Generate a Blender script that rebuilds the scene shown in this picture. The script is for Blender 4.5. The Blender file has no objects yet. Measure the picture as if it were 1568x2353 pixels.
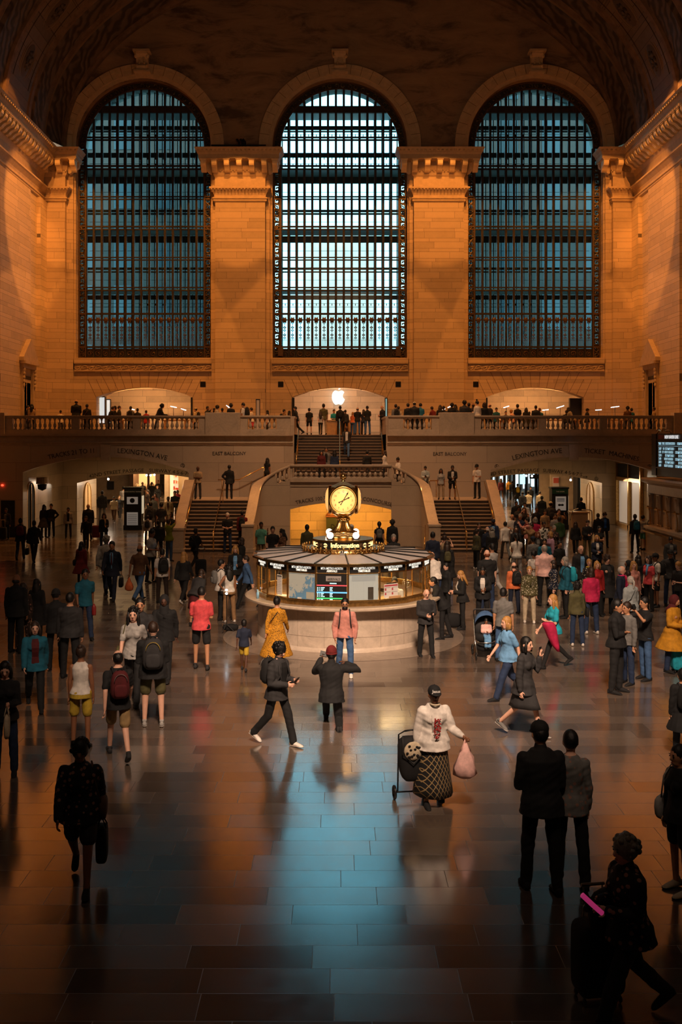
import bpy, bmesh, math, random
from mathutils import Vector, Matrix, Euler
from mathutils.geometry import tessellate_polygon
random.seed(7)
PI = math.pi
SC = bpy.context.scene
COL = SC.collection
# ------------------------------------------------------------------ camera
F, CX, CY, H = 2300.0, 770.0, 1010.0, 5.0          # focal length in pixels, level view axis, eye height
cd = bpy.data.cameras.new('camera'); cam = bpy.data.objects.new('camera', cd); COL.objects.link(cam)
cam.location = (0, 0, H); cam.rotation_euler = (PI/2, 0, 0)
cd.sensor_fit = 'HORIZONTAL'; cd.sensor_width = 36; cd.lens = F/1568*36
cd.shift_x = (784-CX)/1568; cd.shift_y = -(1176.5-CY)/1568
cd.clip_start = .1; cd.clip_end = 600
SC.camera = cam
SC.view_settings.view_transform = 'Standard'; SC.view_settings.look = 'None'
SC.view_settings.exposure = 0.0; SC.view_settings.gamma = 1; SC.view_settings.use_curve_mapping = False
cy = SC.cycles
cy.max_bounces = 7; cy.diffuse_bounces = 3; cy.glossy_bounces = 3; cy.transmission_bounces = 4
cy.transparent_max_bounces = 16; cy.sample_clamp_indirect = 3.0; cy.caustics_reflective = False; cy.caustics_refractive = False
cy.use_denoising = True
try: cy.use_light_tree = True
except Exception: pass
# ------------------------------------------------------------------ world: pale cyan overcast sky
wd = bpy.data.worlds.new('sky'); SC.world = wd; wd.use_nodes = True
bg = wd.node_tree.nodes['Background']; bg.inputs[0].default_value = (.30, .66, .80, 1); bg.inputs[1].default_value = 5.6
# ------------------------------------------------------------------ lamps: hall floodlights, added spots and fills
def lamp(kind, loc, target, power, color, **k):
    l = bpy.data.lights.new(k.pop('name', 'floodlight'), kind); l.energy = power; l.color = color
    for a, b in k.items(): setattr(l, a, b)
    o = bpy.data.objects.new(l.name, l); COL.objects.link(o); o.location = loc
    if target is not None:
        o.rotation_euler = (Vector(target)-Vector(loc)).to_track_quat('-Z', 'Y').to_euler()
    return o
AMB = (1, .34, .06)
def flood(loc, top, half, power, blend=.12, size=.12, col=AMB):
    """floodlight whose cone's upper edge meets the point top; half = half cone angle"""
    d = (Vector(top)-Vector(loc)).normalized()
    side = d.cross(Vector((0, 0, 1))).normalized()
    axis = Matrix.Rotation(-half, 3, side) @ d
    lamp('SPOT', loc, Vector(loc)+axis, power, col, spot_size=2*half, spot_blend=blend, shadow_soft_size=size)
for x in (-5.95, 6.45):
    flood((x, 51.0, 30.8), (x, 61.6, 22.36), math.radians(36), 8000, .05, .05)
for x in (-16.7, 17.4):
    flood((x*.8, 51.0, 30.5), (x, 61.6, 22.36), math.radians(27), 5200, .05, .05)
for s in (-1, 1):
    flood((s*8.0, 57.5, 30.5), (s*16.9+.3, 59.3, 22.36), math.radians(25), 3200, .05, .05)
for x, p in ((-5.95, 6500), (6.45, 6500), (-17.0, 5000), (17.6, 5000)):      # accents on the capitals
    flood((x*.93, 46.0, 27.5), (x, 61.7, 22.40), math.radians(9), p, .25, .04)
for s in (-1, 1):
    flood((s*4.0, 51.0, 28), (s*17.0+.3, 57.8, 22.40), math.radians(12), 9500, .25, .04)
# added soft spots that brighten the floor, booth, crowd and stairs
lamp('SPOT', (1.5, 0, 21), (1.4, 21.0, .8), 52000, (1, .68, .48), spot_size=math.radians(34), spot_blend=1, shadow_soft_size=1.6)
lamp('SPOT', (5.0, 26, 31), (7.0, 35, 0), 17000, (1, .66, .42), spot_size=math.radians(42), spot_blend=1, shadow_soft_size=1.6)
lamp('SPOT', (-3.0, 26, 31), (-4.0, 34, 0), 4200, (1, .60, .34), spot_size=math.radians(38), spot_blend=1, shadow_soft_size=1.6)
lamp('SPOT', (0.3, 30, 30), (0.3, 50, 3.6), 19000, (1, .58, .32), spot_size=math.radians(44), spot_blend=1, shadow_soft_size=1.2)
# added area fills without fixtures, the first for the whole hall
lamp('AREA', (0, 6, 24), (0, 34, 6), 190, (1, .70, .48), shape='DISK', size=9)
lamp('AREA', (.3, 42, 17), (.3, 63, 30), 210, (1, .55, .28), shape='DISK', size=8)  # added fill that lifts the dark lunette
# sun added to brighten the pale tower outside the middle window
sun = lamp('SUN', (0, 90, 60), (4, 130, 20), 2.6, (1, .78, .62), angle=.02, name='sun')
# daylight portals in the three tall windows
for cx in (-12.07, .315, 12.64):
    p = lamp('AREA', (cx, 65.9, 19.0), (cx, 60, 19.0), 1, (1, 1, 1), shape='RECTANGLE', size=8.6, name='window_portal')
    p.data.size_y = 18; p.data.cycles.is_portal = True
# ------------------------------------------------------------------ materials
def S(c):
    """sRGB 0-255 -> linear"""
    r = []
    for v in c:
        v /= 255.0
        r.append(v/12.92 if v <= .04045 else ((v+.055)/1.055)**2.4)
    return tuple(r)+(1,)
MC = {}
class NT:
    def __init__(s, name):
        s.m = bpy.data.materials.new(name); s.m.use_nodes = True; s.t = s.m.node_tree
        s.b = s.t.nodes['Principled BSDF']; s.o = s.t.nodes['Material Output']
    def n(s, typ, **k):
        x = s.t.nodes.new(typ)
        for a, b in k.items(): setattr(x, a, b)
        return x
    def l(s, a, b): s.t.links.new(a, b)
    def math(s, op, a, b=None, c=None):
        x = s.n('ShaderNodeMath', operation=op)
        for i, v in enumerate((a, b, c)):
            if v is None: continue
            if isinstance(v, (int, float)): x.inputs[i].default_value = v
            else: s.l(v, x.inputs[i])
        return x.outputs[0]
    def mix(s, f, a, b):
        x = s.n('ShaderNodeMix', data_type='RGBA')
        for i, v in ((0, f), (6, a), (7, b)):
            if isinstance(v, (int, float)): x.inputs[i].default_value = v
            elif isinstance(v, tuple): x.inputs[i].default_value = v
            else: s.l(v, x.inputs[i])
        return x.outputs[2]
    def bump(s, h, st, dist=.02):
        x = s.n('ShaderNodeBump'); x.inputs['Strength'].default_value = st; x.inputs['Distance'].default_value = dist
        s.l(h, x.inputs['Height']); s.l(x.outputs[0], s.b.inputs['Normal'])
    def pos(s, kind='Object'):
        tc = s.n('ShaderNodeTexCoord'); return tc.outputs[kind]
    def noise(s, vec, sc, det=4, rough=.6, dist=0):
        x = s.n('ShaderNodeTexNoise'); x.inputs['Scale'].default_value = sc; x.inputs['Detail'].default_value = det
        x.inputs['Roughness'].default_value = rough; x.inputs['Distortion'].default_value = dist
        if vec is not None: s.l(vec, x.inputs['Vector'])
        return x.outputs['Fac']
    def ramp(s, f, stops):
        x = s.n('ShaderNodeValToRGB'); e = x.color_ramp.elements
        while len(e) < len(stops): e.new(.5)
        for i, (p, c) in enumerate(stops): e[i].position = p; e[i].color = c
        s.l(f, x.inputs[0]); return x.outputs[0]
def plain(name, c, rough=.6, metal=0, noise=0, nscale=8, bump=0, emit=0, ecol=None, coat=0, aniso=None):
    if name in MC: return MC[name]
    t = NT(name); c = tuple(c[:3])+(1,)
    t.b.inputs['Base Color'].default_value = c; t.b.inputs['Roughness'].default_value = rough; t.b.inputs['Metallic'].default_value = metal
    if coat: t.b.inputs['Coat Weight'].default_value = coat
    f = None
    if noise or bump:
        f = t.noise(t.pos(), nscale)
    if noise:
        d = tuple(max(0, v*(1-noise)) for v in c[:3])+(1,); e = tuple(min(1, v*(1+noise)) for v in c[:3])+(1,)
        t.l(t.ramp(f, [(.3, d), (.7, e)]), t.b.inputs['Base Color'])
    if bump: t.bump(f, bump)
    if emit:
        t.b.inputs['Emission Color'].default_value = tuple((ecol or c)[:3])+(1,); t.b.inputs['Emission Strength'].default_value = emit
    MC[name] = t.m; return t.m
def ashlar(name, c, ax, period=.627, split=.66, length=1.9, joint=.012, rough=.75, var=.16, z0=0., gloss=0, bumps=.35, streak=0):
    """coursed stone; ax = 'X' or 'Y' : horizontal axis of the wall"""
    if name in MC: return MC[name]
    t = NT(name); sp = t.n('ShaderNodeSeparateXYZ'); t.l(t.pos(), sp.inputs[0])
    u = sp.outputs[0 if ax == 'X' else 1]; z = sp.outputs[2]
    zz = t.math('DIVIDE', t.math('SUBTRACT', z, z0), period); row = t.math('FLOOR', zz); fr = t.math('SUBTRACT', zz, row)
    jz = joint/period
    j1 = t.math('LESS_THAN', fr, jz)
    j2 = t.math('COMPARE', fr, split, jz*.5)
    up = t.math('GREATER_THAN', fr, split)
    rid = t.math('ADD', t.math('MULTIPLY', row, 2), up)
    wn = t.n('ShaderNodeTexWhiteNoise', noise_dimensions='1D'); t.l(rid, wn.inputs['W'])
    uu = t.math('ADD', t.math('DIVIDE', u, length), t.math('ADD', wn.outputs['Value'], t.math('MULTIPLY', rid, .5)))
    cell = t.math('FLOOR', uu); fu = t.math('SUBTRACT', uu, cell)
    j3 = t.math('LESS_THAN', fu, joint/length)
    jn = t.math('MAXIMUM', t.math('MAXIMUM', j1, j2), j3)
    cv = t.n('ShaderNodeCombineXYZ'); t.l(cell, cv.inputs[0]); t.l(rid, cv.inputs[1])
    w2 = t.n('ShaderNodeTexWhiteNoise', noise_dimensions='3D'); t.l(cv.outputs[0], w2.inputs['Vector'])
    nz = t.noise(t.pos(), 2.3, 6, .65)
    fine = t.noise(t.pos(), 24, 3, .6)
    v = t.math('ADD', t.math('MULTIPLY', w2.outputs['Value'], .5), t.math('MULTIPLY', nz, .5))
    v = t.math('ADD', t.math('MULTIPLY', v, .8), t.math('MULTIPLY', fine, .2))
    lo = tuple(x*(1-2*var) for x in c[:3])+(1,); hi = tuple(min(1, x*(1+var)) for x in c[:3])+(1,)
    base = t.ramp(v, [(.22, lo), (.5, tuple(c[:3])+(1,)), (.78, hi)])
    t.l(t.mix(jn, base, tuple(x*.22 for x in c[:3])+(1,)), t.b.inputs['Base Color'])
    t.b.inputs['Roughness'].default_value = rough
    if gloss: t.b.inputs['Coat Weight'].default_value = gloss; t.b.inputs['Coat Roughness'].default_value = .1
    hgt = t.math('SUBTRACT', t.math('MULTIPLY', fine, .25), jn)
    t.bump(hgt, bumps, .01)
    MC[name] = t.m; return t.m
STONE = (.66, .50, .32); MARB = (.50, .40, .30)
m_rear = ashlar('limestone_rear', STONE, 'X', var=.11)
m_side = ashlar('limestone_side', STONE, 'Y', length=2.1, var=.11)
m_marbX = ashlar('marble_wall', MARB, 'X', period=1.9, split=.5, length=2.6, joint=.010, rough=.42, var=.10, gloss=.35, bumps=.12)
m_marbY = ashlar('marble_wall_side', MARB, 'Y', period=1.9, split=.5, length=2.2, joint=.010, rough=.42, var=.10, gloss=.35, bumps=.12)
def marble(name, c, rough=.35, coat=.3):
    if name in MC: return MC[name]
    t = NT(name); p = t.pos(); a = t.noise(p, 1.4, 7, .65, 1.2); b = t.noise(p, 11, 5, .7)
    v = t.math('ADD', t.math('MULTIPLY', a, .65), t.math('MULTIPLY', b, .35))
    t.l(t.ramp(v, [(.3, tuple(x*.72 for x in c)+(1,)), (.52, tuple(c)+(1,)), (.7, tuple(min(1, x*1.18) for x in c)+(1,))]), t.b.inputs['Base Color'])
    t.b.inputs['Roughness'].default_value = rough; t.b.inputs['Coat Weight'].default_value = coat; t.b.inputs['Coat Roughness'].default_value = .08
    MC[name] = t.m; return t.m
m_marble = marble('marble_plain', MARB)
m_booth = marble('booth_marble', (.66, .55, .44), .3, .3)
def carved(name, c, scale=6, depth=.8, z=1.0):
    """low relief ornament in stone or bronze"""
    if name in MC: return MC[name]
    t = NT(name); p = t.pos()
    vo = t.n('ShaderNodeTexVoronoi', feature='SMOOTH_F1'); vo.inputs['Scale'].default_value = scale; t.l(p, vo.inputs['Vector'])
    wv = t.n('ShaderNodeTexWave', wave_type='RINGS'); wv.inputs['Scale'].default_value = scale*.35; wv.inputs['Distortion'].default_value = 9; wv.inputs['Detail'].default_value = 2; t.l(p, wv.inputs['Vector'])
    h = t.math('MULTIPLY', vo.outputs['Distance'], wv.outputs['Fac'])
    t.l(t.ramp(h, [(.05, tuple(x*.35 for x in c)+(1,)), (.35, tuple(c)+(1,))]), t.b.inputs['Base Color'])
    t.b.inputs['Roughness'].default_value = .7; t.bump(h, depth, .06)
    MC[name] = t.m; return t.m
m_carved = carved('carved_stone', STONE[:3], 5)
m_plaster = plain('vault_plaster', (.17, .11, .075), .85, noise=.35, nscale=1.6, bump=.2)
m_lunette = None
def _lun():
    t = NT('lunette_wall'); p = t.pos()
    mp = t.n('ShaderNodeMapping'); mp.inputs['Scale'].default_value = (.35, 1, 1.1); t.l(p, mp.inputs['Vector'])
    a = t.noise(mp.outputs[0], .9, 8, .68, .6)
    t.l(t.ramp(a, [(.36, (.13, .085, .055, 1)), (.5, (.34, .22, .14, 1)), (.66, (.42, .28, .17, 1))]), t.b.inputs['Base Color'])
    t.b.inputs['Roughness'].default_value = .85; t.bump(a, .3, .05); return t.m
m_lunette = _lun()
m_vcarve = carved('vault_ornament', (.13, .09, .065), 2.2, 1.0)
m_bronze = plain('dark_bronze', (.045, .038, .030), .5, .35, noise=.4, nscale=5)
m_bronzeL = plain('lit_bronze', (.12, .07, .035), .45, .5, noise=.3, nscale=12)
m_brass = plain('polished_brass', (.80, .50, .18), .22, 1, noise=.12, nscale=9)
m_brassD = plain('aged_brass', (.58, .36, .13), .3, 1, noise=.3, nscale=14)
m_black = plain('black_paint', (.012, .013, .014), .4)
m_dark = plain('shadow_black', (.01, .01, .01), .8)
m_ink = plain('inscription_ink', (.035, .028, .02), .7)
m_iron = plain('dark_iron', (.03, .03, .03), .5, .6)
m_chrome = plain('brushed_steel', (.6, .6, .58), .25, 1)
m_white = plain('white_paint', (.75, .73, .70), .5)
m_wood = plain('maple_wood', (.55, .33, .16), .45, noise=.15, nscale=4)
m_tan = plain('tan_wall', (.46, .33, .20), .6, noise=.12, nscale=3)
def glow(name, c, e, rough=.4): return plain(name, c, rough, emit=e, ecol=c)
m_glass = None
def _glass(name, tint, refl=.08, rough=.03):
    t = NT(name); tr = t.n('ShaderNodeBsdfTransparent'); tr.inputs[0].default_value = tuple(tint)+(1,)
    gl = t.n('ShaderNodeBsdfGlossy'); gl.inputs['Roughness'].default_value = rough
    mx = t.n('ShaderNodeMixShader'); mx.inputs[0].default_value = refl
    t.l(tr.outputs[0], mx.inputs[1]); t.l(gl.outputs[0], mx.inputs[2]); t.l(mx.outputs[0], t.o.inputs['Surface']); return t.m
m_glass = _glass('window_glass', (.80, .93, .95), .03, .15)
m_vglass = _glass('booth_glass', (.93, .95, .93), .06)
def floor_mat():
    t = NT('floor_marble_tiles'); sp = t.n('ShaderNodeSeparateXYZ'); t.l(t.pos(), sp.inputs[0])
    x, y = sp.outputs[0], sp.outputs[1]
    yy = t.math('DIVIDE', y, .43); row = t.math('FLOOR', yy); fy = t.math('SUBTRACT', yy, row)
    wn = t.n('ShaderNodeTexWhiteNoise', noise_dimensions='1D'); t.l(row, wn.inputs['W'])
    xx = t.math('ADD', t.math('DIVIDE', x, 1.2), t.math('MULTIPLY', wn.outputs['Value'], 3.3)); cell = t.math('FLOOR', xx); fx = t.math('SUBTRACT', xx, cell)
    jn = t.math('MAXIMUM', t.math('LESS_THAN', fy, .014), t.math('LESS_THAN', fx, .006))
    cv = t.n('ShaderNodeCombineXYZ'); t.l(cell, cv.inputs[0]); t.l(row, cv.inputs[1])
    w2 = t.n('ShaderNodeTexWhiteNoise', noise_dimensions='3D'); t.l(cv.outputs[0], w2.inputs['Vector'])
    p = t.pos(); a = t.noise(p, 1.1, 7, .62, 1.5); b = t.noise(p, 6, 6, .7, .4)
    v = t.math('ADD', t.math('MULTIPLY', w2.outputs['Value'], .55), t.math('ADD', t.math('MULTIPLY', a, .3), t.math('MULTIPLY', b, .15)))
    base = t.ramp(v, [(.12, (.085, .062, .048, 1)), (.42, (.125, .094, .074, 1)), (.60, (.155, .118, .092, 1)), (.88, (.21, .165, .13, 1))])
    t.l(t.mix(t.math('MULTIPLY', jn, .65), base, (.06, .05, .04, 1)), t.b.inputs['Base Color'])
    rg = t.math('ADD', t.math('MULTIPLY', b, .12), t.math('ADD', t.math('MULTIPLY', w2.outputs['Value'], .07), t.math('ADD', t.math('MULTIPLY', jn, .3), .075)))
    t.l(rg, t.b.inputs['Roughness']); t.b.inputs['IOR'].default_value = 3.4
    t.b.inputs['Coat Weight'].default_value = .0
    t.bump(t.math('SUBTRACT', t.math('MULTIPLY', a, .35), jn), .12, .01)
    t.l(t.math('ADD', 3.3, t.math('MULTIPLY', w2.outputs['Value'], .9)), t.b.inputs['IOR'])
    return t.m
m_floor = floor_mat()
# ------------------------------------------------------------------ mesh builder
class MB:
    def __init__(s): s.v = []; s.f = []; s.mi = []
    def add(s, vs, fs, mi=0):
        b = len(s.v); s.v += [tuple(p) for p in vs]; s.f += [tuple(i+b for i in f) for f in fs]; s.mi += [mi]*len(fs)
        return s
    def box(s, x0, x1, y0, y1, z0, z1, mi=0):
        if x0 > x1: x0, x1 = x1, x0
        if y0 > y1: y0, y1 = y1, y0
        if z0 > z1: z0, z1 = z1, z0
        v = [(x0,y0,z0),(x1,y0,z0),(x1,y1,z0),(x0,y1,z0),(x0,y0,z1),(x1,y0,z1),(x1,y1,z1),(x0,y1,z1)]
        return s.add(v, [(0,3,2,1),(4,5,6,7),(0,1,5,4),(1,2,6,5),(2,3,7,6),(3,0,4,7)], mi)
    def obox(s, c, sx, sy, sz, rot, mi=0):
        b = MB().box(-sx/2, sx/2, -sy/2, sy/2, -sz/2, sz/2); R = Euler(rot).to_matrix(); c = Vector(c)
        return s.add([R @ Vector(p)+c for p in b.v], b.f, mi)
    def prism(s, poly, y0, y1, mi=0, holes=(), fn=None, back=True, side_mi=None):
        """poly in (u, w), swept from depth y0 to y1; fn maps (u, depth, w) to a point"""
        fn = fn or (lambda u, d, w: (u, d, w))
        loops = [list(poly)]+[list(h) for h in holes]
        tess = tessellate_polygon([[Vector((a, b, 0)) for a, b in lp] for lp in loops])
        flat = [p for lp in loops for p in lp]; n = len(flat)
        vs = [fn(a, y0, b) for a, b in flat]+[fn(a, y1, b) for a, b in flat]
        s.add(vs, [tuple(t) for t in tess]+([tuple(n+i for i in reversed(t)) for t in tess] if back else []), mi)
        b0 = len(s.v)-2*n; k = 0; fs = []
        for lp in loops:
            m = len(lp)
            for i in range(m):
                a, b = k+i, k+(i+1) % m; fs.append((b0+a, b0+b, b0+n+b, b0+n+a))
            k += m
        s.f += fs; s.mi += [mi if side_mi is None else side_mi]*len(fs)
        return s
    def lathe(s, prof, c=(0,0,0), n=16, a0=0, a1=2*PI, mi=0, flute=0):
        full = abs(a1-a0-2*PI) < 1e-6; m = n if full else n+1; vs = []; fs = []
        for r, z in prof:
            for i in range(m):
                a = a0+(a1-a0)*i/n; rr = r*(1-flute*(i % 2)) if flute else r
                vs.append((c[0]+rr*math.cos(a), c[1]+rr*math.sin(a), c[2]+z))
        for j in range(len(prof)-1):
            for i in range(n):
                i2 = (i+1) % m if full else i+1
                fs.append((j*m+i, j*m+i2, (j+1)*m+i2, (j+1)*m+i))
        return s.add(vs, fs, mi)
    def tube(s, pts, r, n=6, mi=0, closed=False):
        pts = [Vector(p) for p in pts]; m = len(pts); vs = []; fs = []
        rr = r if isinstance(r, (list, tuple)) else [r]*m; up = None
        for i, p in enumerate(pts):
            a = pts[i-1] if (i > 0 or closed) else p; b = pts[(i+1) % m] if (i < m-1 or closed) else p
            d = (b-a).normalized() if (b-a).length > 1e-9 else Vector((0,0,1))
            if up is None: up = d.orthogonal().normalized()
            up = (up-d*up.dot(d)); up = up.normalized() if up.length > 1e-6 else d.orthogonal().normalized()
            sd = d.cross(up)
            for k in range(n):
                t = 2*PI*k/n; vs.append(p+(up*math.cos(t)+sd*math.sin(t))*rr[i])
        for i in range(m if closed else m-1):
            j = (i+1) % m
            for k in range(n):
                k2 = (k+1) % n; fs.append((i*n+k, i*n+k2, j*n+k2, j*n+k))
        if not closed: fs += [tuple(reversed(range(n))), tuple(range((m-1)*n, m*n))]
        return s.add(vs, fs, mi)
    def ball(s, c, r, n=12, m=8, mi=0, rot=None):
        if not isinstance(r, (list, tuple)): r = (r, r, r)
        vs = [(0,0,1)]; fs = []
        for j in range(1, m):
            t = PI*j/m
            for i in range(n): a = 2*PI*i/n; vs.append((math.sin(t)*math.cos(a), math.sin(t)*math.sin(a), math.cos(t)))
        vs.append((0,0,-1))
        for i in range(n): fs.append((0, 1+i, 1+(i+1) % n)); fs.append((len(vs)-1, 1+(m-2)*n+(i+1) % n, 1+(m-2)*n+i))
        for j in range(m-2):
            for i in range(n): a = 1+j*n; fs.append((a+i, a+n+i, a+n+(i+1) % n, a+(i+1) % n))
        R = rot or Matrix.Identity(3); c = Vector(c)
        return s.add([R @ Vector((p[0]*r[0], p[1]*r[1], p[2]*r[2]))+c for p in vs], fs, mi)
    def loft(s, rings, mi=0, cap=True):
        n = len(rings[0]); vs = [p for r in rings for p in r]; fs = []
        for j in range(len(rings)-1):
            for k in range(n): k2 = (k+1) % n; fs.append((j*n+k, j*n+k2, (j+1)*n+k2, (j+1)*n+k))
        if cap: fs += [tuple(reversed(range(n))), tuple(range((len(rings)-1)*n, len(rings)*n))]
        return s.add(vs, fs, mi)
    def mesh(s, name, mats, smooth=False):
        me = bpy.data.meshes.new(name); me.from_pydata(s.v, [], s.f)
        for m in (mats if isinstance(mats, (list, tuple)) else [mats]): me.materials.append(m)
        if any(s.mi): me.polygons.foreach_set('material_index', s.mi)
        if smooth: me.polygons.foreach_set('use_smooth', [True]*len(s.f))
        me.validate(); me.update(); return me
    def build(s, name, mats, parent=None, smooth=False, bevel=0, kind=None, fix=True):
        me = s.mesh(name, mats, smooth)
        if fix:
            b = bmesh.new(); b.from_mesh(me); bmesh.ops.recalc_face_normals(b, faces=b.faces); b.to_mesh(me); b.free()
        o = bpy.data.objects.new(name, me); COL.objects.link(o)
        if parent is not None: o.parent = parent; o.matrix_parent_inverse = parent.matrix_basis.inverted()
        if bevel:
            md = o.modifiers.new('bevel', 'BEVEL'); md.width = bevel; md.segments = 2; md.limit_method = 'ANGLE'
        if kind: o['kind'] = kind
        return o
def tag(o, label, cat, group=None, kind=None):
    if label: o['label'] = label
    if cat: o['category'] = cat
    if group: o['group'] = group
    if kind: o['kind'] = kind
    return o
def empty(name, loc, label=None, cat=None, group=None, kind=None, rz=0):
    o = bpy.data.objects.new(name, None); COL.objects.link(o); o.location = loc; o.rotation_euler = (0, 0, rz); o.empty_display_size = .2
    return tag(o, label, cat, group, kind)
def put(name, me, parent, loc=(0,0,0), rot=(0,0,0), scale=None):
    """an object sharing mesh data, placed in the parent's space"""
    o = bpy.data.objects.new(name, me); COL.objects.link(o); o.parent = parent; o.location = loc; o.rotation_euler = rot
    if scale: o.scale = scale
    return o
def arc(cx, cz, r, a0, a1, n, rz=None):
    return [(cx+r*math.cos(a0+(a1-a0)*i/n), cz+(rz or r)*math.sin(a0+(a1-a0)*i/n)) for i in range(n+1)]
def seg_arch(x0, x1, zs, zc, n=24):
    """low arch from springing zs to crown zc, left to right"""
    c = (x0+x1)/2; h = (x1-x0)/2; k = zc-zs; R = (h*h+k*k)/(2*k); t = math.asin(h/R)
    return [(c+R*math.sin(-t+2*t*i/n), zc-R+R*math.cos(-t+2*t*i/n)) for i in range(n+1)]
def P(px, py, Y): return ((px-CX)*Y/F, H-(py-CY)*Y/F)
def PX(px, Y): return (px-CX)*Y/F
def PZ(py, Y): return H-(py-CY)*Y/F
def text_mb(txt, size, depth=.01, bold=0):
    """lettering as mesh: verts in (x, z), centred in x, baseline z = 0, extruded to -y"""
    cu = bpy.data.curves.new('t', 'FONT'); cu.body = txt; cu.size = size; cu.align_x = 'CENTER'; cu.extrude = depth/2; cu.offset = bold; cu.resolution_u = 2
    o = bpy.data.objects.new('t', cu); COL.objects.link(o)
    me = bpy.data.meshes.new_from_object(o.evaluated_get(bpy.context.evaluated_depsgraph_get()))
    vs = [(v.co.x, -v.co.z, v.co.y) for v in me.vertices]; fs = [tuple(p.vertices) for p in me.polygons]
    bpy.data.objects.remove(o); bpy.data.curves.remove(cu); bpy.data.meshes.remove(me)
    m = MB(); m.add(vs, fs); return m
def inscription(txt, size, loc, parent, mat, rot=0, arcR=None, depth=.012, name='inscription', stretch=1, width=None):
    m = text_mb(txt, size, depth)
    w = max(v[0] for v in m.v)-min(v[0] for v in m.v)
    if width: stretch = width/w
    out = []
    for x, y, z in m.v:
        x *= stretch
        if arcR: t = x/arcR; x, z = (abs(arcR)+z)*math.sin(t)*(1 if arcR > 0 else 1), (abs(arcR)+z)*math.cos(t)-abs(arcR)
        c, s_ = math.cos(rot), math.sin(rot)
        out.append((loc[0]+x*c-z*s_, loc[1]+y, loc[2]+x*s_+z*c))
    m.v = out
    return m.build(name, mat, parent, fix=False)
# ================================================================== STRUCTURE
YW, YB = 63.0, 51.3
XL, XR = -18.2, 18.74
MBX = .27                                               # middle of the hall
fl = MB().box(-26, 26, -14, 112, -.3, 0).build('floor', m_floor, kind='structure')
# --- rear wall with three tall windows and three low niches
WIN = [(PX(329.5, YW), 1), (PX(781.5, YW), 2), (PX(1231.5, YW), 3)]
zB, zS, RW = PZ(822, YW), PZ(335, YW), 155/36.5
def arch_hole(cx, r, z0, zs, n=40): return [(cx-r, z0)]+arc(cx, zs, r, PI, 0, n)+[(cx+r, z0)]
wins = [arch_hole(c, RW, zB, zS) for c, _ in WIN]
NI = [(221, 443), (671, 890), (1118, 1342)]
def niche(a, b):
    x0, x1 = PX(a, YW), PX(b, YW)
    return [(x0, 5.27)]+seg_arch(x0, x1, PZ(913, YW), PZ(890, YW))+[(x1, 5.27)]
niches = [niche(a, b) for a, b in NI]
Zc = PZ(352, YW)                                        # top of the cornice
low = [(XL-.6, 5.0), (XR+.6, 5.0), (XR+.6, Zc), (XL-.6, Zc)]
mb = MB()
# lower ashlar part up to the cornice; windows cut at cornice height
def cut(c): return [(c-RW, zB), (c-RW, Zc), (c+RW, Zc), (c+RW, zB)]
poly = [(XL-.6, 5.0), (XR+.6, 5.0), (XR+.6, Zc)]
for c, _ in reversed(WIN): poly += [(c+RW, Zc), (c+RW, zB), (c-RW, zB), (c-RW, Zc)]
poly += [(XL-.6, Zc)]
# niches are notches in the lower edge
low_poly = [(XL-.6, 5.0)]
for nn in niches: low_poly += [(nn[0][0], 5.0)]+nn[1:-1]+[(nn[-1][0], 5.0)]
low_poly += poly[1:]
mb.prism(low_poly, YW, YW+1.1, 0)
wall = mb.build('wall_rear', [m_rear], kind='structure')
# lunette above the cornice
up = [(-19.5, Zc)]
for c, _ in WIN: up += [(c-RW, Zc)]+arc(c, zS, RW, PI, 0, 40)+[(c+RW, Zc)]
up += [(20.0, Zc), (20.0, 36.5), (-19.5, 36.5)]
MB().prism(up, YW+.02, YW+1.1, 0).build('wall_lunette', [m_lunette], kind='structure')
# voussoirs of the niches and sill bands
m_vous = plain('voussoir_stone', (.60, .45, .285), .75, noise=.12, nscale=3)
m_joint = plain('stone_joint', (.13, .09, .055), .9)
for i, (a, b) in enumerate(NI):
    x0, x1 = PX(a, YW), PX(b, YW); top = PZ(855, YW); pts = seg_arch(x0, x1, PZ(913, YW), PZ(890, YW), 13); c = (x0+x1)/2
    js = MB()
    for k, (x, z) in enumerate(pts):
        xt = c+(x-c)*(1.3 if 1 < k < 12 else 1.17)
        zt = top if 1 < k < 12 else PZ(872, YW)
        d = Vector((xt-x, 0, zt-z)); n = Vector((-d.z, 0, d.x)).normalized()*.011
        js.add([(x-n.x, YW-.004, z-n.z), (x+n.x, YW-.004, z+n.z), (xt+n.x, YW-.004, zt+n.z), (xt-n.x, YW-.004, zt-n.z)], [(0,1,2,3)])
    js.build('voussoir_joint', m_joint, wall, fix=False)
    # niche interior
    nb = MB(); y0, y1 = YW+1.1, YW+4.2; xa, xb = x0-.05, x1+.05; zt = PZ(905, YW)+.9
    nb.box(xa-2, xb+2, y1, y1+.3, 5.0, 9.0); nb.box(xa-.3, xa, y0, y1, 5.0, 9.0); nb.box(xb, xb+.3, y0, y1, 5.0, 9.0)
    nb.box(xa, xb, y0, y1, PZ(884, YW), PZ(884, YW)+.3)
    nb.build('wall_niche', [ashlar('niche_stone', (.74, .60, .44), 'X', period=.8, split=.5, length=1.6, z0=5.1)], kind='structure')
    x = (x0+x1)/2
    lamp('AREA', (x, YW+.8, PZ(893, YW)), (x, YW+4.0, 6.2), 230 if i != 1 else 230, (1, .50, .20) if i != 1 else (1, .58, .34), shape='RECTANGLE', size=4.4, name='niche_light').data.size_y = .5
tr = 0
def trim(mbx, mats, sm=False, **k):
    global tr; tr += 1
    return mbx.build('trim_%d' % tr, mats, kind='structure', smooth=sm, **k)
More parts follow.
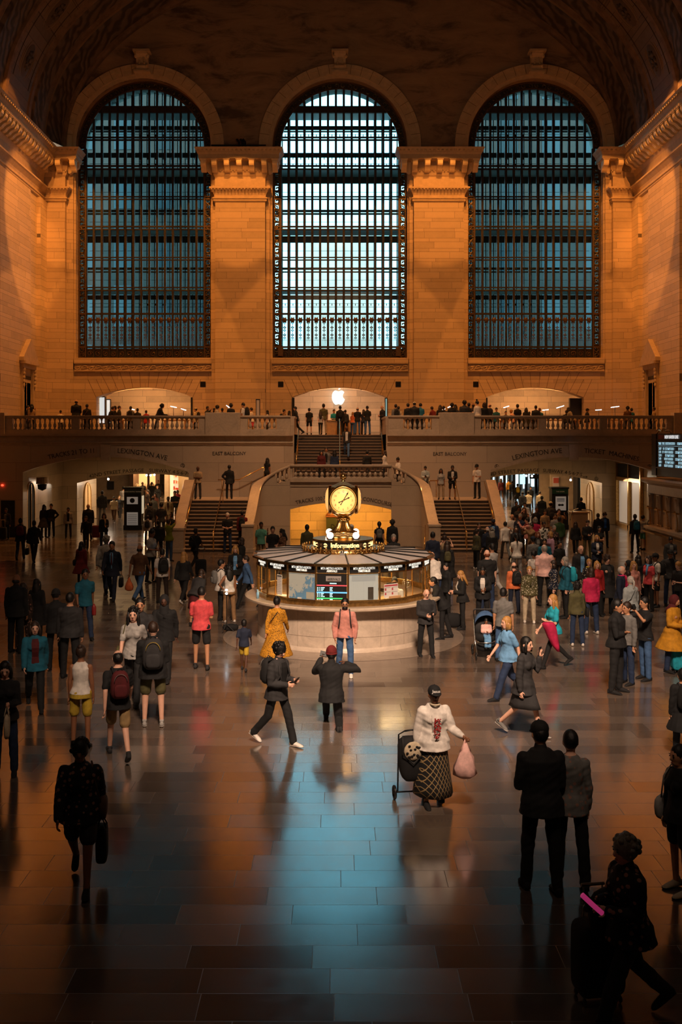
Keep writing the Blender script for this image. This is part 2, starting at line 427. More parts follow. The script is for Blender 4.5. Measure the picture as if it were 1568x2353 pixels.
for (a, b) in ((172, 487), (625, 938), (1075, 1388)):
    x0, x1 = PX(a, YW), PX(b, YW)
    s1 = MB().box(x0, x1, YW-.22, YW+.9, PZ(836, YW), PZ(823, YW)); o = trim(s1, [m_rear])
    s2 = MB().box(x0, x1, YW-.12, YW+.02, PZ(852, YW), PZ(837.5, YW)); s2.box(x0, x1, YW-.17, YW-.05, PZ(853.5, YW), PZ(851, YW)); o2 = trim(s2, [m_vous])
    # running scroll
    sc = MB(); n = 20; st = (x1-x0)/n
    for k in range(n):
        cx = x0+st*(k+.5); cz = PZ(845, YW); sg = 1 if k % 2 else -1
        sp = [(cx+sg*(.17-.13*t/9)*math.cos(t*.75)*1.1, YW-.14, cz+(.15-.12*t/9)*math.sin(t*.75)*sg) for t in range(10)]
        sp = [(cx-sg*st*.5, YW-.14, cz-sg*.08)]+sp
        sc.tube(sp, [.035]*7+[.028, .022, .018, .02], 5)
    so = sc.build('scroll_ornament', m_vous, o2, smooth=True)
m_field = plain('frieze_recess', (.22, .15, .09), .9)
# --- pilasters with capitals
def wrap(mbx, x0, x1, yf, yw, prof, mi=0, ends=(1, 1)):
    """mouldings mitred round a pilaster: prof = [(out, z), ...]"""
    rows = []
    for o, z in prof:
        l = x0-o if ends[0] else x0; r = x1+o if ends[1] else x1
        rows.append([(l, yw, z), (l, yf-o, z), (r, yf-o, z), (r, yw, z)])
    fs = []; vs = [p for r in rows for p in r]
    for j in range(len(rows)-1):
        for k in range(3): fs.append((j*4+k, j*4+k+1, (j+1)*4+k+1, (j+1)*4+k))
    fs += [(0, 1, 2, 3), tuple(len(vs)-4+i for i in (3, 2, 1, 0))]
    mbx.add(vs, fs, mi)
def modillion():
    """scrolled bracket, front faces -Y, top at z=0, back at y=0"""
    m = MB(); prof = [(-.62, 0), (-.67, -.06), (-.68, -.16), (-.66, -.27), (-.60, -.36), (-.50, -.40), (-.40, -.44), (-.30, -.52), (-.22, -.62), (-.13, -.68), (-.04, -.70), (0, -.66), (0, 0)]
    m.prism(prof, -.16, .16, fn=lambda u, d, w: (d, u, w))
    m.prism([(a, b) for a, b in [(-.70, .0), (-.70, -.05), (0, -.05), (0, .0)]], -.21, .21, fn=lambda u, d, w: (d, u, w))
    for sx in (-1, 1):
        m.lathe([(.085, -.03), (.085, .03), (0, .035)], n=10)
        b = len(m.v)-30
        for i in range(b, len(m.v)):
            x, y, z = m.v[i]; m.v[i] = (sx*(.165+abs(z)*.5), -.56+x, -.125+y)
    return m
m_lit = plain('modillion_stone', (.92, .72, .44), .6, noise=.08, nscale=6)  # paler than the other stone: floodlight glow put into the colour
MOD = modillion().mesh('modillion', [m_lit])
def capital(x0, x1, yf, name='pilaster', ends=(1, 1), mods=7, ax='X'):
    o = empty(name, ((x0+x1)/2, yf, 5.27)); o['kind'] = 'structure'
    z = lambda y: PZ(y, YW)
    a = MB(); a.box(x0, x1, yf, YW+.01, 5.1, z(468)); a.build('shaft', [m_rear], o)
    b = MB()
    wrap(b, x0, x1, yf, YW, [(.0, z(470)), (.10, z(467)), (.10, z(463.5)), (.16, z(462)), (.16, z(460)), (.05, z(457.5)), (.05, z(454)), (.1, z(449)), (.26, z(442)), (.34, z(440)), (.34, z(436.5)), (.0, z(435.5))], 0, ends)
    wrap(b, x0-.0, x1+.0, yf, YW, [(.02, z(436)), (.02, z(412)), (.10, z(408)), (.16, z(402)), (.16, z(399)), (.2, z(398)), (.2, z(379))], 0, ends)
    b.build('entablature', [m_vous], o)
    c = MB()
    wrap(c, x0, x1, yf, YW, [(.86, z(379)), (.92, z(378.5)), (.92, z(369)), (.98, z(366)), (1.0, z(363)), (1.12, z(358)), (1.16, z(355)), (1.0, z(354)), (.2, z(353))], 0, ends)
    c.build('cornice', [m_vous], o)
    # egg-and-dart rows
    e = MB(); 
    for (zz, out, st, rr) in ((z(361), 1.06, .26, .07), (z(400), .2, .22, .06), (z(442), .30, .2, .05)):
        l = x0-(out if ends[0] else 0); r = x1+(out if ends[1] else 0); n = int((r-l)/st)
        for k in range(n): e.ball((l+(k+.5)*(r-l)/n, yf-out, zz), (rr, .05, rr*1.1), 6, 5)
    e.build('egg_and_dart', [m_vous], o, smooth=True)
    l = x0-(.75 if ends[0] else -.1); r = x1+(.75 if ends[1] else -.1)
    for k in range(mods):
        x = l+(r-l)*k/(mods-1); xx = min(max(x, l+.1), r-.1)
        put('modillion', MOD, o, (xx-o.location.x, -.2, z(379)-5.27))
    for sd, e1 in ((-1, ends[0]), (1, ends[1])):
        if e1:
            put('modillion', MOD, o, (sd*((x1-x0)/2+.2), .15, z(379)-5.27), (0, 0, sd*PI/2))
    return o
for (a, b) in ((497, 611), (950, 1064)):
    x0, x1 = PX(a, YW), PX(b, YW); capital(x0, x1, YW-.55, 'pilaster')
    sm = MB()
    sm.box(x0-.27, x1+.27, YW-.18, YW+.02, 5.2, PZ(400, YW)); trim(sm, [m_rear])
    at = MB().box(x0-.28, x1+.28, YW-.25, YW+.02, Zc-.05, PZ(341, YW)); at.box(x0-.4, x1+.4, YW-.3, YW-.2, PZ(346, YW), PZ(343.5, YW)); trim(at, [m_vous])
capital(XL, PX(155, YW), YW-.55, 'pilaster', (0, 1), 3)
capital(PX(1404, YW), XR, YW-.55, 'pilaster', (1, 0), 3)
trim(MB().box(PX(155, YW), PX(170, YW), YW-.18, YW+.02, 5.2, PZ(400, YW)), [m_rear])
trim(MB().box(PX(1390, YW), PX(1404, YW), YW-.18, YW+.02, 5.2, PZ(400, YW)), [m_rear])
# pipework and a small lamp cluster on the ledge above the left pier
pp = MB(); pp.tube([(PX(487, YW), YW-.28, PZ(337, YW)), (PX(612, YW), YW-.28, PZ(337, YW))], .05, 6)
for px in (552, 560, 566): pp.tube([(PX(px, YW), YW-.5, PZ(352, YW)), (PX(px-1, YW), YW-.5, PZ(332, YW)), (PX(px-6, YW), YW-.45, PZ(325, YW))], .07, 6)
trim(pp, [m_iron])
# --- archivolts and keystones
for c, i in WIN:
    av = MB()
    for r0, r1, d in ((RW, RW+.22, .04), (RW+.22, RW+.62, .14), (RW+.62, RW+.85, .2)):
        outer = arc(c, zS, r1, 0, PI, 48); inner = arc(c, zS, r0, PI, 0, 48)
        av.prism([(c+r1, Zc)]+outer+[(c-r1, Zc), (c-r0, Zc)]+inner+[(c+r0, Zc)], YW-d, YW+.05)
    # curved soffit reveal
    a = trim(av, [m_vous])
    jm = MB()
    for k in range(1, 22):
        t = PI*k/22
        p0 = Vector((c+(RW+.24)*math.cos(t), YW-.205, zS+(RW+.24)*math.sin(t))); p1 = Vector((c+(RW+.84)*math.cos(t), YW-.205, zS+(RW+.84)*math.sin(t)))
        n = Vector((-math.sin(t), 0, math.cos(t)))*.012
        jm.add([p0-n, p0+n, p1+n, p1-n], [(0,1,2,3)])
    jm.build('arch_joint', m_joint, a, fix=False)
    ks = MB(); kx, zt, zb = c, PZ(124, YW), PZ(168, YW)
    ks.prism([(-.0, zb), (-.5, zb+.05), (-.62, zb+.25), (-.42, zb+.5), (-.5, zt-.4), (-.68, zt-.22), (-.7, zt-.05), (0, zt-.05)], kx-.36, kx+.36, fn=lambda u, d, w: (d, YW+u, w))
    ks.box(kx-.52, kx+.52, YW-.82, YW, zt-.1, zt+.02); ks.box(kx-.5, kx+.5, YW-.62, YW, zb-.12, zb+.0)
    for s in (-1, 1):
        ks.ball((kx+s*.36, YW-.5, zt-.32), (.12, .14, .14), 8, 6); ks.ball((kx+s*.3, YW-.52, zb+.25), (.1, .13, .12), 8, 6)
        for k in range(4): ks.ball((kx+s*(.1+.03*k), YW-.5, zt-.45-.14*k), (.06, .05, .08), 6, 5)
    trim(ks, [m_vous])
# --- windows: inner bronze grid, glass, outer grid
def lattice_scroll(mbx, x, y, z, w, h, mi=0, k=4):
    """wrought scrolls filling a cell"""
    r = min(w, h/k)*.42
    for q in range(k):
        cz = z+h*(q+.5)/k
        for s in (-1, 1):
            sp = [(x+s*r*(1-.85*t/8)*math.cos(t*.7+(q % 2)*PI), y, cz+r*(1-.85*t/8)*math.sin(t*.7+(q % 2)*PI)) for t in range(9)]
            mbx.tube(sp, .018+.006*(q % 2), 4, mi)
    mbx.box(x-.014, x+.014, y-.01, y+.01, z, z+h, mi)
TRANS = [(236, 252), (307, 310), (313, 316), (373, 376.5), (380.5, 384), (445, 447.3), (451, 453.3), (514, 517.3), (521, 524), (586, 588.3), (592, 594.3), (656, 658.3), (663, 665.5), (716, 720.5), (793, 797.5), (820, 822)]
THIN = [(292, .02), (346, .02), (361, .02), (428, .02), (498, .02), (566, .02), (635, .02), (651, .03), (690, .02), (698, .03)]
OUT = [(266, .16), (273, .07), (328, .2), (333, .1), (369, .14), (388, .5), (463, .14), (470, .1), (512, .1), (531, .42), (601, .14), (609, .08), (654, .16), (670, .28), (262, .1), (224, .1), (232, .12), (216, .06)]
m_gold = plain('worn_gilt_bronze', (.15, .11, .055), .4, .7, noise=.4, nscale=9)
RG = 137.5/36.5
def half_at(z, r):
    return r if z <= zS else (math.sqrt(max(0, r*r-(z-zS)**2)))
for c, idx in WIN:
    w = empty('window_%d' % idx, (c, YW+.8, zB), kind='structure')
    yf = YW+.62
    fr = MB()
    n = 15; pitch = 2*RG/n
    # mullions
    mu = MB()
    for k in range(n+1):
        x = -RG+k*pitch; zt = zS+math.sqrt(max(0, RG*RG-x*x)) if abs(x) < RG else zS
        if zt-zB > .2: mu.box(c+x-.072, c+x+.072, yf, yf+.16, zB, zt); mu.box(c+x-.03, c+x+.03, yf-.05, yf, zB, zt)
    mu.build('mullion', m_bronze, w)
    tn = MB()
    for a, b in TRANS:
        z1, z0 = PZ(a, YW), PZ(b, YW); h = half_at((z0+z1)/2, RG+.1)
        if h > .1: tn.box(c-h, c+h, yf-.02, yf+.14, z0, z1)
    tn.build('transom', m_bronze, w)
    th = MB()
    for a, hh in THIN:
        z = PZ(a, YW); h = half_at(z, RG); th.box(c-h, c+h, yf+.9, yf+.93, z-hh/2, z+hh/2)
        if a in (292, 346, 690, 361):
            for k in range(n): th.box(c-RG+(k+.5)*pitch-.025, c-RG+(k+.5)*pitch+.025, yf+.88, yf+.95, z-.14, z)
    th.build('opening_bar', m_bronze, w)
    # side strips and arch band carrying ornament
    bnd = MB(); z1s = zS
    for s in (-1, 1):
        for xx in (RG+.02, RW-.06): bnd.box(c+s*(xx-.035), c+s*(xx+.035), yf-.06, yf+.1, zB, zS)
        for a, b in TRANS:
            bnd.box(c+s*RG, c+s*RW, yf-.05, yf+.06, PZ(b, YW), PZ(a, YW)) if PZ(b, YW) < zS and b-a < 6 else None
    for r0, r1 in ((RG-.02, RG+.07), (RW-.1, RW)):
        bnd.prism(arc(c, zS, r1, 0, PI, 48)+arc(c, zS, r0, PI, 0, 48), yf-.06, yf+.1)
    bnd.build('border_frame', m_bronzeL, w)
    orn = MB(); ht = zS-zB; nn = 34
    for s in (-1, 1):
        xm = c+s*(RG+RW)/2
        for k in range(nn):
            z = zB+ht*(k+.5)/nn; t0 = (k % 2)*PI
            r = .17
            sp = [(xm+r*(1-.8*t/10)*math.cos(t*.68+t0), yf+.0, z+r*1.15*(1-.8*t/10)*math.sin(t*.68+t0)) for t in range(11)]
            orn.tube(sp, .032, 4)
            orn.ball((xm-.12*math.cos(t0), yf, z-.1*math.cos(t0)), (.07, .03, .05), 6, 4)
    for k in range(30):
        t = PI*(k+.5)/30; rm = (RG+RW)/2
        cx_, cz_ = c+rm*math.cos(t), zS+rm*math.sin(t); t0 = t+(k % 2)*PI
        sp = [(cx_+.18*(1-.8*q/9)*math.cos(q*.7+t0), yf, cz_+.18*(1-.8*q/9)*math.sin(q*.7+t0)) for q in range(10)]
        orn.tube(sp, .03, 4)
    orn.build('border_scroll', m_gold, w)
    bk = MB()
    for s in (-1, 1):
        xm = c+s*(RG+RW)/2
        for k in range(nn):
            z = zB+ht*k/nn; d = ht/nn
            bk.box(xm-.24, xm+.24, yf+.03, yf+.05, z-.02, z+d*.30); bk.box(xm-.24, xm-.10, yf+.03, yf+.05, z+d*.30, z+d*.98)
            bk.box(xm+.10, xm+.24, yf+.03, yf+.05, z+d*.3, z+d*.98); bk.ball((xm, yf+.04, z+d*.65), (.055, .01, .055), 6, 4)
    bk.prism(arc(c, zS, RW, 0, PI, 48)+arc(c, zS, RG, PI, 0, 48), yf+.03, yf+.05)
    bk.build('border_backing', m_bronze, w)
    # lower grille
    gr = MB(); zg0, zg1 = PZ(792, YW), PZ(722, YW)
    for k in range(n):
        x = c-RG+(k+.5)*pitch
        lattice_scroll(gr, x, yf+.06, zg0+.35, .32, (zg1-zg0)*.62, 0, 5)
        for s in (-.09, 0, .09): gr.box(x+s-.012, x+s+.012, yf+.05, yf+.07, zg0, zg0+.45)
        gr.ball((x, yf+.04, zg1-.28), (.15, .05, .15), 8, 6)
        for q in range(6):
            a = q*PI/3; gr.ball((x+.15*math.cos(a), yf+.04, zg1-.28+.15*math.sin(a)), (.05, .03, .05), 5, 4)
        gr.box(x-.17, x+.17, yf+.05, yf+.07, zg1-.07, zg1-.05); gr.box(x-.17, x+.17, yf+.05, yf+.07, zg0+.33, zg0+.35)
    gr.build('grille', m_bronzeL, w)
    pn = MB(); z0, z1 = zB, PZ(797, YW); pn.box(c-RW, c+RW, yf+.05, yf+.12, z0, z1-.05)
    for k in range(-1, n+1):
        x = c-RG+(k+.5)*pitch; cz = (z0+z1)/2-.03
        pn.tube([(x+.19*(1-.85*q/13)*math.cos(q*.62+k), yf+.02, cz+.19*(1-.85*q/13)*math.sin(q*.62+k)) for q in range(14)], .026, 4, 1)
        for s in (-1, 1): pn.box(x+s*.215-.012, x+s*.215+.012, yf+.0, yf+.05, z0+.05, z1-.08, 1)
        pn.box(x-.21, x+.21, yf+.0, yf+.05, z1-.12, z1-.09, 1); pn.box(x-.21, x+.21, yf, yf+.05, z0+.05, z0+.08, 1)
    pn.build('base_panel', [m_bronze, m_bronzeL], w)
    g = MB()
    gp = [(c-RW, zB)]+arc(c, zS, RW, PI, 0, 40)+[(c+RW, zB)]
    g.prism(gp, yf+.2, yf+.21); g.build('glass', m_glass, w)
    # outer window of the double wall: grid, catwalks
    yo = YW+2.6
    og = MB(); k2 = 15
    for k in range(-1, k2+2):
        x = -RG+k*pitch; og.box(c+x-.035, c+x+.035, yo, yo+.1, zB-1, zS+math.sqrt(max(0, RW*RW-x*x))+.6)
    for a, hh in OUT:
        z = PZ(a, YW)
        hw = half_at(z, RW+.4)
        og.box(c-hw, c+hw, yo-.04, yo+.12, z-hh/2, z+hh/2)
    og.build('outer_frame', m_bronze, w)
    cw = MB()
    for a in (380, 520, 661, 244):
        z = PZ(a, YW); hw = half_at(z, RW+.5); cw.box(c-hw, c+hw, yf+.3, yo, z-.06, z+.02)
    cw.build('catwalk', plain('catwalk_glass_block', (.35, .45, .45), .4), w)
    rv = MB()
    for s in (-1, 1): rv.box(c+s*(RW+.02), c+s*(RW+.5), YW+1.1, YW+3.0, zB-1, 30)
    rv.box(c-RW-.5, c+RW+.5, YW+1.1, YW+3, zB-1.2, zB-.05)
    rv.prism(arc(c, zS, RW+.5, 0, PI, 32)+arc(c, zS, RW+.02, PI, 0, 32), YW+1.1, YW+3.0)
    rv.build('outer_reveal', plain('reveal_plaster', (.42, .40, .36), .8), w)
    # closing wall outside around the outer opening
    ow = MB(); ow.prism([(c-6.4, 9.05), (c+6.4, 9.05), (c+6.4, 37), (c-6.4, 37)], yo+.2, yo+.5, 0, holes=[[(c-RW-.3, zB-1)]+arc(c, zS, RW+.3, PI, 0, 32)+[(c+RW+.3, zB-1)]])
    ow.build('outer_wall', m_tan, w)
# little boxes (heaters) at the foot of the middle window and small floodlights on the sills
for px in (645, 916):
    x = PX(px, YW); b = MB().box(x-.16, x+.16, YW-.02, YW+.42, PZ(818, YW), PZ(797, YW))
    tag(b.build('loudspeaker_box', m_bronzeL, bevel=.01), 'brown box standing at the %s foot of the middle window' % ('left' if px < 784 else 'right'), 'box', 'brown boxes at the window foot')
# square vents
for px in (466.5, 645.5, 915.5, 1094):
    x, z = P(px, 883, YW); v = MB().box(x-.17, x+.17, YW-.02, YW+.0, z-.17, z+.17, 0)
    for k in range(5): v.box(x-.15, x+.15, YW-.035, YW-.01, z-.13+.065*k-.01, z-.13+.065*k+.01, 1)
    tag(v.build('wall_vent', [m_dark, m_black]), 'small square dark vent %s' % {466.5: 'right of the left niche arch', 645.5: 'just left of the middle niche arch', 915.5: 'just right of the middle niche arch', 1094: 'left of the right niche arch'}[px], 'vent', 'wall vents')
# --- outside: street and buildings seen through the glass
def facade(name, x0, x1, y, z1, col, label, win=True):
    m = plain(name+'_stone', col, .8, noise=.2, nscale=.6); b = empty(name, ((x0+x1)/2, y, 0), label, 'building')
    MB().box(x0, x1, y, y+8, 3.7, z1).build('wall', m, b)
    if win:
        me = MB().box(-.75, .75, -.05, .05, 0, 3.2).mesh('window', plain('outside_window', (.05, .07, .08), .2)); nx = 8
        for i in range(nx):
            for j in range(2, 9): put('window', me, b, (x0+(i+.5)*(x1-x0)/nx-b.location.x, 0, j*4.6))
    return b
facade('office_building', -34, -8.5, 78, 62, (.060, .046, .038), 'grey office building across the street behind the left window')
facade('office_building', 8.8, 36, 80, 62, (.024, .028, .028), 'dark office building across the street behind the right window')
facade('tower_block', -3.8, 5.5, 132, 33, (.85, .70, .60), 'pale tower far down the street behind the middle window', False)
MB().box(-40, 40, 67.5, 150, 3.55, 3.7).build('ground_street', plain('asphalt', (.1, .1, .1), .9), kind='structure')
# --- side walls, cornices
def side(s):
    X = XL if s < 0 else XR
    sg = 1 if s < 0 else -1                         # into the room
    nm = 'left' if s < 0 else 'right'
    w = MB().box(X, X-sg*.6, -14, YW+1, 0, 24.5); ws = w.build('wall_'+nm, m_side, kind='structure')
    z = lambda y: PZ(y, YW)
    b = MB()
    def rail(prof, y0, y1, mi=0):
        v = [(X+sg*o, y0, zz) for o, zz in prof]+[(X+sg*o, y1, zz) for o, zz in prof]; n = len(prof)
        b.add(v, [(i, i+1, n+i+1, n+i) for i in range(n-1)]+[tuple(range(n)), tuple(range(2*n-1, n-1, -1))], mi)
    y1 = YW-.5
    rail([(0, z(470)), (.12, z(467)), (.12, z(463.5)), (.18, z(462)), (.18, z(460)), (.07, z(457.5)), (.07, z(454)), (.12, z(449)), (.28, z(442)), (.36, z(440)), (.36, z(436.5)), (0, z(435.5))], 30, y1)
    rail([(0, z(436)), (.04, z(434)), (.04, z(412)), (.10, z(408)), (.2, z(402)), (.2, z(379)), (.86, z(379)), (.92, z(378.5)), (.92, z(369)), (.98, z(366)), (1.12, z(358)), (1.16, z(355)), (1.0, z(354)), (0, z(353))], 30, y1)
    # pilaster strips
    c = trim(b, [m_vous])
    q = MB(); q.box(X, X+sg*.14, 54.0, 59.4, 5.2, z(469)); q.box(X, X+sg*.22, 61.1, YW, 5.2, z(469)); q.box(X, X+sg*.14, 40, 52, 0, z(469)); trim(q, [m_side])
    k = 0; y = YW-1.5
    while y > 44 and k < 30:
        put('modillion', MOD, c, (X+sg*.2, y, z(379)), (0, 0, PI/2 if s < 0 else -PI/2)); y -= .62; k += 1
    e = MB()
    for k in range(60):
        yy = y1-.3-k*.3; e.ball((X+sg*1.08, yy, z(361)), (.05, .09, .09), 6, 5); e.ball((X+sg*.2, yy, z(400)), (.05, .08, .07), 6, 5)
    e.build('egg_and_dart', m_vous, c, smooth=True)
    # pedimented doorway up on the balcony
    yc = 58.6
    d = empty('door_%d' % (1 if s < 0 else 2), (X, yc, 5.27), kind='structure')
    fr = MB(); zt = PZ(848, yc)
    def bx(m, o0, o1, a, b_, z0, z1, mi=0): m.box(X+sg*o0, X+sg*o1, yc+a, yc+b_, z0, z1, mi)
    bx(fr, 0, .28, -1.15, -.85, 5.27, zt); bx(fr, 0, .28, .85, 1.15, 5.27, zt); bx(fr, 0, .34, -1.2, 1.2, zt, zt+.25); bx(fr, 0, .5, -1.35, 1.35, zt+.25, zt+.4)
    fr.prism([(-1.4, zt+.4), (1.4, zt+.4), (1.4, zt+.62), (0, zt+1.75), (-1.4, zt+.62)], 0, .42, fn=lambda u, dd, w_: (X+sg*dd, yc+u, w_))
    for a in (-1.05, 1.05): 
        for kk in range(5): fr.ball((X+sg*.32, yc+a, zt-.1-kk*.22), (.10-.01*kk, .12, .13), 8, 6)
    fr.build('door_frame', m_vous if s > 0 else m_vous, d)
    lf = MB(); bx(lf, .0, .1, -.85, .85, 5.27, zt); bx(lf, .1, .14, -.75, -.05, 5.6, zt-.8, 1); bx(lf, .1, .14, .05, .75, 5.6, zt-.8, 1); bx(lf, .1, .16, -.8, .8, zt-.6, zt-.4, 1)
    lf.build('door_leaf', [m_bronze, m_black], d)
side(-1); side(1)
# back wall of the hall behind the camera
MB().box(XL-.6, XR+.6, -14.6, -14, 0, 37).build('wall_west', m_rear, kind='structure')
# --- vault
A0, B0, VC, VZ = 17.25, 11.2, .35, PZ(341, YW)
prof = [(YW+.1, -.05, 0), (YW-.25, -.02, 0), (YW-.35, .10, 0), (YW-.55, .16, 1), (61.3, .62, 1), (61.2, .78, 2), (61.05, .84, 2), (60.9, .76, 0), (60.3, .80, 1), (59.4, 1.05, 1), (59.3, 1.16, 0), (59.1, 1.2, 0),
        (59.0, 1.1, 0), (58.7, 1.12, 0), (58.6, 1.2, 3), (55.1, 1.2, 0), (55.0, 1.12, 0), (54.7, 1.16, 0), (54.6, 1.3, 1), (53.2, 1.5, 1), (53.0, 1.7, 2), (52.8, 1.62, 0), (52.2, 1.66, 1), (50.8, 2.0, 0), (50.5, 2.2, 0), (-14, 2.2, 0)]
vb = MB(); nth = 72; rows = []
for (yy, d, mi) in prof:
    rows.append([(VC+(A0+d)*math.cos(PI*i/nth), yy, VZ+(B0+d)*math.sin(PI*i/nth)) for i in range(nth+1)])
for j in range(len(rows)-1):
    vb.add(rows[j]+rows[j+1], [(i, i+1, nth+1+i+1, nth+1+i) for i in range(nth)], prof[j][2])
m_ribL = plain('rib_moulding', (.20, .135, .085), .8)
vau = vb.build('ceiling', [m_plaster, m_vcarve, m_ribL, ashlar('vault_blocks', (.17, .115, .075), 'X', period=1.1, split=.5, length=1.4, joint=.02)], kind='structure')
vau.modifiers.new('w', 'WELD').merge_threshold = .001
sh = MB(); sh.box(XL-4, XL-.6, -14, YW+1, 24, 24.4); sh.box(XR+.6, XR+4, -14, YW+1, 24, 24.4); sh.build('ceiling_haunch', m_plaster, kind='structure')
# medallions on the wide band
med = MB()
med.ball((0, 0, 0), (.62, 1.15, .10), 20, 8, 1)
med.tube([(.72*math.cos(t*PI/14), 1.3*math.sin(t*PI/14), .0) for t in range(28)], .07, 6, 0, True)
med.tube([(.92*math.cos(t*PI/14), 1.5*math.sin(t*PI/14), .0) for t in range(28)], .05, 6, 0, True)
for k in range(7): a = k*2*PI/7; med.ball((.3*math.cos(a), .45*math.sin(a), .1), (.14, .2, .08), 6, 5, 2)
med.ball((0, 0, .14), (.14, .14, .08), 8, 6, 2)
for s in (-1, 1):
    for q in (-1, 1): med.tube([(q*(.1+.3*t/6), s*(1.55+.28*math.sin(t*.8)), .02) for t in range(7)], .05, 5, 0)
MED = med.mesh('medallion', [m_ribL, plain('medallion_field', (.10, .07, .05), .8), m_vcarve], True)
for deg in (15, 29, 43, 57, 123, 137, 151, 165):
    t = math.radians(deg); A, B = A0+1.2, B0+1.2
    p = Vector((VC+A*math.cos(t), 56.85, VZ+B*math.sin(t)))
    nrm = -Vector((B*math.cos(t), 0, A*math.sin(t))).normalized()       # into the room
    tan = Vector((-A*math.sin(t), 0, B*math.cos(t))).normalized()
    M = Matrix((tan.cross(nrm), tan, nrm)).transposed()
    put('medallion', MED, vau, p, M.to_euler())
m_line = plain('rib_groove', (.06, .04, .03), .9)
gl = MB()
for yy in (58.2, 55.5):
    gl.tube([(VC+(A0+1.19)*math.cos(PI*i/60), yy, VZ+(B0+1.19)*math.sin(PI*i/60)) for i in range(3, 58)], .025, 4)
gl.build('groove', m_line, vau)
# ================================================================== BALCONY
XA0, XA1 = -16.0, -7.5; XB0, XB1 = PX(1128, YB), 16.5
SX0, SX1 = PX(676, YB), PX(888, YB)
aL = seg_arch(XA0, XA1, 3.33, 4.1); aR = seg_arch(XB0, XB1, 3.33, 4.1)
pw = [(XL-.3, 0), (XA0, 0)]+aL+[(XA1, 0), (XB0, 0)]+aR+[(XB1, 0), (XR+.3, 0), (XR+.3, 5.27), (SX1, 5.27), (SX1, 2.9), (SX0, 2.9), (SX0, 5.27), (XL-.3, 5.27)]
bw = MB().prism(pw, YB, YB+.7).build('wall_balcony', [m_marbX], kind='structure')
fb = MB()
for (x0, x1) in ((XL-.3, SX0), (SX1, XR+.3)):
    fb.box(x0, x1, YB+.3, YW+.9, 4.3, 5.265)
fb.box(SX0, SX1, 55.6, YW+.9, 4.3, 5.268)
for c in (-12, .3, 12.6): fb.box(c-3.2, c+3.2, YW+.9, YW+5.5, 5.0, 5.262)
fb.build('floor_balcony', marble('balcony_floor', (.30, .24, .18), .2, .3), kind='structure')
def ledge(x0, x1):
    m = MB(); v = []
    pr = [(0, 4.70), (.05, 4.72), (.05, 4.78), (.12, 4.82), (.12, 4.86), (.05, 4.88), (.05, 5.17), (.30, 5.19), (.30, 5.28), (-.3, 5.28)]
    for x in (x0, x1): v += [(x, YB-o, z) for o, z in pr]
    n = len(pr); m.add(v, [(i, i+1, n+i+1, n+i) for i in range(n-1)]+[tuple(range(n)), tuple(range(2*n-1, n-1, -1))])
    return trim(m, [m_marble])
ledge(XL, SX0-.05); ledge(SX1+.05, XR)
# raised panels and keystones over the two big arches
for c, x0, x1 in (((XA0+XA1)/2, XA0, XA1), ((XB0+XB1)/2, XB0, XB1)):
    k = MB().prism([(c-.22, 3.95), (c+.22, 3.95), (c+.27, 4.74), (c-.27, 4.74)], YB-.12, YB+.1)
    for s in (-1, 1):
        k.box(c+s*.42, c+s*.52, YB-.03, YB+.05, 4.08, 4.62)
    trim(k, [m_marble])
    e = MB(); a = seg_arch(x0, x1, 3.33, 4.1, 24); R_ = [(x, z+.13) for x, z in a]
    e.prism(a+[(x, z) for x, z in reversed(R_)], YB-.05, YB+.02); trim(e, [m_marble])
BAL = [(.075, 0), (.075, .05), (.045, .06), (.04, .09), (.075, .14), (.085, .20), (.075, .27), (.045, .34), (.035, .42), (.04, .46), (.055, .47), (.055, .50), (.04, .51), (.07, .54), (.07, .58)]
bmb = MB().lathe(BAL, n=10); bmb.box(-.08, .08, -.08, .08, -.01, .035); bmb.box(-.075, .075, -.075, .075, .545, .585)
BALM = bmb.mesh('baluster', [m_marble], False)
def balustrade(x0, x1, groups, label, top=6.23, base=5.27, y=YB, pitch=.245, kind=None):
    o = empty('balustrade', ((x0+x1)/2, y, base), label, 'balustrade')
    h = top-base; z0 = base+.24*h/.96; z1 = top-.15
    b = MB(); b.box(x0, x1, y-.14, y+.2, base, z0); b.box(x0, x1, y-.2, y+.26, top-.09, top); b.box(x0, x1, y-.15, y+.21, top-.15, top-.09)
    cur = x0
    for (a, c) in groups+[(x1, x1)]:
        if a-cur > .03: b.box(cur, a, y-.13, y+.19, z0, z1)
        cur = c
    b.build('rail', [m_marble], o, bevel=.01)
    for a, c in groups:
        n = max(1, round((c-a)/pitch))
        for k in range(n):
            put('baluster', BALM, o, (a+(k+.5)*(c-a)/n-o.location.x, .03, z0-base), scale=(1, 1, (z1-z0)/.58))
    return o
bx_ = lambda p: PX(p, YB)
grp = lambda *a: [(bx_(p), bx_(q)) for p, q in a]
balustrade(bx_(14), bx_(473), grp((30, 165), (183, 306), (323, 457)), 'long stone balustrade on the east balcony left of the plain block')
balustrade(bx_(553), bx_(668), grp((570, 636)), 'short stone balustrade just left of the upper stairs')
balustrade(bx_(892), bx_(1009), grp((927, 992)), 'short stone balustrade just right of the upper stairs')
balustrade(bx_(1089), bx_(1546), grp((1105, 1237), (1255, 1378), (1395, 1532)), 'long stone balustrade on the east balcony right of the plain block')
for a, b, l in ((-20, 14, 'stone pedestal at the far left end of the balcony'), (473, 553, 'plain stone block in the balustrade left of the stairs'), (1009, 1089, 'plain stone block in the balustrade right of the stairs'), (1546, 1590, 'stone pedestal at the far right end of the balcony')):
    tag(MB().box(bx_(a), bx_(b), YB-.28, YB+.3, 5.27, 6.38).build('pedestal', [m_marble], bevel=.02), l, 'pedestal')
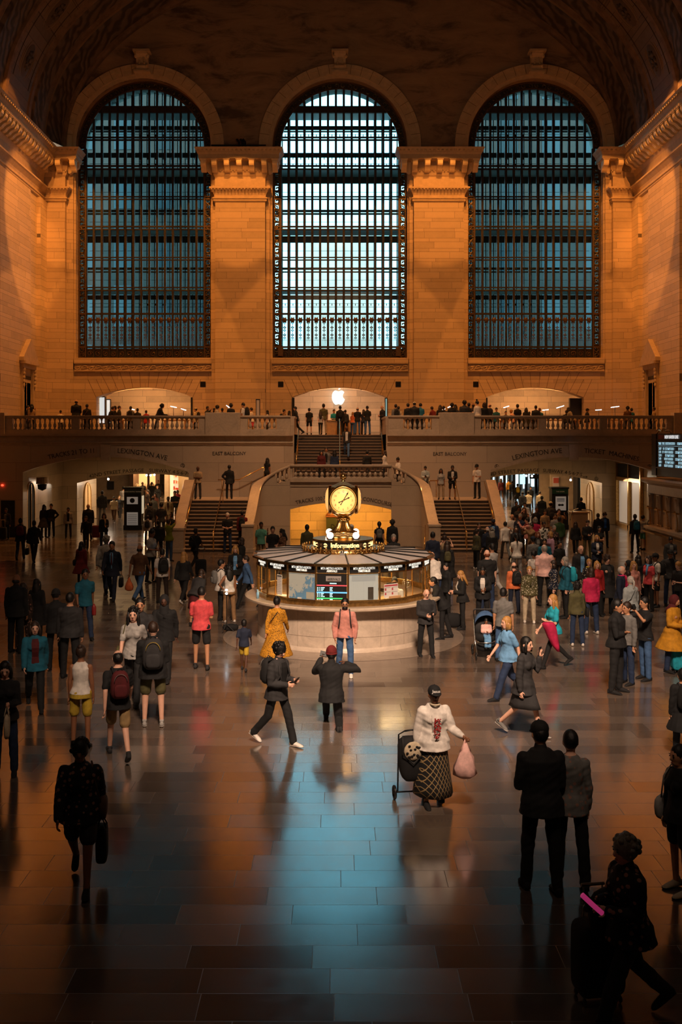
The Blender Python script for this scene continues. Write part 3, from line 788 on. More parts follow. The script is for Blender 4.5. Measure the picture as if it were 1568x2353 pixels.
# --- upper stairs
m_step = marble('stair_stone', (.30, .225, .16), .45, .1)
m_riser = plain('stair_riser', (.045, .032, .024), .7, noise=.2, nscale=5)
def steps(x0, x1, y0, y1, z0, z1, n, name='stairs', ax='Y'):
    """n risers; lowest edge at y0, top edge at y1"""
    m = MB(); dy = (y1-y0)/n; dz = (z1-z0)/n
    for k in range(n):
        a = y0+k*dy; zt = z0+(k+1)*dz
        if ax == 'Y':
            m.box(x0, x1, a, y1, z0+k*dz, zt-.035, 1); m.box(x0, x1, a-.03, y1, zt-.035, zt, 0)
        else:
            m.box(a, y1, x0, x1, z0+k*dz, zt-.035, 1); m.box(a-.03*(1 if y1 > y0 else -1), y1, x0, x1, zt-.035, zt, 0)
    return m.build(name, [m_step, m_riser], kind='structure')
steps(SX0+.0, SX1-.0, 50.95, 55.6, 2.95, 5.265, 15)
nw = MB()
for x, s in ((SX0, -1), (SX1, 1)):
    nw.box(x, x+s*.3, YB+.3, 55.6, 2.5, 5.2); nw.box(x+s*.0, x+s*.25, YB+.2, 55.9, 5.2, 6.1); nw.box(x-s*.04, x+s*.3, YB+.2, 55.9, 6.1, 6.2)
nw.build('stair_well', [m_marbY], kind='structure')
# landing block
lb = MB(); lb.box(-3.75, 4.35, 47.2, 50.97, 2.55, 2.95); lb.box(-3.75, -3.45, 48.6, 51.3, 0, 2.6); lb.box(4.05, 4.35, 48.6, 51.3, 0, 2.6)
lb.build('floor_landing', [m_marble], kind='structure')
for s in (-1, 1):
    X = lambda x: x if s < 0 else .5-x
    a, b = sorted((X(-7.1), X(-3.5))); MB().box(a, b, 48.6, YB, 0, 2.07).build('floor_side_landing', [m_marbX], kind='structure')
    a, b = sorted((X(-6.95), X(-3.8))); steps(a, b, 44.4, 48.6, 0, 2.07, 14)
    steps(48.9, YB, X(-3.9), X(-2.3), 2.07, 2.95, 6, 'stairs', 'X')
# central front wall with arch
YF = 47.0; F_ = 2300/YF
cx0, cx1 = PX(653, YF), PX(911, YF)
ar = seg_arch(cx0, cx1, 1.63, 2.04)
pf = [(-3.6, 0), (cx0, 0)]+ar+[(cx1, 0), (4.15, 0), (4.15, 2.35), (3.6, 2.7), (2.65, 3.02), (-2.1, 3.02), (-3.05, 2.7), (-3.6, 2.35)]
fw = MB().prism(pf, YF, YF+.35).build('wall_stair_front', [m_marbX], kind='structure')
rm = MB(); rm.box(cx0-.6, cx1+.6, 50.3, 50.5, 0, 2.6); rm.box(cx0-.8, cx0-.6, YF+.35, 50.5, 0, 2.6); rm.box(cx1+.6, cx1+.8, YF+.35, 50.5, 0, 2.6); rm.box(cx0-.8, cx1+.8, YF+.35, 50.5, 2.4, 2.55)
rm.build('wall_lower_passage', [ashlar('passage_stone', (.72, .55, .34), 'X', period=.9, split=.5, length=1.4)], kind='structure')
lamp('AREA', (.25, 48.4, 2.36), (.25, 49.2, 0), 260, (1, .46, .08), shape='RECTANGLE', size=4.6, name='passage_lamp').data.size_y = 1.0
balustrade(-2.1, 2.65, [(-1.98, 2.53)], 'stone balustrade along the middle landing above the lower arch', top=3.82, base=3.0, y=YF+.05)
grv = MB(); grv.tube([(-3.1, YF-.01, 2.25), (-2.2, YF-.01, 2.78), (2.75, YF-.01, 2.78), (3.65, YF-.01, 2.25)], .012, 4); grv.build('groove', m_joint, fw)
def parapet(path, label, bal=2):
    """curving stair wall; path = (x, y, z of the cap)"""
    o = empty('stair_parapet', (path[-1][0], path[-1][1], 0), label, 'parapet')
    cap = []; body = []
    pv = [Vector((a, b, 0)) for a, b, c in path]
    for i, (x, y, z) in enumerate(path):
        d = (pv[min(i+1, len(pv)-1)]-pv[max(i-1, 0)]).normalized(); n = Vector((-d.y, d.x, 0))
        for w, hh, lst, zb in ((.24, 0, cap, z-.12), (.17, 0, body, 0)):
            zt = z if lst is cap else z-.12
            if lst is body and i < bal: zt = z-.70
            a = Vector((x, y, 0))+n*w; b = Vector((x, y, 0))-n*w
            lst.append([(a.x, a.y, zb), (b.x, b.y, zb), (b.x, b.y, zt), (a.x, a.y, zt)])
    MB().loft(body).build('wall_body', [m_marbY], o)
    MB().loft(cap).build('cap', [m_marble], o, bevel=.03)
    x, y, z = path[-1]
    MB().box(x-.26, x+.26, y-.3, y+.2, 0, z-.06).build('newel', [m_marble], o, bevel=.02)
    cp = MB().box(x-.29, x+.29, y-.33, y+.23, z-.1, z+.02); cp.box(x-.29, x+.29, y-.33, y+.23, 0, .18); cp.build('newel_cap', [m_marble], o, bevel=.02)
    return o
def fine(pts, n=4):
    out = []
    for i in range(len(pts)-1):
        p0 = pts[max(i-1, 0)]; p1 = pts[i]; p2 = pts[i+1]; p3 = pts[min(i+2, len(pts)-1)]
        for k in range(n):
            t = k/n; out.append(tuple(.5*((2*b)+(-a+c)*t+(2*a-5*b+4*c-d)*t*t+(-a+3*b-3*c+d)*t**3) for a, b, c, d in zip(p0, p1, p2, p3)))
    return out+[pts[-1]]
wing = [(-2.1, 47.05, 3.82), (-2.7, 47.05, 3.56), (-3.2, 47.0, 3.27), (-3.55, 46.75, 3.0), (-3.68, 46.3, 2.68), (-3.75, 45.6, 2.1), (-3.82, 44.9, 1.52), (-3.86, 44.45, 1.24)]
ow = [(-7.1, 48.9, 3.0), (-7.08, 48.4, 2.92), (-7.0, 45.6, 1.62), (-6.95, 44.9, 1.28), (-6.94, 44.45, 1.08)]
pL = parapet(fine(wing), 'curved stone stair wall sweeping down to the left of the booth', 5)
pR = parapet([(.55-x, y, z) for x, y, z in fine(wing)], 'curved stone stair wall sweeping down to the right of the booth', 5)
for o, s in ((pL, 1), (pR, -1)):
    for k in range(4):
        t = (k+.6)/4.4; x = -2.15-t*.9; x = x if s > 0 else .55-x; z = 3.12-t*.42
        put('baluster', BALM, o, (x-o.location.x, 47.04-o.location.y, z), scale=(1, 1, 1))
parapet(fine(ow), 'straight stone parapet on the left edge of the left lower stairs', 0)
parapet([(.5-x, y, z) for x, y, z in fine(ow)], 'straight stone parapet on the right edge of the right lower stairs', 0)
def handrail(pts, label, posts=2, r=.024, h=.85):
    o = empty('handrail', (pts[0][0], pts[0][1], 0), label, 'handrail')
    m = MB().tube(pts, r, 8); m.build('rail', m_brass, o, smooth=True)
    if posts:
        q = MB()
        for k in range(posts):
            t = (k+.12)/(posts-.76) if posts > 1 else .5; i = t*(len(pts)-1); a = int(min(i, len(pts)-2)); f = i-a
            p = Vector(pts[a]).lerp(Vector(pts[a+1]), f); q.tube([p, p-Vector((0, 0, h))], r*.8, 6)
        q.build('post', m_brassD, o, smooth=True)
    return o
handrail([(-5.4, 48.7, 2.97), (-5.4, 44.6, .95), (-5.4, 44.35, .88)], 'brass handrail down the middle of the left lower stairs', 3)
handrail([(5.85, 48.9, 3.05), (5.85, 48.7, 2.97), (5.85, 44.6, .95), (5.85, 44.35, .88)], 'brass handrail down the middle of the right lower stairs', 4)
handrail([(PX(781, 53), 55.8, 6.15), (PX(781, 53), 55.5, 6.1), (PX(781, 53), 51.2, 3.95), (PX(781, 53), 50.9, 3.85)], 'brass handrail down the middle of the upper stairs', 3)
handrail([(SX0+.12, 55.7, 6.15), (SX0+.12, 51.1, 3.9)], 'brass handrail on the left side of the upper stairs', 3)
handrail([(SX1-.12, 55.7, 6.15), (SX1-.12, 51.1, 3.9)], 'brass handrail on the right side of the upper stairs', 3)
handrail([(-6.75, 48.6, 2.97), (-6.72, 44.5, .95)], 'brass handrail along the outer wall of the left lower stairs', 0)
handrail([(7.25, 48.6, 2.97), (7.22, 44.5, .95)], 'brass handrail along the outer wall of the right lower stairs', 0)
handrail([(-4.05, 48.6, 2.97), (-4.07, 44.5, .95)], 'brass handrail on the inner wall of the left lower stairs', 0)
handrail([(4.58, 48.6, 2.97), (4.6, 44.5, .95)], 'brass handrail on the inner wall of the right lower stairs', 0)
handrail([(-5.95, 50.9, 2.95), (-4.9, 50.9, 2.95), (-3.3, 50.9, 3.75)], 'brass handrail rising along the wall from the left landing', 2)
handrail([(4.3, 49.6, 2.95), (5.1, 49.6, 2.97)], 'short brass handrail on the right landing', 2)
# --- inscriptions
def arch_text(txt, px, x0, x1, zs, zc, Y, off, size, parent, width):
    c = (x0+x1)/2; h = (x1-x0)/2; k = zc-zs; R = (h*h+k*k)/(2*k); zo = zc-R
    X = PX(px, Y); t = math.asin((X-c)/(R+off))
    inscription(txt, size, (X, Y-.012, zo+(R+off)*math.cos(t)), parent, m_ink, rot=-t, arcR=R+off, width=width*Y/F)
arch_text('TRACKS 21 TO 11', 165, XA0, XA1, 3.33, 4.1, YB, .23, .34, bw, 106)
arch_text('LEXINGTON AVE', 327, XA0, XA1, 3.33, 4.1, YB, .23, .36, bw, 114)
arch_text('LEXINGTON AVE', 1235, XB0, XB1, 3.33, 4.1, YB, .23, .36, bw, 114)
arch_text('TICKET  MACHINES', 1406, XB0, XB1, 3.33, 4.1, YB, .23, .34, bw, 126)
inscription('EAST BALCONY', .26, (PX(527, YB), YB-.012, PZ(1046, YB)), bw, m_ink, width=77*YB/F)
inscription('EAST BALCONY', .26, (PX(1034, YB), YB-.012, PZ(1047, YB)), bw, m_ink, width=77*YB/F)
arch_text('TRACKS 100 TO 117   DINING CONCOURSE', 791, cx0, cx1, 1.63, 2.04, YF, .15, .26, fw, 222)
def access(px, py, Y, parent):
    X, Z = P(px, py, Y); m = MB(); y = Y-.012
    m.tube([(X+.10*math.cos(t*PI/8), y, Z+.10*math.sin(t*PI/8)) for t in range(16)], .012, 4, 0, True)
    m.tube([(X-.01, y, Z+.06), (X-.01, y, Z), (X+.04, y, Z), (X+.06, y, Z-.05)], .01, 4); m.ball((X-.01, y, Z+.075), .014, 6, 4)
    m.tube([(X+.045*math.cos(2+t*.5)-.0, y, Z-.02+.045*math.sin(2+t*.5)) for t in range(8)], .008, 4); m.build('wheelchair_symbol', m_ink, parent)
access(420, 1070, YB, bw); access(1142, 1072, YB, bw); access(1493, 1072, YB, bw)
# shallow framed plates on the balcony wall
for px in (530, 1035):
    X0, Z0 = P(px, 1085, YB)
    MB().box(X0-.33, X0+.33, YB-.02, YB+.01, Z0-.25, Z0+.25).build('wall_plate', [m_marble], bw)
# ================================================================== PASSAGES UNDER THE BALCONY
Y2 = 59.0
S2 = F/Y2
xl0, xl1 = PX(177, Y2), PX(492, Y2); xr0, xr1 = PX(1073, Y2), PX(1384, Y2)
a2 = seg_arch(xl0, xl1, 2.44, 2.98); a3 = seg_arch(xr0, xr1, 2.44, 2.98)
p2 = [(-16.1, 0), (xl0, 0)]+a2+[(xl1, 0), (-6.5, 0), (-6.5, 4.3), (-16.1, 4.3)]
m_pass = ashlar('passage_wall', (.62, .48, .32), 'X', period=1.5, split=.5, length=2.0, joint=.01, rough=.5, gloss=.2)
m_passY = ashlar('passage_wall_side', (.62, .48, .32), 'Y', period=1.5, split=.5, length=2.0, joint=.01, rough=.3, gloss=.4)
w2 = MB().prism(p2, Y2, Y2+.5).build('wall_passage_left', [m_pass], kind='structure')
p3 = [(6.6, 0), (xr0, 0)]+a3+[(xr1, 0), (16.6, 0), (16.6, 4.3), (6.6, 4.3)]
w3 = MB().prism(p3, Y2, Y2+.5).build('wall_passage_right', [m_pass], kind='structure')
arch_text('42ND STREET PASSAGE', 268, xl0, xl1, 2.44, 2.98, Y2, .10, .3, w2, 126)
arch_text('SUBWAY 4\u00b75\u00b76\u00b77\u00b7S', 391, xl0, xl1, 2.44, 2.98, Y2, .10, .3, w2, 96)
arch_text('42ND STREET PASSAGE', 1175, xr0, xr1, 2.44, 2.98, Y2, .10, .3, w3, 130)
arch_text('SUBWAY 4\u00b75\u00b76\u00b77\u00b7S', 1293, xr0, xr1, 2.44, 2.98, Y2, .10, .3, w3, 90)
ar_ = MB(); X, Z = P(1345, 1096, Y2); ar_.box(X-.14, X+.1, Y2-.02, Y2, Z-.015, Z+.015); ar_.prism([(X+.04, Z+.08), (X+.15, Z), (X+.04, Z-.08), (X+.10, Z)], Y2-.02, Y2); ar_.build('arrow_symbol', m_ink, w3)
access(1371, 1100, Y2, w3)
# ceilings
cl = MB(); cl.box(-26, SX0-.3, YB+.6, 63.95, 4.2, 4.3); cl.box(SX1+.3, 26, YB+.6, 63.95, 4.2, 4.3); cl.box(-26, 26, Y2+.5, 112, 3.3, 3.5); cl.build('ceiling_passage', [plain('passage_ceiling', (.45, .34, .22), .7)], kind='structure')
sw = MB()
for x in (-16.1, 16.6): sw.box(x-.15 if x < 0 else x, x if x < 0 else x+.15, YB+.7, Y2, 0, 4.25)
sw.box(-7.2, -6.5, YB+.7, Y2, 0, 4.25); sw.box(6.95, 7.3, YB+.7, Y2, 0, 4.25)
sw.box(xl0-.4, xl0, Y2+.5, 63.8, 0, 3.4); sw.box(xr1, xr1+.4, Y2+.5, 64.2, 0, 3.4)
sw.box(-24, xl0-.3, 63.8, 64.0, 0, 3.4); sw.box(xr1+.3, 24, 64.2, 64.4, 0, 3.4); sw.box(-24, -23.6, 63.8, 112, 0, 3.4); sw.box(23.6, 24, 64, 112, 0, 3.4); sw.box(-24, 24, 111.5, 112, 0, 3.4)
sw.box(-7.4, -7.0, Y2+.5, 100, 0, 3.4); sw.box(6.6, 7.0, Y2+.5, 78, 0, 3.4)
sw.build('wall_passage_sides', [m_passY], kind='structure')
pb = MB()
pb.box(-24, PX(297, 80), 80, 80.3, 0, 3.4); pb.box(-24, PX(297, 80), 79.95, 80, 0, .22, 1)
pb.build('wall_passage_back', [m_tan, m_black], kind='structure')
def door_arch(n, X, yc, w, h, sg, glassm, label=None):
    o = empty('door_%d' % n, (X, yc, 0), kind='structure')
    A = [(-w/2, 0), (-w/2, h-w/2)]+[(w/2*math.cos(PI-PI*i/10), h-w/2+w/2*math.sin(PI*i/10)) for i in range(1, 10)]+[(w/2, h-w/2), (w/2, 0)]
    fnn = lambda u, d, z: (X+sg*d, yc+u, z)
    MB().prism(A, .0, .04, fn=fnn).build('door_leaf', glassm, o)
    B = [(u*1.12, z*1.02) for u, z in A]
    fr = MB(); fr.prism(B, .0, .07, holes=[[(u*.95, z*.99+.01) for u, z in A]], fn=fnn); fr.box(X, X+sg*.08, yc-.03, yc+.03, 0, h-.1); fr.build('door_frame', m_brassD, o)
    return o
door_arch(3, -16.1, 52.85, 1.3, 2.75, 1, m_dark)
m_dglow = glow('lit_door_glass', (.55, .30, .10), .6)
door_arch(4, xl0, 61.4, 1.6, 2.35, 1, m_dglow)
door_arch(5, xr1, 61.6, 1.6, 2.35, -1, m_tan)
# glazed doors on the right side wall
o = empty('door_6', (16.6, 56, 0), kind='structure')
g = MB(); pw_ = MB()
for y0, y1 in ((54.2, 55.7), (56.6, 58.2)):
    g.box(16.54, 16.57, y0, y1, .25, 2.6)
g.build('door_pane', glow('lit_door_panel', (.62, .50, .38), .35), o)
for y in (53.9, 56.1, 58.5): pw_.box(16.42, 16.6, y-.1, y+.1, 0, 3.7)
pw_.box(16.42, 16.6, 53.9, 58.5, 2.65, 2.85); pw_.box(16.42, 16.6, 53.9, 58.5, 3.62, 3.75); pw_.box(16.42, 16.6, 53.9, 58.5, 0, .2); pw_.build('door_frame', m_brassD, o)
tp = MB(); tp.box(16.53, 16.57, 53.9, 58.5, 2.85, 3.6); tp.build('transom_pane', m_dark, o)
# shops at the end of the passages
m_shelfw = glow('lit_shelf_back', (1, .78, .55), .55)
def shop_left():
    Y = 79.0; x0, x1 = PX(298, Y), PX(356, Y)
    o = empty('shop_front', ((x0+x1)/2, Y, 0), 'shop counter with warm lit goods seen through the left archway', 'shop')
    m = MB(); m.box(x0+.05, x1, Y+2, Y+2.2, 0, 3.28); m.box(x0+.05, x0+.35, Y-.3, Y+2, 0, 3.28); m.box((x0+x1)/2+.4, (x0+x1)/2+.55, Y, Y+.2, 0, 3.28); m.build('dark_panelling', plain('dark_wood', (.12, .06, .03), .5), o)
    MB().box(x0, x1, Y, Y+.6, 0, 1.15).build('counter', m_wood, o)
    MB().box(x0, x1-.3, Y+1.9, Y+1.95, 1.2, 3.0).build('lit_back', glow('shop_lit_back', (1, .55, .22), .8), o)
    ch = MB()
    for i in range(14):
        for j in range(2): ch.ball((x0+.2+i*(x1-x0-.4)/14, Y+.3+.3*j, 2.75-.12*j), .07, 8, 6)
    ch.build('lamp_cluster', glow('shop_chandelier', (1, .62, .25), 6), o)
    rnd = random.Random(3)
    g = MB()
    for i in range(30):
        x = x0+.1+(x1-x0-.2)*rnd.random(); h = .1+.3*rnd.random(); g.lathe([(.0, 0), (.07, 0), (.08, h*.6), (.03, h), (0, h)], (x, Y+.1+.4*rnd.random(), 1.15), 8)
    go = g.build('goods', plain('cream_goods', (.8, .62, .38), .4), o); go['kind'] = 'stuff'
    lamp('POINT', ((x0+x1)/2, Y+.2, 2.6), None, 120, (1, .68, .36), shadow_soft_size=.3, name='shop_lamp')
shop_left()
def shelf_wall():
    Y = 71.0; x0, x1 = PX(388, Y), PX(417, Y)
    o = empty('display_shelf', ((x0+x1)/2, Y, 0), 'bright white wall shelf with rows of red and white goods', 'shelf')
    MB().box(x0, x1, Y, Y+.1, 0, 3.2).build('back_panel', m_shelfw, o)
    b = MB()
    for z in (1.0, 1.45, 1.9, 2.35): b.box((x0+x1)/2-.1, x1, Y-.3, Y, z-.03, z)
    b.build('shelf_board', m_white, o)
    rnd = random.Random(5); cols = [plain('red_pack', (.6, .05, .04), .4), plain('cream_pack', (.8, .7, .5), .4), plain('orange_pack', (.8, .3, .08), .4)]
    g = MB()
    for z in (1.0, 1.45, 1.9, 2.35):
        x = (x0+x1)/2-.08
        while x < x1-.05: w = .05+.05*rnd.random(); g.box(x, x+w*.9, Y-.25, Y-.05, z, z+.12+.16*rnd.random(), rnd.randrange(3)); x += w
    q = g.build('goods', cols, o); q['kind'] = 'stuff'
    MB().box(PX(378, 68), PX(388, 68), 68, 68.5, 0, 3.3).build('wall_column', m_tan, kind='structure')
    MB().box(x1+.02, x1+.9, Y-1.5, Y-1.2, 0, 3.3).build('wall_column', m_tan, kind='structure')
shelf_wall()
po = MB().box(PX(247, 79.9), PX(262, 79.9), 79.85, 79.94, PZ(1125, 79.9), PZ(1106, 79.9))
tag(po.build('notice_board', m_black), 'dark notice board on the tan wall through the left archway', 'notice board')
def storefront():
    Y = 92.0
    o = empty('shop_window', (PX(1185, Y), Y, 0), 'bright bluish shop windows at the far end of the right passage', 'shop')
    MB().box(PX(1128, Y), PX(1240, Y), Y+2, Y+2.2, 0, 3.3).build('back_wall', plain('shop_back', (.3, .26, .22), .6), o)
    rnd = random.Random(9); g = MB(); h = MB(); x = PX(1128, Y)
    while x < PX(1240, Y)-.3:
        w = .12+.3*rnd.random(); (g if rnd.random() < .6 else h).box(x, x+w, Y+1, Y+1.05, .1+.9*rnd.random(), 2.2+rnd.random()); x += w+.12
    g.build('lit_pane', glow('cool_shop_light', (.62, .85, .95), 1.6), o); h.build('merchandise', plain('dark_merch', (.1, .07, .05), .5), o)
    f = MB()
    for p in (1128, 1160, 1182, 1210, 1240): f.box(PX(p, Y)-.12, PX(p, Y)+.12, Y, Y+.2, 0, 3.3)
    f.build('frame', m_iron, o)
    MB().box(PX(1194, Y), PX(1206, Y), Y-.3, Y-.25, PZ(1112, Y), PZ(1090, Y)).build('poster', glow('cyan_poster', (.35, .75, .85), 2.0), o)
    MB().box(PX(1218, 80), PX(1241, 80), 80, 80.1, PZ(1100, 80), PZ(1091, 80)).build('hanging_sign', m_iron, o)
storefront()
MB().box(PX(1243, 74), PX(1265, 74), 74, 74.6, 0, 3.3).build('wall_column', m_tan, kind='structure')
rp = MB(); rp.box(PX(1266, 72), PX(1320, 72), 72, 72.3, 0, 3.3); rp.build('wall_passage_end', m_tan, kind='structure')
pst = MB().box(PX(1271, 71.9), PX(1285, 71.9), 71.85, 71.95, PZ(1119, 71.9), PZ(1096, 71.9)); pst.box(PX(1272, 71.9), PX(1284, 71.9), 71.83, 71.86, PZ(1110, 71.9), PZ(1098, 71.9), 1)
tag(pst.build('poster', [plain('poster_white', (.6, .5, .45), .5), plain('poster_red', (.5, .08, .04), .5)]), 'red and white poster on the wall above the right directory', 'poster')
MB().box(PX(1320, 70), PX(1326, 70), 69, 70.3, 0, 3.3).build('wall_column', m_iron, kind='structure')
tl = MB().box(PX(1326, 75), PX(1338, 75), 75, 75.05, 1.2, 3.1); tag(tl.build('lit_display', glow('teal_display', (.30, .62, .62), 1.0)), 'teal lit display between columns at the back of the right passage', 'display')
# spotlights on the passage ceilings
def bulb(px, py, Y, e, col=(.85, .93, 1), watt=60):
    X, Z = P(px, py, Y); m = MB().ball((X, Y, Z), .06, 10, 8); m.tube([(X, Y, Z+.05), (X, Y, Z+.35)], .05, 8, 1)
    o = m.build('spotlight', [glow('bulb_glow', col, e), m_iron], smooth=True)
    if watt: lamp('POINT', (X, Y-.02, Z-.12), None, watt, (1, .80, .58), shadow_soft_size=.06, name='spotlight_light')
    return o
bl = [(249, 1101, 62, 'white ceiling spotlight left of the left directory'), (337, 1092, 66, 'leftmost of three white spotlights in the left passage'), (346, 1092, 66, 'middle of three white spotlights in the left passage'), (355, 1091, 66, 'rightmost of three white spotlights in the left passage'),
      (1210, 1093, 66, 'leftmost white spotlight in the right passage'), (1223, 1094, 66, 'white spotlight beside the hanging sign in the right passage'), (1312, 1103, 61, 'white spotlight above the officer desk in the right passage')]
for i, (px, py, Y, l) in enumerate(bl): tag(bulb(px, py, Y, 25, watt=(90 if i in (0, 2, 4, 6) else 0)), l, 'spotlight')
for x in (-11.2, 11.6):
    for y, w in ((55.2, 60), (68, 480), (84, 520)):
        lamp('AREA', (x, y, 4.1 if y < 59 else 3.25), (x, y, 0), w, (1, .60, .27), shape='RECTANGLE', size=5, name='passage_lamp').data.size_y = 2.5 if y < 59 else 8
lamp('AREA', (-15.9, 84, 3.2), (-17, 84, 0), 60, (1, .66, .36), shape='DISK', size=3, name='passage_lamp')
# --- directory pillars
def directory(px0, px1, ytop, ybot, label, green):
    Y = F*5/(ybot-CY); x0, x1 = PX(px0, Y), PX(px1, Y); zt = PZ(ytop, Y); o = empty('directory_pillar', ((x0+x1)/2, Y, 0), label, 'directory')
    w = x1-x0
    m = MB().box(x0, x1, Y, Y+.7, .25, zt); m.box(x0-.04, x1+.04, Y-.04, Y+.74, 0, .27); m.box(x0-.04, x1+.04, Y-.04, Y+.74, zt-.06, zt+.04); m.build('cabinet', [m_black], o, bevel=.02)
    MB().box(x0+.02, x1-.02, Y-.02, Y, zt-.34, zt-.07).build('header', plain('header_green' if green else 'header_dark', (.01, .05, .03) if green else (.02, .03, .03), .4), o)
    p = MB()
    if green:
        p.box(x0+.22*w, x1-.15*w, Y-.02, Y, zt-1.25, zt-.48)
    else:
        p.box(x0+.17*w, x1-.2*w, Y-.02, Y, zt-.9, zt-.5); p.box(x0+.17*w, x1-.2*w, Y-.02, Y, zt-2.15, zt-1.35)
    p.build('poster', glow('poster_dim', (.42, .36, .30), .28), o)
    q = MB()
    if green:
        for k in range(4): q.box(x0+.3*w, x1-.24*w, Y-.03, Y-.02, zt-.60-k*.05, zt-.58-k*.05)
        q.ball(((x0+x1)/2-.1*w+.05, Y-.02, zt-.95), (.09, .01, .06), 10, 6); q.ball(((x0+x1)/2+.12*w, Y-.02, zt-.95), (.09, .01, .06), 10, 6)
        inscription('THE SHOPS', .09, ((x0+x1)/2, Y-.03, zt-.24), o, m_white, name='lettering')
    else:
        q.ball((x0+.48*w, Y-.02, zt-.7), (.14, .01, .14), 14, 6)
        for k in range(6): q.box(x0+.22*w, x1-.25*w, Y-.03, Y-.02, zt-1.5-k*.1, zt-1.48-k*.1)
        inscription('GRAND CENTRAL TERMINAL', .075, ((x0+x1)/2+.02, Y-.03, zt-.24), o, m_white, name='lettering')
    q.build('print', m_black, o)
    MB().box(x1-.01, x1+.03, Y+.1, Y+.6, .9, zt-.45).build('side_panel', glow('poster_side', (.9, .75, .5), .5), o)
directory(285, 325, 1121, 1218, 'tall black directory pillar with grey posters under the left archway', False)
directory(1269, 1307, 1121, 1217, 'tall black directory pillar with green header under the right archway', True)
# officer's desk in the right passage
Yd = F*5/(1236-CY)
o = empty('guard_desk', (PX(1332, Yd), Yd, 0), 'brown guard desk with curved metal rail under the right archway', 'desk')
x0, x1 = PX(1315, Yd), PX(1352, Yd)
MB().box(x0, x1, Yd, Yd+.7, 0, 1.25).build('body', [m_tan], o, bevel=.03)
MB().box(x0-.05, x1+.05, Yd-.05, Yd+.75, 1.25, 1.32).build('top', [m_wood], o, bevel=.01)
MB().tube(fine([(x0-.1, Yd-.1, .9), (x0, Yd-.1, 1.35), (x0+.3, Yd-.1, 1.5)])+[], .025, 6).tube(fine([(x1-.3, Yd+.1, 1.42), (x1+.12, Yd, 1.4), (x1+.2, Yd, 1.2), (x1+.2, Yd, 0)]), .03, 6).build('rail', m_chrome, o, smooth=True)
# ================================================================== TICKET OFFICE (right) and departure board
TX, TY1, TY0 = 14.0, 45.6, 26.0
t = MB(); t.box(TX+.35, XR, TY0, TY1, 0, 3.0); t.box(TX, XR, TY0, TY1, 0, 1.05)
tb = t.build('wall_ticket_office', [m_marbY], kind='structure')
cn = MB(); pr = [(.35, 2.55), (.3, 2.58), (.3, 2.95), (.22, 3.0), (.12, 3.05), (-.02, 3.1), (-.05, 3.2), (.0, 3.28), (4.6, 3.28)]
v = []
for y in (TY0, TY1+.1): v += [(TX+a, y, z) for a, z in pr]
n = len(pr); cn.add(v, [(i, i+1, n+i+1, n+i) for i in range(n-1)]+[tuple(range(n)), tuple(range(2*n-1, n-1, -1))]); trim(cn, [m_marble])
lg = MB(); lg.box(TX-.16, TX+.4, TY0, TY1-.7, 1.05, 1.17); trim(lg, [m_marble]); 
lr = MB(); lr.box(TX-.2, TX-.12, TY0, TY1-.7, .88, .95); trim(lr, [m_brassD])
to = MB(); tpil = MB(); k = 0; y = TY1-.3
while y > TY0+1.5:
    for d in (0, .22): tpil.lathe([(.09, 0), (.09, .08), (.06, .1), (.055, 1.2), (.07, 1.24), (.09, 1.36)], (TX+.27, y-d, 1.17), 8)
    tpil.box(TX+.18, TX+.36, y-.32, y+.1, 1.6+.92, 2.55)
    to.box(TX+.33, TX+.36, y-1.0, y-.42, 1.2, 2.4); y -= 1.18; k += 1
to.build('ticket_window', m_dark, tb); tpil.build('column', m_marble, tb, smooth=False)
b = MB(); y = TY1-.9
for k in range(6):
    b.tube([(TX+.1, y, 1.2), (TX+.08, y, 1.75), (TX-.02, y-.1, 1.95)], .02, 5); b.box(TX-.05, TX+.12, y-.2, y+.2, 1.92, 1.98); b.ball((TX-.02, y, 2.0), .05, 6, 5); y -= 1.18
b.build('bracket', m_brassD, tb)
inscription('TICKETS', .24, (0, 0, 0), tb, m_ink, name='lettering')
li = tb.children[-1]; li.matrix_parent_inverse = Matrix(); li.rotation_euler = (0, 0, -PI/2); li.location = (TX+.28, TY1-2.2, 2.68)
# departure board
BX = 14.15
o = empty('departure_board', (BX, 41, 3.4), 'black departure board with rows of pale blue lettering above ticket windows', 'departure board')
MB().box(BX, BX+.35, 33, 44.7, 3.42, 5.25).build('case', [m_black], o)
fm = MB(); fm.box(BX-.04, BX, 33, 44.7, 3.75, 3.8); fm.box(BX-.04, BX, 44.0, 44.06, 3.42, 5.25); fm.box(BX-.04, BX, 33, 44.7, 4.98, 5.01)
fm.build('frame', plain('board_frame', (.08, .05, .03), .4, .6), o)
MB().box(BX-.02, BX, 42.9, 43.7, 5.02, 5.2).build('red_header', plain('board_red', (.18, .015, .015), .5), o)
m_led = glow('board_letter', (.40, .66, .78), .55); m_ledw = glow('board_header_letter', (.8, .8, .8), .7)
def wall_text(txt, size, y, z, parent, mat, x=BX-.025, w=None):
    m = text_mb(txt, size, .01, size*.03); lo = min(v[0] for v in m.v); hi = max(v[0] for v in m.v); s = (w/(hi-lo)) if w else 1
    m.v = [(x+q[1], y-(q[0]-lo)*s, z+q[2]) for q in m.v]; return m.build('lettering', mat, parent, fix=False)
wall_text('NEW HAVEN LINE', .2, 42.85, 5.04, o, m_ledw, w=1.7)
wall_text('TIME  TRK  DESTINATION      REMARKS', .15, 43.7, 4.78, o, m_led, w=3.2)
MB().box(BX-.03, BX, 40, 43.7, 4.715, 4.73).build('rule', m_led, o)
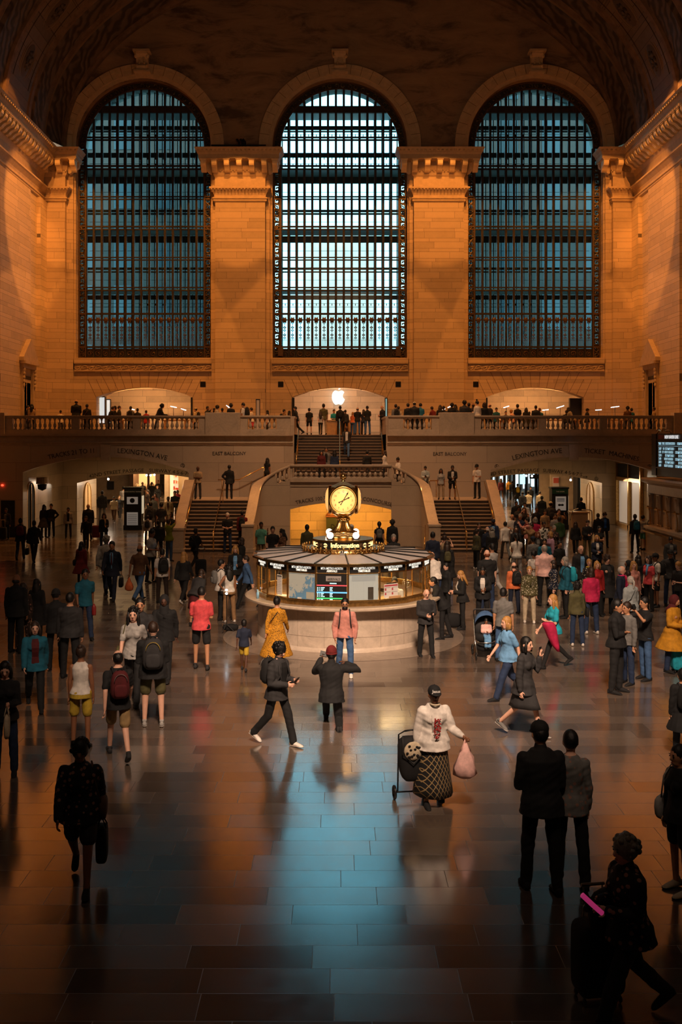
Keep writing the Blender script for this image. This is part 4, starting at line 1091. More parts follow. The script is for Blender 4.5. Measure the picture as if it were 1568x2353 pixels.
for k, r in enumerate(('2:07   18  STAMFORD         STOPS', '2:10   19  NEW HAVEN      STAMFORD', '2:34        STAMFORD         STOPS', '2:40        NEW HAVEN      STAMFORD', '3:04        STAMFORD         STOPS', '3:10        NEW HAVEN      STAMFORD')):
    wall_text(r, .15, 43.65, 4.56-k*.145, o, m_led, w=3.1)
sc_ = MB(); sc_.tube(fine([(BX+.1, 44.3, 5.25), (BX+.1, 44.0, 5.4), (BX+.1, 43.6, 5.36), (BX+.1, 43.4, 5.5), (BX+.1, 43.1, 5.35), (BX+.1, 42.7, 5.38), (BX+.1, 42.4, 5.25)]), .04, 6); sc_.build('crest', m_brassD, o)
# red exit lamp and dark opening on the far left of the lower wall
X, Z = P(6, 1115, YB); rl = MB().ball((X, YB-.06, Z), (.07, .05, .05), 10, 8); tag(rl.build('signal_lamp', glow('red_lamp', (1, .05, .02), 4), smooth=True), 'small glowing red lamp on the dark wall at far left', 'lamp')
MB().box(PX(2, YB), PX(34, YB), YB-.03, YB+.0, 0, PZ(1150, YB)).build('door_7', m_dark, kind='structure')
# hanging wall lantern in the left arch
X, Z = P(97, 1102, 53.4)
o = empty('wall_lantern', (X, 53.4, Z), 'drum-shaped lantern on the wall inside the left arch', 'lantern')
MB().lathe([(.30, .12), (.32, -.22), (0, -.25)], (X, 53.4, Z), 14).build('drum', plain('lantern_drum', (.45, .30, .16), .5), o)
MB().lathe([(.25, -.25), (.22, -.5), (0, -.6)], (X, 53.4, Z), 14).build('bowl', m_iron, o)
# ================================================================== APPLE-STORE FITTINGS ON THE BALCONY
# glowing logo on the back wall of the middle niche: bitten fruit with a leaf
YL = YW+4.1
def logo():
    X, Zc_ = P(778, 913, YL); k = 15.0*YL/F      # half width
    pts = []
    half = [(0, .80), (.22, .93), (.48, 1.0), (.75, .90), (.94, .66)]
    # right side with the bite
    right = [(0, .80), (.25, .92), (.5, .98), (.74, .88), (.90, .70)]
    bite = [(.74, .52), (.66, .30), (.66, .12), (.72, -.08), (.84, -.22), (.97, -.30)]
    low = [(.88, -.55), (.72, -.85), (.52, -1.05), (.36, -1.10), (.18, -1.04), (0, -1.0)]
    lowl = [(-.18, -1.04), (-.36, -1.10), (-.52, -1.05), (-.72, -.85), (-.90, -.50), (-1.0, -.10), (-.98, .30), (-.86, .68), (-.66, .90), (-.46, .97), (-.25, .92)]
    body = right+bite+low+lowl
    body = [(X+a*k, Zc_+b*k*1.05) for a, b in body]
    leaf = [(0, 1.05), (.02, 1.35), (.16, 1.58), (.42, 1.72), (.42, 1.45), (.28, 1.2)]
    leaf = [(X+a*k, Zc_+b*k*1.05) for a, b in leaf]
    o = empty('logo_sign', (X, YL-.1, Zc_), 'glowing white bitten-apple sign hanging in the middle balcony niche', 'sign')
    m = glow('logo_glow', (.88, .95, .95), 1.0)
    MB().prism(body, YL-.2, YL-.12).build('fruit', m, o); MB().prism(leaf, YL-.2, YL-.12).build('leaf', m, o)
    MB().tube([(X+.2*k, YL-.16, Zc_+1.6*k), (X+.2*k, YL-.16, PZ(889, YW)+.3)], .015, 5).build('rod', m_iron, o)
logo()
# side screens
def panel(px0, px1, y0, y1, Y, mat, label, cat, depth=.25, name='display_board', rot=0):
    X0, Z1 = P(px0, y0, Y); X1 = PX(px1, Y); Z0 = max(PZ(y1, Y), 5.27)
    o = empty(name, ((X0+X1)/2, Y, Z0), label, cat, rz=rot); hw = (X1-X0)/2
    f = MB().box(-hw, hw, 0, depth, 0, Z1-Z0); f.build('frame', m_black, None, bevel=.01).parent = o
    o.children[-1].matrix_parent_inverse = Matrix()
    s = MB().box(-hw+.04, hw-.04, -.01, .01, .08, Z1-Z0-.06).build('screen', mat); s.parent = o
    return o
panel(222, 242, 911, 975, YW+.9, glow('white_panel', (.72, .80, .80), .75), 'white lit panel standing at the left side of the left niche', 'panel', rot=-.15)
panel(244, 254, 917, 975, YW+1.6, glow('white_panel', (.72, .80, .80), .75), 'narrow white lit panel second from left in the left niche', 'panel')
panel(438.5, 442.5, 913, 975, YW-.1, m_black, 'narrow black screen at the right side of the left niche', 'screen')
panel(671, 677, 914, 975, YW-.1, m_black, 'black screen at the left side of the middle niche', 'screen')
panel(885, 891, 914, 975, YW-.1, glow('blue_screen', (.25, .55, .6), .5), 'black screen with blue light at the right side of the middle niche', 'screen')
panel(1118, 1121, 914, 975, YW-.1, m_black, 'narrow black screen at the left side of the right niche', 'screen')
panel(1310, 1341, 915, 975, YW+.5, m_black, 'large black screen at the right side of the right niche', 'screen', rot=.1)
bn = panel(588, 598, 917, 1010, 56.5, plain('banner_grey', (.55, .48, .42), .6), 'tall pale sign board in front of the left pier', 'sign board', .05, 'sign_board')
# demo tables and slim table lamps
def table(px0, px1, Y, label, ztop=.95):
    x0, x1 = PX(px0, Y), PX(px1, Y); o = empty('display_table', ((x0+x1)/2, Y, 5.27), label, 'table')
    MB().box(x0, x1, Y-.5, Y+.5, 5.27+ztop-.07, 5.27+ztop).build('tabletop', m_wood, o, bevel=.01)
    for sx in (x0+.1, x1-.1):
        for sy in (-.42, .42): MB().box(sx-.06, sx+.06, Y+sy-.06, Y+sy+.06, 5.27, 5.27+ztop-.07).build('leg', m_wood, o)
    return o
tcnt = table(748, 836, 61.5, 'light wooden demo table at the top of the upper stairs', .92)
MB().box(PX(750, 61.5), PX(834, 61.5), 61.05, 61.95, 5.3, 6.1).build('panel', m_wood, tcnt)
table(275, 330, 61.8, 'demo table in the left niche opening left of the man leaning')
table(378, 432, 61.8, 'demo table in the left niche opening under the twin lamps')
table(1150, 1230, 61.8, 'demo table in the left half of the right niche opening')
table(1242, 1330, 61.8, 'demo table in the right half of the right niche opening')
table(1362, 1400, 61.3, 'demo table with devices in front of the far right pier')
table(470, 555, 59.5, 'demo table behind the plain block left of stairs')
table(1005, 1075, 59.5, 'demo table behind the plain block right of stairs')
table(1402, 1436, 61.3, 'demo table under the rightmost balcony lamp')
def bar_lamp(px, py, pxw, Y, label, tilt=.15, zb=6.22):
    X, Z = P(px, py, Y); o = empty('table_lamp', (X, Y, zb), label, 'lamp'); w = pxw*Y/F/2
    MB().tube([(X, Y, zb), (X, Y, Z-.03)], .022, 6).build('stem', m_chrome, o)
    MB().lathe([(.09, 0), (.09, .02), (0, .02)], (X, Y, zb), 12).build('base', m_chrome, o)
    MB().obox((X, Y, Z), 2*w, .07, .045, (0, -tilt, 0)).build('light_bar', glow('lamp_bar_glow', (.85, .95, 1), 3.0), o)
for a in ((399, 935, 14, 61.8, 'T-shaped table lamp, left of the pair in the left niche', -.2), (422, 941, 12, 61.8, 'tilted table lamp, right of the pair in the left niche', -.3), (306, 941, 7, 61.8, 'small table lamp behind the heads in the left niche', -.2), (524, 934, 9, 59.5, 'tilted lamp on the table behind the left plain block', -.6),
          (1020, 941, 8, 59.5, 'left lamp of two behind the right plain block', .5), (1033, 935, 8, 59.5, 'right lamp of two behind the right plain block', .4), (1164, 935, 13, 61.8, 'table lamp at the left of the right niche', .3), (1254, 942, 14, 61.8, 'table lamp near the middle of the right niche', .1), (1288, 935, 18, 61.8, 'bright tilted lamp beside the black screen in right niche', .3),
          (1376, 942, 14, 61.3, 'dim lamp over the table right of the black screen', .05), (1414, 935, 19, 61.3, 'rightmost table lamp on the balcony', .12)): bar_lamp(*a)
# ================================================================== INFORMATION BOOTH
KX, KY = .21, 25.6
N = 18; OFF = math.radians(2.6)
def kv(i, r, z): a = -PI/2+OFF+i*2*PI/N; return (KX+r*math.cos(a), KY+r*math.sin(a), z)
bo = empty('information_booth', (KX, KY, 0), 'round marble and brass information booth in the middle of the concourse', 'information booth')
MB().lathe([(0, 0), (2.22, 0), (2.22, .0), (2.20, .05), (2.17, .10), (2.17, 1.00), (2.1, 1.01), (0, 1.01)], (KX, KY, 0), 96).build('marble_base', m_booth, bo, smooth=False)
sm = MB()
for k in range(20):
    a = 2*PI*k/20+.1; sm.tube([(KX+2.172*math.cos(a), KY+2.172*math.sin(a), .1), (KX+2.172*math.cos(a), KY+2.172*math.sin(a), 1.0)], .0035, 4)
sm.tube([(KX+2.173*math.cos(t*PI/40), KY+2.173*math.sin(t*PI/40), .36) for t in range(80)], .003, 4, 0, True)
sm.build('marble_joint', plain('booth_joint', (.25, .19, .14), .6), bo)
MB().lathe([(2.0, 1.0), (2.44, 1.0), (2.50, 1.03), (2.50, 1.07), (2.46, 1.09), (2.0, 1.09)], (KX, KY, 0), 96).build('counter_top', marble('counter_marble', (.62, .50, .38), .25, .4), bo)
# ring of paler marble set in the floor round the booth
rg = MB().lathe([(2.2, .002), (3.05, .002), (3.05, .006), (2.2, .006)], (KX, KY, 0), 96); rg.build('floor_inlay', marble('floor_inlay_marble', (.30, .24, .19), .2, .2), kind='structure')
RF = 2.20
def facet(i): 
    a = Vector(kv(i, RF, 0)); b = Vector(kv(i+1, RF, 0)); mid = (a+b)/2; u = (b-a).normalized(); n = Vector((u.y, -u.x, 0))
    if (mid-Vector((KX, KY, 0))).dot(n) < 0: n = -n
    return mid, u, n, (b-a).length
def fbox(mb, i, u0, u1, z0, z1, d0, d1, mi=0):
    mid, u, n, L = facet(i)
    vs = []
    for z in (z0, z1):
        for (uu, dd) in ((u0, d0), (u1, d0), (u1, d1), (u0, d1)): p = mid+u*uu+n*dd; vs.append((p.x, p.y, z))
    mb.add(vs, [(0,3,2,1),(4,5,6,7),(0,1,5,4),(1,2,6,5),(2,3,7,6),(3,0,4,7)], mi)
L = facet(0)[3]
ZB, ZW0, ZW1, ZS1, ZT = 1.09, 1.22, 1.85, 2.02, 2.05
br = MB(); fr = MB(); gl_ = MB(); sg_ = MB(); lo = MB()
for i in range(N):
    p0 = kv(i, RF, 0); fr.box(p0[0]-.022, p0[0]+.022, p0[1]-.022, p0[1]+.022, ZB, ZT)
    fbox(br, i, -L/2, L/2, ZB, ZB+.13, -.03, .03)
    fbox(fr, i, -L/2, L/2, ZB+.12, ZB+.145, -.03, .035)
    fbox(fr, i, -L/2, L/2, ZW1+.0, ZW1+.025, -.02, .03)
    fbox(fr, i, -L/2, L/2, ZS1-.0, ZT, -.03, .04); fbox(fr, i, -L/2, L/2, ZT-.0, ZT+.03, -.05, .07)
    fbox(sg_, i, -L/2+.03, L/2-.03, ZW1+.025, ZS1, -.01, .012)
    fbox(gl_, i, -L/2+.02, L/2-.02, ZB+.14, ZW1, -.004, .004)
    if i not in (17, 0, 16, 1): fbox(fr, i, -L*.12, -L*.12+.015, ZB+.14, ZW1, -.01, .012); fbox(fr, i, -L/2, L/2, ZB+.44, ZB+.452, -.01, .012) if i in (3, 4, 13, 14) else None
br.build('brass_base_band', m_brassD, bo); fr.build('brass_frame', m_brass, bo, bevel=.004); sg_.build('sign_panel', m_black, bo); gl_.build('glazing', m_vglass, bo)
# signs on each facet
m_sign = glow('booth_sign_letter', (1, .93, .80), .9)
def ftext(i, txt, size, z, w=None, mat=m_sign, d=.016, du=0, parent=bo, name='sign_lettering', depth=.004):
    m = text_mb(txt, size, depth, size*.02); mid, u, n, L_ = facet(i)
    lo_ = min(v[0] for v in m.v); hi_ = max(v[0] for v in m.v); s = w/(hi_-lo_) if w else 1
    m.v = [tuple(mid+u*((q[0]-(lo_+hi_)/2)*s+du)+n*(d-q[1])+Vector((0, 0, z+q[2]))) for q in m.v]
    return m.build(name, mat, parent, fix=False)
for i in range(N):
    if 5 <= i <= 12: continue
    if i in (4, 13):
        ftext(i, 'METRO-NORTH', .05, ZW1+.115, .4); ftext(i, 'TRAIN INFORMATION', .045, ZW1+.06, .45)
    else:
        ftext(i, 'MTA METRO-NORTH', .075, ZW1+.105, .52); ftext(i, 'ARRIVALS' if i == 17 else ('TRAIN INFORMATION' if i == 3 else 'TIMETABLES'), .07, ZW1+.045, .25 if i == 17 else (.48 if i == 3 else .3))
# roof
rf = MB(); rt = MB(); RO, RI, ZO, ZI = 2.30, .98, 2.09, 2.185
for i in range(N):
    a, b, c, d = kv(i, RO, ZO), kv(i+1, RO, ZO), kv(i+1, RI, ZI), kv(i, RI, ZI)
    rf.add([a, b, c, d], [(0,1,2,3)]); rt.tube([(a[0], a[1], a[2]+.01), (d[0], d[1], d[2]+.01)], .022, 5)
rf.build('roof', plain('roof_panel', (.52, .46, .42), .45, noise=.1, nscale=3), bo, fix=True); rt.build('roof_rib', m_iron, bo)
ri = MB().loft([[kv(i, RO+.03, 2.045) for i in range(N)], [kv(i, RO+.03, 2.095) for i in range(N)]]); ri.build('roof_edge', m_brass, bo)
cin = MB().lathe([(0, 2.03), (2.18, 2.03), (2.18, 2.035), (0, 2.035)], (KX, KY, 0), 36).build('booth_ceiling', m_white, bo)
# brass gallery and lettering drum
ga = MB().lathe([(1.08, 2.14), (1.10, 2.16), (1.08, 2.19), (1.0, 2.20), (.98, 2.25), (1.0, 2.26), (.7, 2.27)], (KX, KY, 0), 64); ga.build('gallery', m_brassD, bo, smooth=False)
cr = MB()
for k in range(44):
    a = 2*PI*k/44; x, y = KX+1.04*math.cos(a), KY+1.04*math.sin(a)
    cr.ball((x, y, 2.30), (.03, .03, .05), 6, 5); cr.tube([(x, y, 2.18), (x, y, 2.27)], .012, 4)
    a2 = a+PI/44; cr.tube([(KX+1.04*math.cos(a+(a2-a)*2*t/6), KY+1.04*math.sin(a+(a2-a)*2*t/6), 2.17+.05*math.sin(PI*t/6)) for t in range(7)], .010, 4)
cr.build('gallery_cresting', m_brassD, bo, smooth=True)
RD, ZD0, ZD1 = .745, 2.27, 2.44
MB().lathe([(RD-.01, ZD0), (RD+.0, ZD0), (RD+.0, ZD1), (RD+.02, ZD1+.01), (RD+.02, ZD1+.035), (RD-.02, ZD1+.045), (0, ZD1+.05)], (KX, KY, 0), 64, mi=0).build('lettering_drum', [m_black], bo)
MB().lathe([(RD-.02, ZD1+.0), (RD+.03, ZD1+.0), (RD+.03, ZD1+.045), (0, ZD1+.055)], (KX, KY, 0), 64).build('drum_cap', m_brass, bo)
m_inf = glow('information_letter', (1, .66, .25), 1.7)
def dtext(txt, size, ang, z, bold=.03):
    m = text_mb(txt, size, .012, size*bold); out = []
    for x, y, zz in m.v:
        t = ang+x/RD; out.append((KX+(RD+.01-y)*math.sin(t), KY-(RD+.01-y)*math.cos(t), z+zz))
    m.v = out; return m.build('sign_lettering', m_inf, bo, fix=False)
for a in (0.06, PI/2+.06, -PI/2+.06): dtext('Information', .155, a, ZD0+.045)
def roundel(ang):
    m = MB(); 
    for (r, d, mi) in ((.055, .0, 0),):
        vs = []
        for k in range(20):
            q = 2*PI*k/20; x = r*1.05*math.cos(q); z = r*math.sin(q); t = ang+x/RD; vs.append((KX+(RD+.012)*math.sin(t), KY-(RD+.012)*math.cos(t), (ZD0+ZD1)/2+z))
        m.add(vs, [tuple(range(20))])
    m.build('roundel', m_inf, bo, fix=False)
    t = text_mb('MTA', .05, .01, .002); out = []
    for x, y, zz in t.v:
        tt = ang+x/RD; out.append((KX+(RD+.018-y)*math.sin(tt), KY-(RD+.018-y)*math.cos(tt), (ZD0+ZD1)/2-.018+zz))
    t.v = out; t.build('roundel_lettering', m_black, bo, fix=False)
for a in (-.64, .80, -.64+PI/2+.12, .80-PI/2-.3): roundel(a)
for a in (-.84, .62, .97, -1.02):
    rs = MB(); x, y = KX+RD*math.sin(a), KY-RD*math.cos(a); rs.obox((x, y, (ZD0+ZD1)/2), .1, .02, .13, (0, 0, a)); rs.ball((x, y-.01, (ZD0+ZD1)/2), (.035, .02, .035), 8, 6)
    rs.build('rosette', m_bronzeL, bo)
# globe lamps
for a, lbl in ((-.58, 'front left'), (.56, 'front right'), (-2.5, 'back left'), (2.55, 'back right')):
    r = .60; x, y = KX+r*math.sin(a), KY-r*math.cos(a)
    g = MB().ball((x, y, ZD1+.155), .085, 16, 12); o = g.build('globe_lamp', glow('globe_glow', (1, .93, .82), 2.6), bo, smooth=True); o['label'] = 'glowing white globe'
    MB().lathe([(.07, .045), (.07, .06), (.03, .075), (.03, .08)], (x, y, ZD1), 12).build('lamp_foot', m_iron, o)
    lamp('POINT', (x, y, ZD1+.155), None, 14, (1, .80, .55), shadow_soft_size=.09, name='globe_light')
# small security camera on the roof edge
cm = MB().box(-.07, .07, -.05, .05, 0, .05); cm.ball((0, 0, .07), (.05, .05, .05), 10, 8); x, y, _ = kv(-.2, 1.12, 0)
for i, v in enumerate(cm.v): cm.v[i] = (v[0]+x, v[1]+y, v[2]+2.17)
tag(cm.build('dome_camera', m_chrome), 'small silver dome camera on the booth roof below the gallery', 'camera')
# contents of the facets
_fb = fbox
def fbox(mb, i, u0, u1, z0, z1, d0, d1, mi=0):
    g = lambda z: 1.235+(z-1.335)*1.6
    _fb(mb, i, u0, u1, g(z0), g(z1), d0, d1, mi)
i = 17      # arrivals screen
s_ = MB(); fbox(s_, i, -L/2+.03, L/2-.03, 1.19+.15, 1.72, .012, .02); scr = s_.build('arrivals_screen', m_black, bo)
r = MB(); fbox(r, i, -.14, .22, 1.615, 1.69, .02, .024, 0)
fbox(r, i, -.36, .36, 1.545, 1.56, .02, .024, 1); fbox(r, i, -.36, .36, 1.44, 1.46, .02, .024, 2); fbox(r, i, -.36, .36, 1.355, 1.372, .02, .024, 3)
for k in range(11):
    z = 1.525-k*.0215
    if k in (3, 7): continue
    for u0, u1 in ((-.35, -.32), (-.30, -.28), (-.26, -.17-.02*(k % 3)), (-.05, .02-.015*(k % 2))): fbox(r, i, u0, u1, z-.012, z, .02, .023, 4)
fbox(r, i, -.05, .11, 1.575, 1.59, .02, .023, 4)
r.build('screen_rows', [plain('grey_plate', (.35, .33, .32), .5), glow('row_red', (.8, .08, .1), .8), glow('row_blue', (.12, .45, .75), .9), glow('row_green', (.05, .55, .15), .9), glow('row_text', (.45, .85, .95), .9)], scr, fix=False)
ftext(i, 'ARRIVALS', .085, 1.70, .30, plain('plate_letter', (.05, .05, .05), .5), .026, .04, scr)
# map, left of the screen
def mapmat():
    t = NT('railway_map'); p = t.pos('Generated'); n_ = t.noise(p, 3.2, 6, .65, .5)
    sp = t.n('ShaderNodeSeparateXYZ'); t.l(p, sp.inputs[0])
    d = t.math('ADD', n_, t.math('MULTIPLY', t.math('SUBTRACT', t.math('ADD', sp.outputs[0], t.math('SUBTRACT', 1, sp.outputs[2])), .9), .32))
    t.l(t.ramp(d, [(.50, (.50, .46, .40, 1)), (.53, (.42, .40, .36, 1)), (.55, (.14, .26, .38, 1)), (.72, (.17, .30, .43, 1))]), t.b.inputs['Base Color'])
    em = t.b.inputs['Base Color'].links[0].from_socket; t.l(em, t.b.inputs['Emission Color']); t.b.inputs['Emission Strength'].default_value = .35; return t.m  # light falling on the map put in as faint emission
m_ = MB(); fbox(m_, 16, -L/2+.03, L/2-.03, 1.19+.14, 1.71, -.02, -.01); tag(m_.build('wall_map', mapmat(), bo), 'blue and cream railway map', None)
q = MB(); fbox(q, 16, .12, .33, 1.19+.15, 1.19+.25, -.009, -.006); fbox(q, 16, -.1, 0, 1.19+.145, 1.19+.165, .0, .03); q.build('map_legend', plain('paper_white', (.72, .68, .62), .6), bo)
q = MB(); fbox(q, 0, -L/2+.02, L/2-.03, 1.19+.14, 1.71, -.03, -.02, 0); fbox(q, 0, -L/2+.09, L/2-.1, 1.61, 1.69, -.02, -.015, 1)
for a in (-.25, 0., .22): fbox(q, 0, a, a+.003, 1.19+.14, 1.70, -.019, -.017, 1)
fbox(q, 0, .1, .23, 1.19+.15, 1.19+.33, -.02, .0, 2)
q.build('timetable_sheets', [glow('sheet_grey', (.50, .50, .48), .45), glow('sheet_shade', (.40, .40, .40), .45), plain('slot_dark', (.06, .05, .04), .6)], bo)  # paper sheets given faint emission so they look lit
def paper(i, u0, u1, z0, z1, rows, label, red=False):
    q = MB(); fbox(q, i, u0, u1, z0, z1, .008, .011, 0)
    fbox(q, i, u0+.01, u1-.01, z1-.035, z1-.012, .011, .013, 1)
    for k in range(rows):
        zz = z1-.05-(z1-z0-.07)*k/rows
        if red:
            for s_ in (0, 1): fbox(q, i, u0+.02+s_*(u1-u0)/2, u0+(u1-u0)/2-.02+s_*(u1-u0)/2, zz-.004, zz, .011, .013, 2); fbox(q, i, u0+.02+s_*(u1-u0)/2, u0+.06+s_*(u1-u0)/2, zz-.045, zz-.01, .011, .013, 1)
        else: fbox(q, i, u0+.02, u1-.03-.02*(k % 2), zz-.003, zz, .011, .013, 2)
    o = q.build('notice_paper', [m_white, plain('notice_red', (.45, .06, .08), .5) if red else plain('notice_ink', (.1, .1, .1), .5), plain('notice_ink', (.1, .1, .1), .5)]); return tag(o, label, 'notice')
paper(15, .0, .18, 1.19+.17, 1.19+.47, 9, 'white printed notice taped to the booth glass at left')
paper(1, -.26, .14, 1.19+.16, 1.19+.36, 2, 'white notice with red squares on the booth glass below the clerk', True)
# inside: desk ring, equipment, warm light
MB().lathe([(1.2, 1.05), (2.1, 1.05), (2.1, 1.10), (1.2, 1.10)], (KX, KY, 0), 40).build('inner_desk', m_wood, bo)
MB().lathe([(.0, 1.0), (.55, 1.0), (.55, 2.02), (0, 2.02)], (KX, KY, 0), 24).build('core_column', plain('core_brown', (.35, .22, .12), .6), bo)
def kitem(name, mbx, mats, label, cat, smooth=False): return tag(mbx.build(name, mats, smooth=smooth), label, cat)
x, y = KX+1.55, KY-1.05
fm_ = MB().tube([(x, y, 1.10), (x, y, 1.40)], .015, 6, 0).lathe([(.08, 1.10), (.08, 1.115), (0, 1.12)], (x, y, 0), 12, mi=0)
fm_.tube([(x+.1*math.cos(t*PI/10), y-.03, 1.48+.1*math.sin(t*PI/10)) for t in range(20)], .006, 4, 0, True)
for k in range(5): a = k*2*PI/5; fm_.ball((x+.045*math.cos(a), y-.02, 1.48+.045*math.sin(a)), (.035, .008, .03), 6, 4)
fm_.ball((x, y, 1.48), (.03, .06, .03), 8, 6)
kitem('desk_fan', fm_, [m_chrome], 'small silver desk fan inside the booth at right', 'fan', True)
x, y = KX+1.15, KY-1.45
cmn = MB().obox((x, y, 1.45), .26, .03, .2, (0, 0, .5), 0).obox((x-.004, y+.018, 1.45), .24, .004, .18, (0, 0, .5), 1).box(x-.02, x+.02, y-.02, y+.02, 1.10, 1.36)
kitem('monitor', cmn, [m_iron, glow('monitor_glow', (.45, .75, .85), 1.0)], 'blue glowing monitor beside the clerk inside the booth', 'monitor')
x, y = KX-1.5, KY-1.1
kitem('paper_stack', MB().obox((x, y, 1.135), .34, .24, .06, (0, 0, -.5)).obox((x+.02, y, 1.18), .3, .22, .03, (0, 0, -.3)), [m_white], 'stack of white papers on the booth desk at left', 'papers')
bx0 = kv(14.6, RF+.12, 0)
bt = MB().lathe([(0, 0), (.035, 0), (.035, .14), (.015, .17), (.015, .21), (0, .21)], (bx0[0], bx0[1], 1.09), 12)
bt.box(bx0[0]-.03, bx0[0]+.012, bx0[1]-.01, bx0[1]+.01, 1.29, 1.31)
kitem('sanitizer_bottle', bt, [plain('bottle_blue', (.25, .5, .75), .25)], 'pale blue pump bottle on the counter at the booth left edge', 'bottle', True)
for a in (-.9, -.3, .3, .9):
    x, y = KX+1.5*math.sin(a), KY-1.5*math.cos(a); lamp('AREA', (x, y, 2.015), (x, y, 0), 24, (1, .66, .32), shape='DISK', size=1.3, name='booth_lamp')
lamp('AREA', (KX, KY+1.4, 2.015), (KX, KY+1.4, 0), 22, (1, .70, .38), shape='DISK', size=.8, name='booth_lamp')
for i, du in ((1, .0), (2, -.1)):
    pass
ct = MB(); _fb(ct, 1, -.12, .2, 1.24, 1.29, .0, .06); kitem('paper_tray', ct, [m_wood], 'wooden paper tray below the notice on the booth counter', 'tray')
# ================================================================== FOUR-FACED CLOCK
ck = empty('brass_clock', (KX, KY, 2.49), 'four-faced brass clock with glowing opal faces on top of the booth', 'clock')
C0 = (KX, KY, 0)
ped = MB().lathe([(.42, 2.485), (.43, 2.50), (.43, 2.55), (.40, 2.565)], C0, 40)
ped.lathe([(.36, 2.64), (.36, 2.66), (.32, 2.67)], C0, 40)
ped.build('plinth', m_brass, ck, smooth=True)
MB().lathe([(.405, 2.56), (.39, 2.60), (.36, 2.64)], C0, 40).build('ornament_band', carved('brass_ornament', (.5, .3, .1), 22), ck)
MB().lathe([(.33, 2.665), (.27, 2.69), (.22, 2.74), (.18, 2.80), (.15, 2.87), (.135, 2.94)], C0, 48, flute=.10).build('fluted_stem', m_brassD, ck)
nk = MB().lathe([(.16, 2.93), (.17, 2.945), (.16, 2.955), (.14, 2.96), (.15, 2.985), (.17, 2.995), (.17, 3.01), (.12, 3.02), (.12, 3.03), (.2, 3.045), (.22, 3.06)], C0, 32)
for k in range(16): a = k*PI/8; nk.ball((KX+.165*math.cos(a), KY+.165*math.sin(a), 2.965), .02, 6, 5)
nk.build('collar', m_brass, ck, smooth=True)
# case: superellipse body
def srect(hx, k=24, p=5.0):
    return [(hx*math.copysign(abs(math.cos(2*PI*i/k+PI/k))**(2/p), math.cos(2*PI*i/k+PI/k)), hx*math.copysign(abs(math.sin(2*PI*i/k+PI/k))**(2/p), math.sin(2*PI*i/k+PI/k))) for i in range(k)]
rings = []
for z, h in ((3.04, .17), (3.07, .21), (3.12, .27), (3.18, .32), (3.26, .35), (3.45, .365), (3.64, .35), (3.73, .33), (3.79, .29)):
    rings.append([(KX+a, KY+b, z) for a, b in srect(h, 32)])
MB().loft(rings).build('case', m_brassD, ck, smooth=True)
rings = []
for z, h in ((3.785, .315), (3.80, .315), (3.81, .29), (3.845, .22), (3.88, .15), (3.91, .09), (3.93, .06)): rings.append([(KX+a, KY+b, z) for a, b in srect(h, 32, 4)])
MB().loft(rings).build('crown', plain('crown_patina', (.30, .27, .17), .4, .6, noise=.2, nscale=20), ck, smooth=True)
fi = MB().lathe([(.05, 3.92), (.06, 3.945), (.03, 3.96), (.03, 3.98), (.09, 3.995), (.09, 4.005), (.06, 4.02), (.075, 4.06), (.06, 4.10), (.03, 4.135), (0, 4.155)], C0, 16)
for k in range(3):
    for q in range(8): a = q*PI/4+k*.4; fi.ball((KX+(.065-.012*k)*math.cos(a), KY+(.065-.012*k)*math.sin(a), 4.03+.035*k), .018, 5, 4)
fi.build('acorn_finial', m_brass, ck, smooth=True)
ZF = 3.47; RFa = .307
m_face = glow('opal_face', (1, .52, .16), .95)
m_num = plain('clock_numeral', (.10, .06, .03), .5)
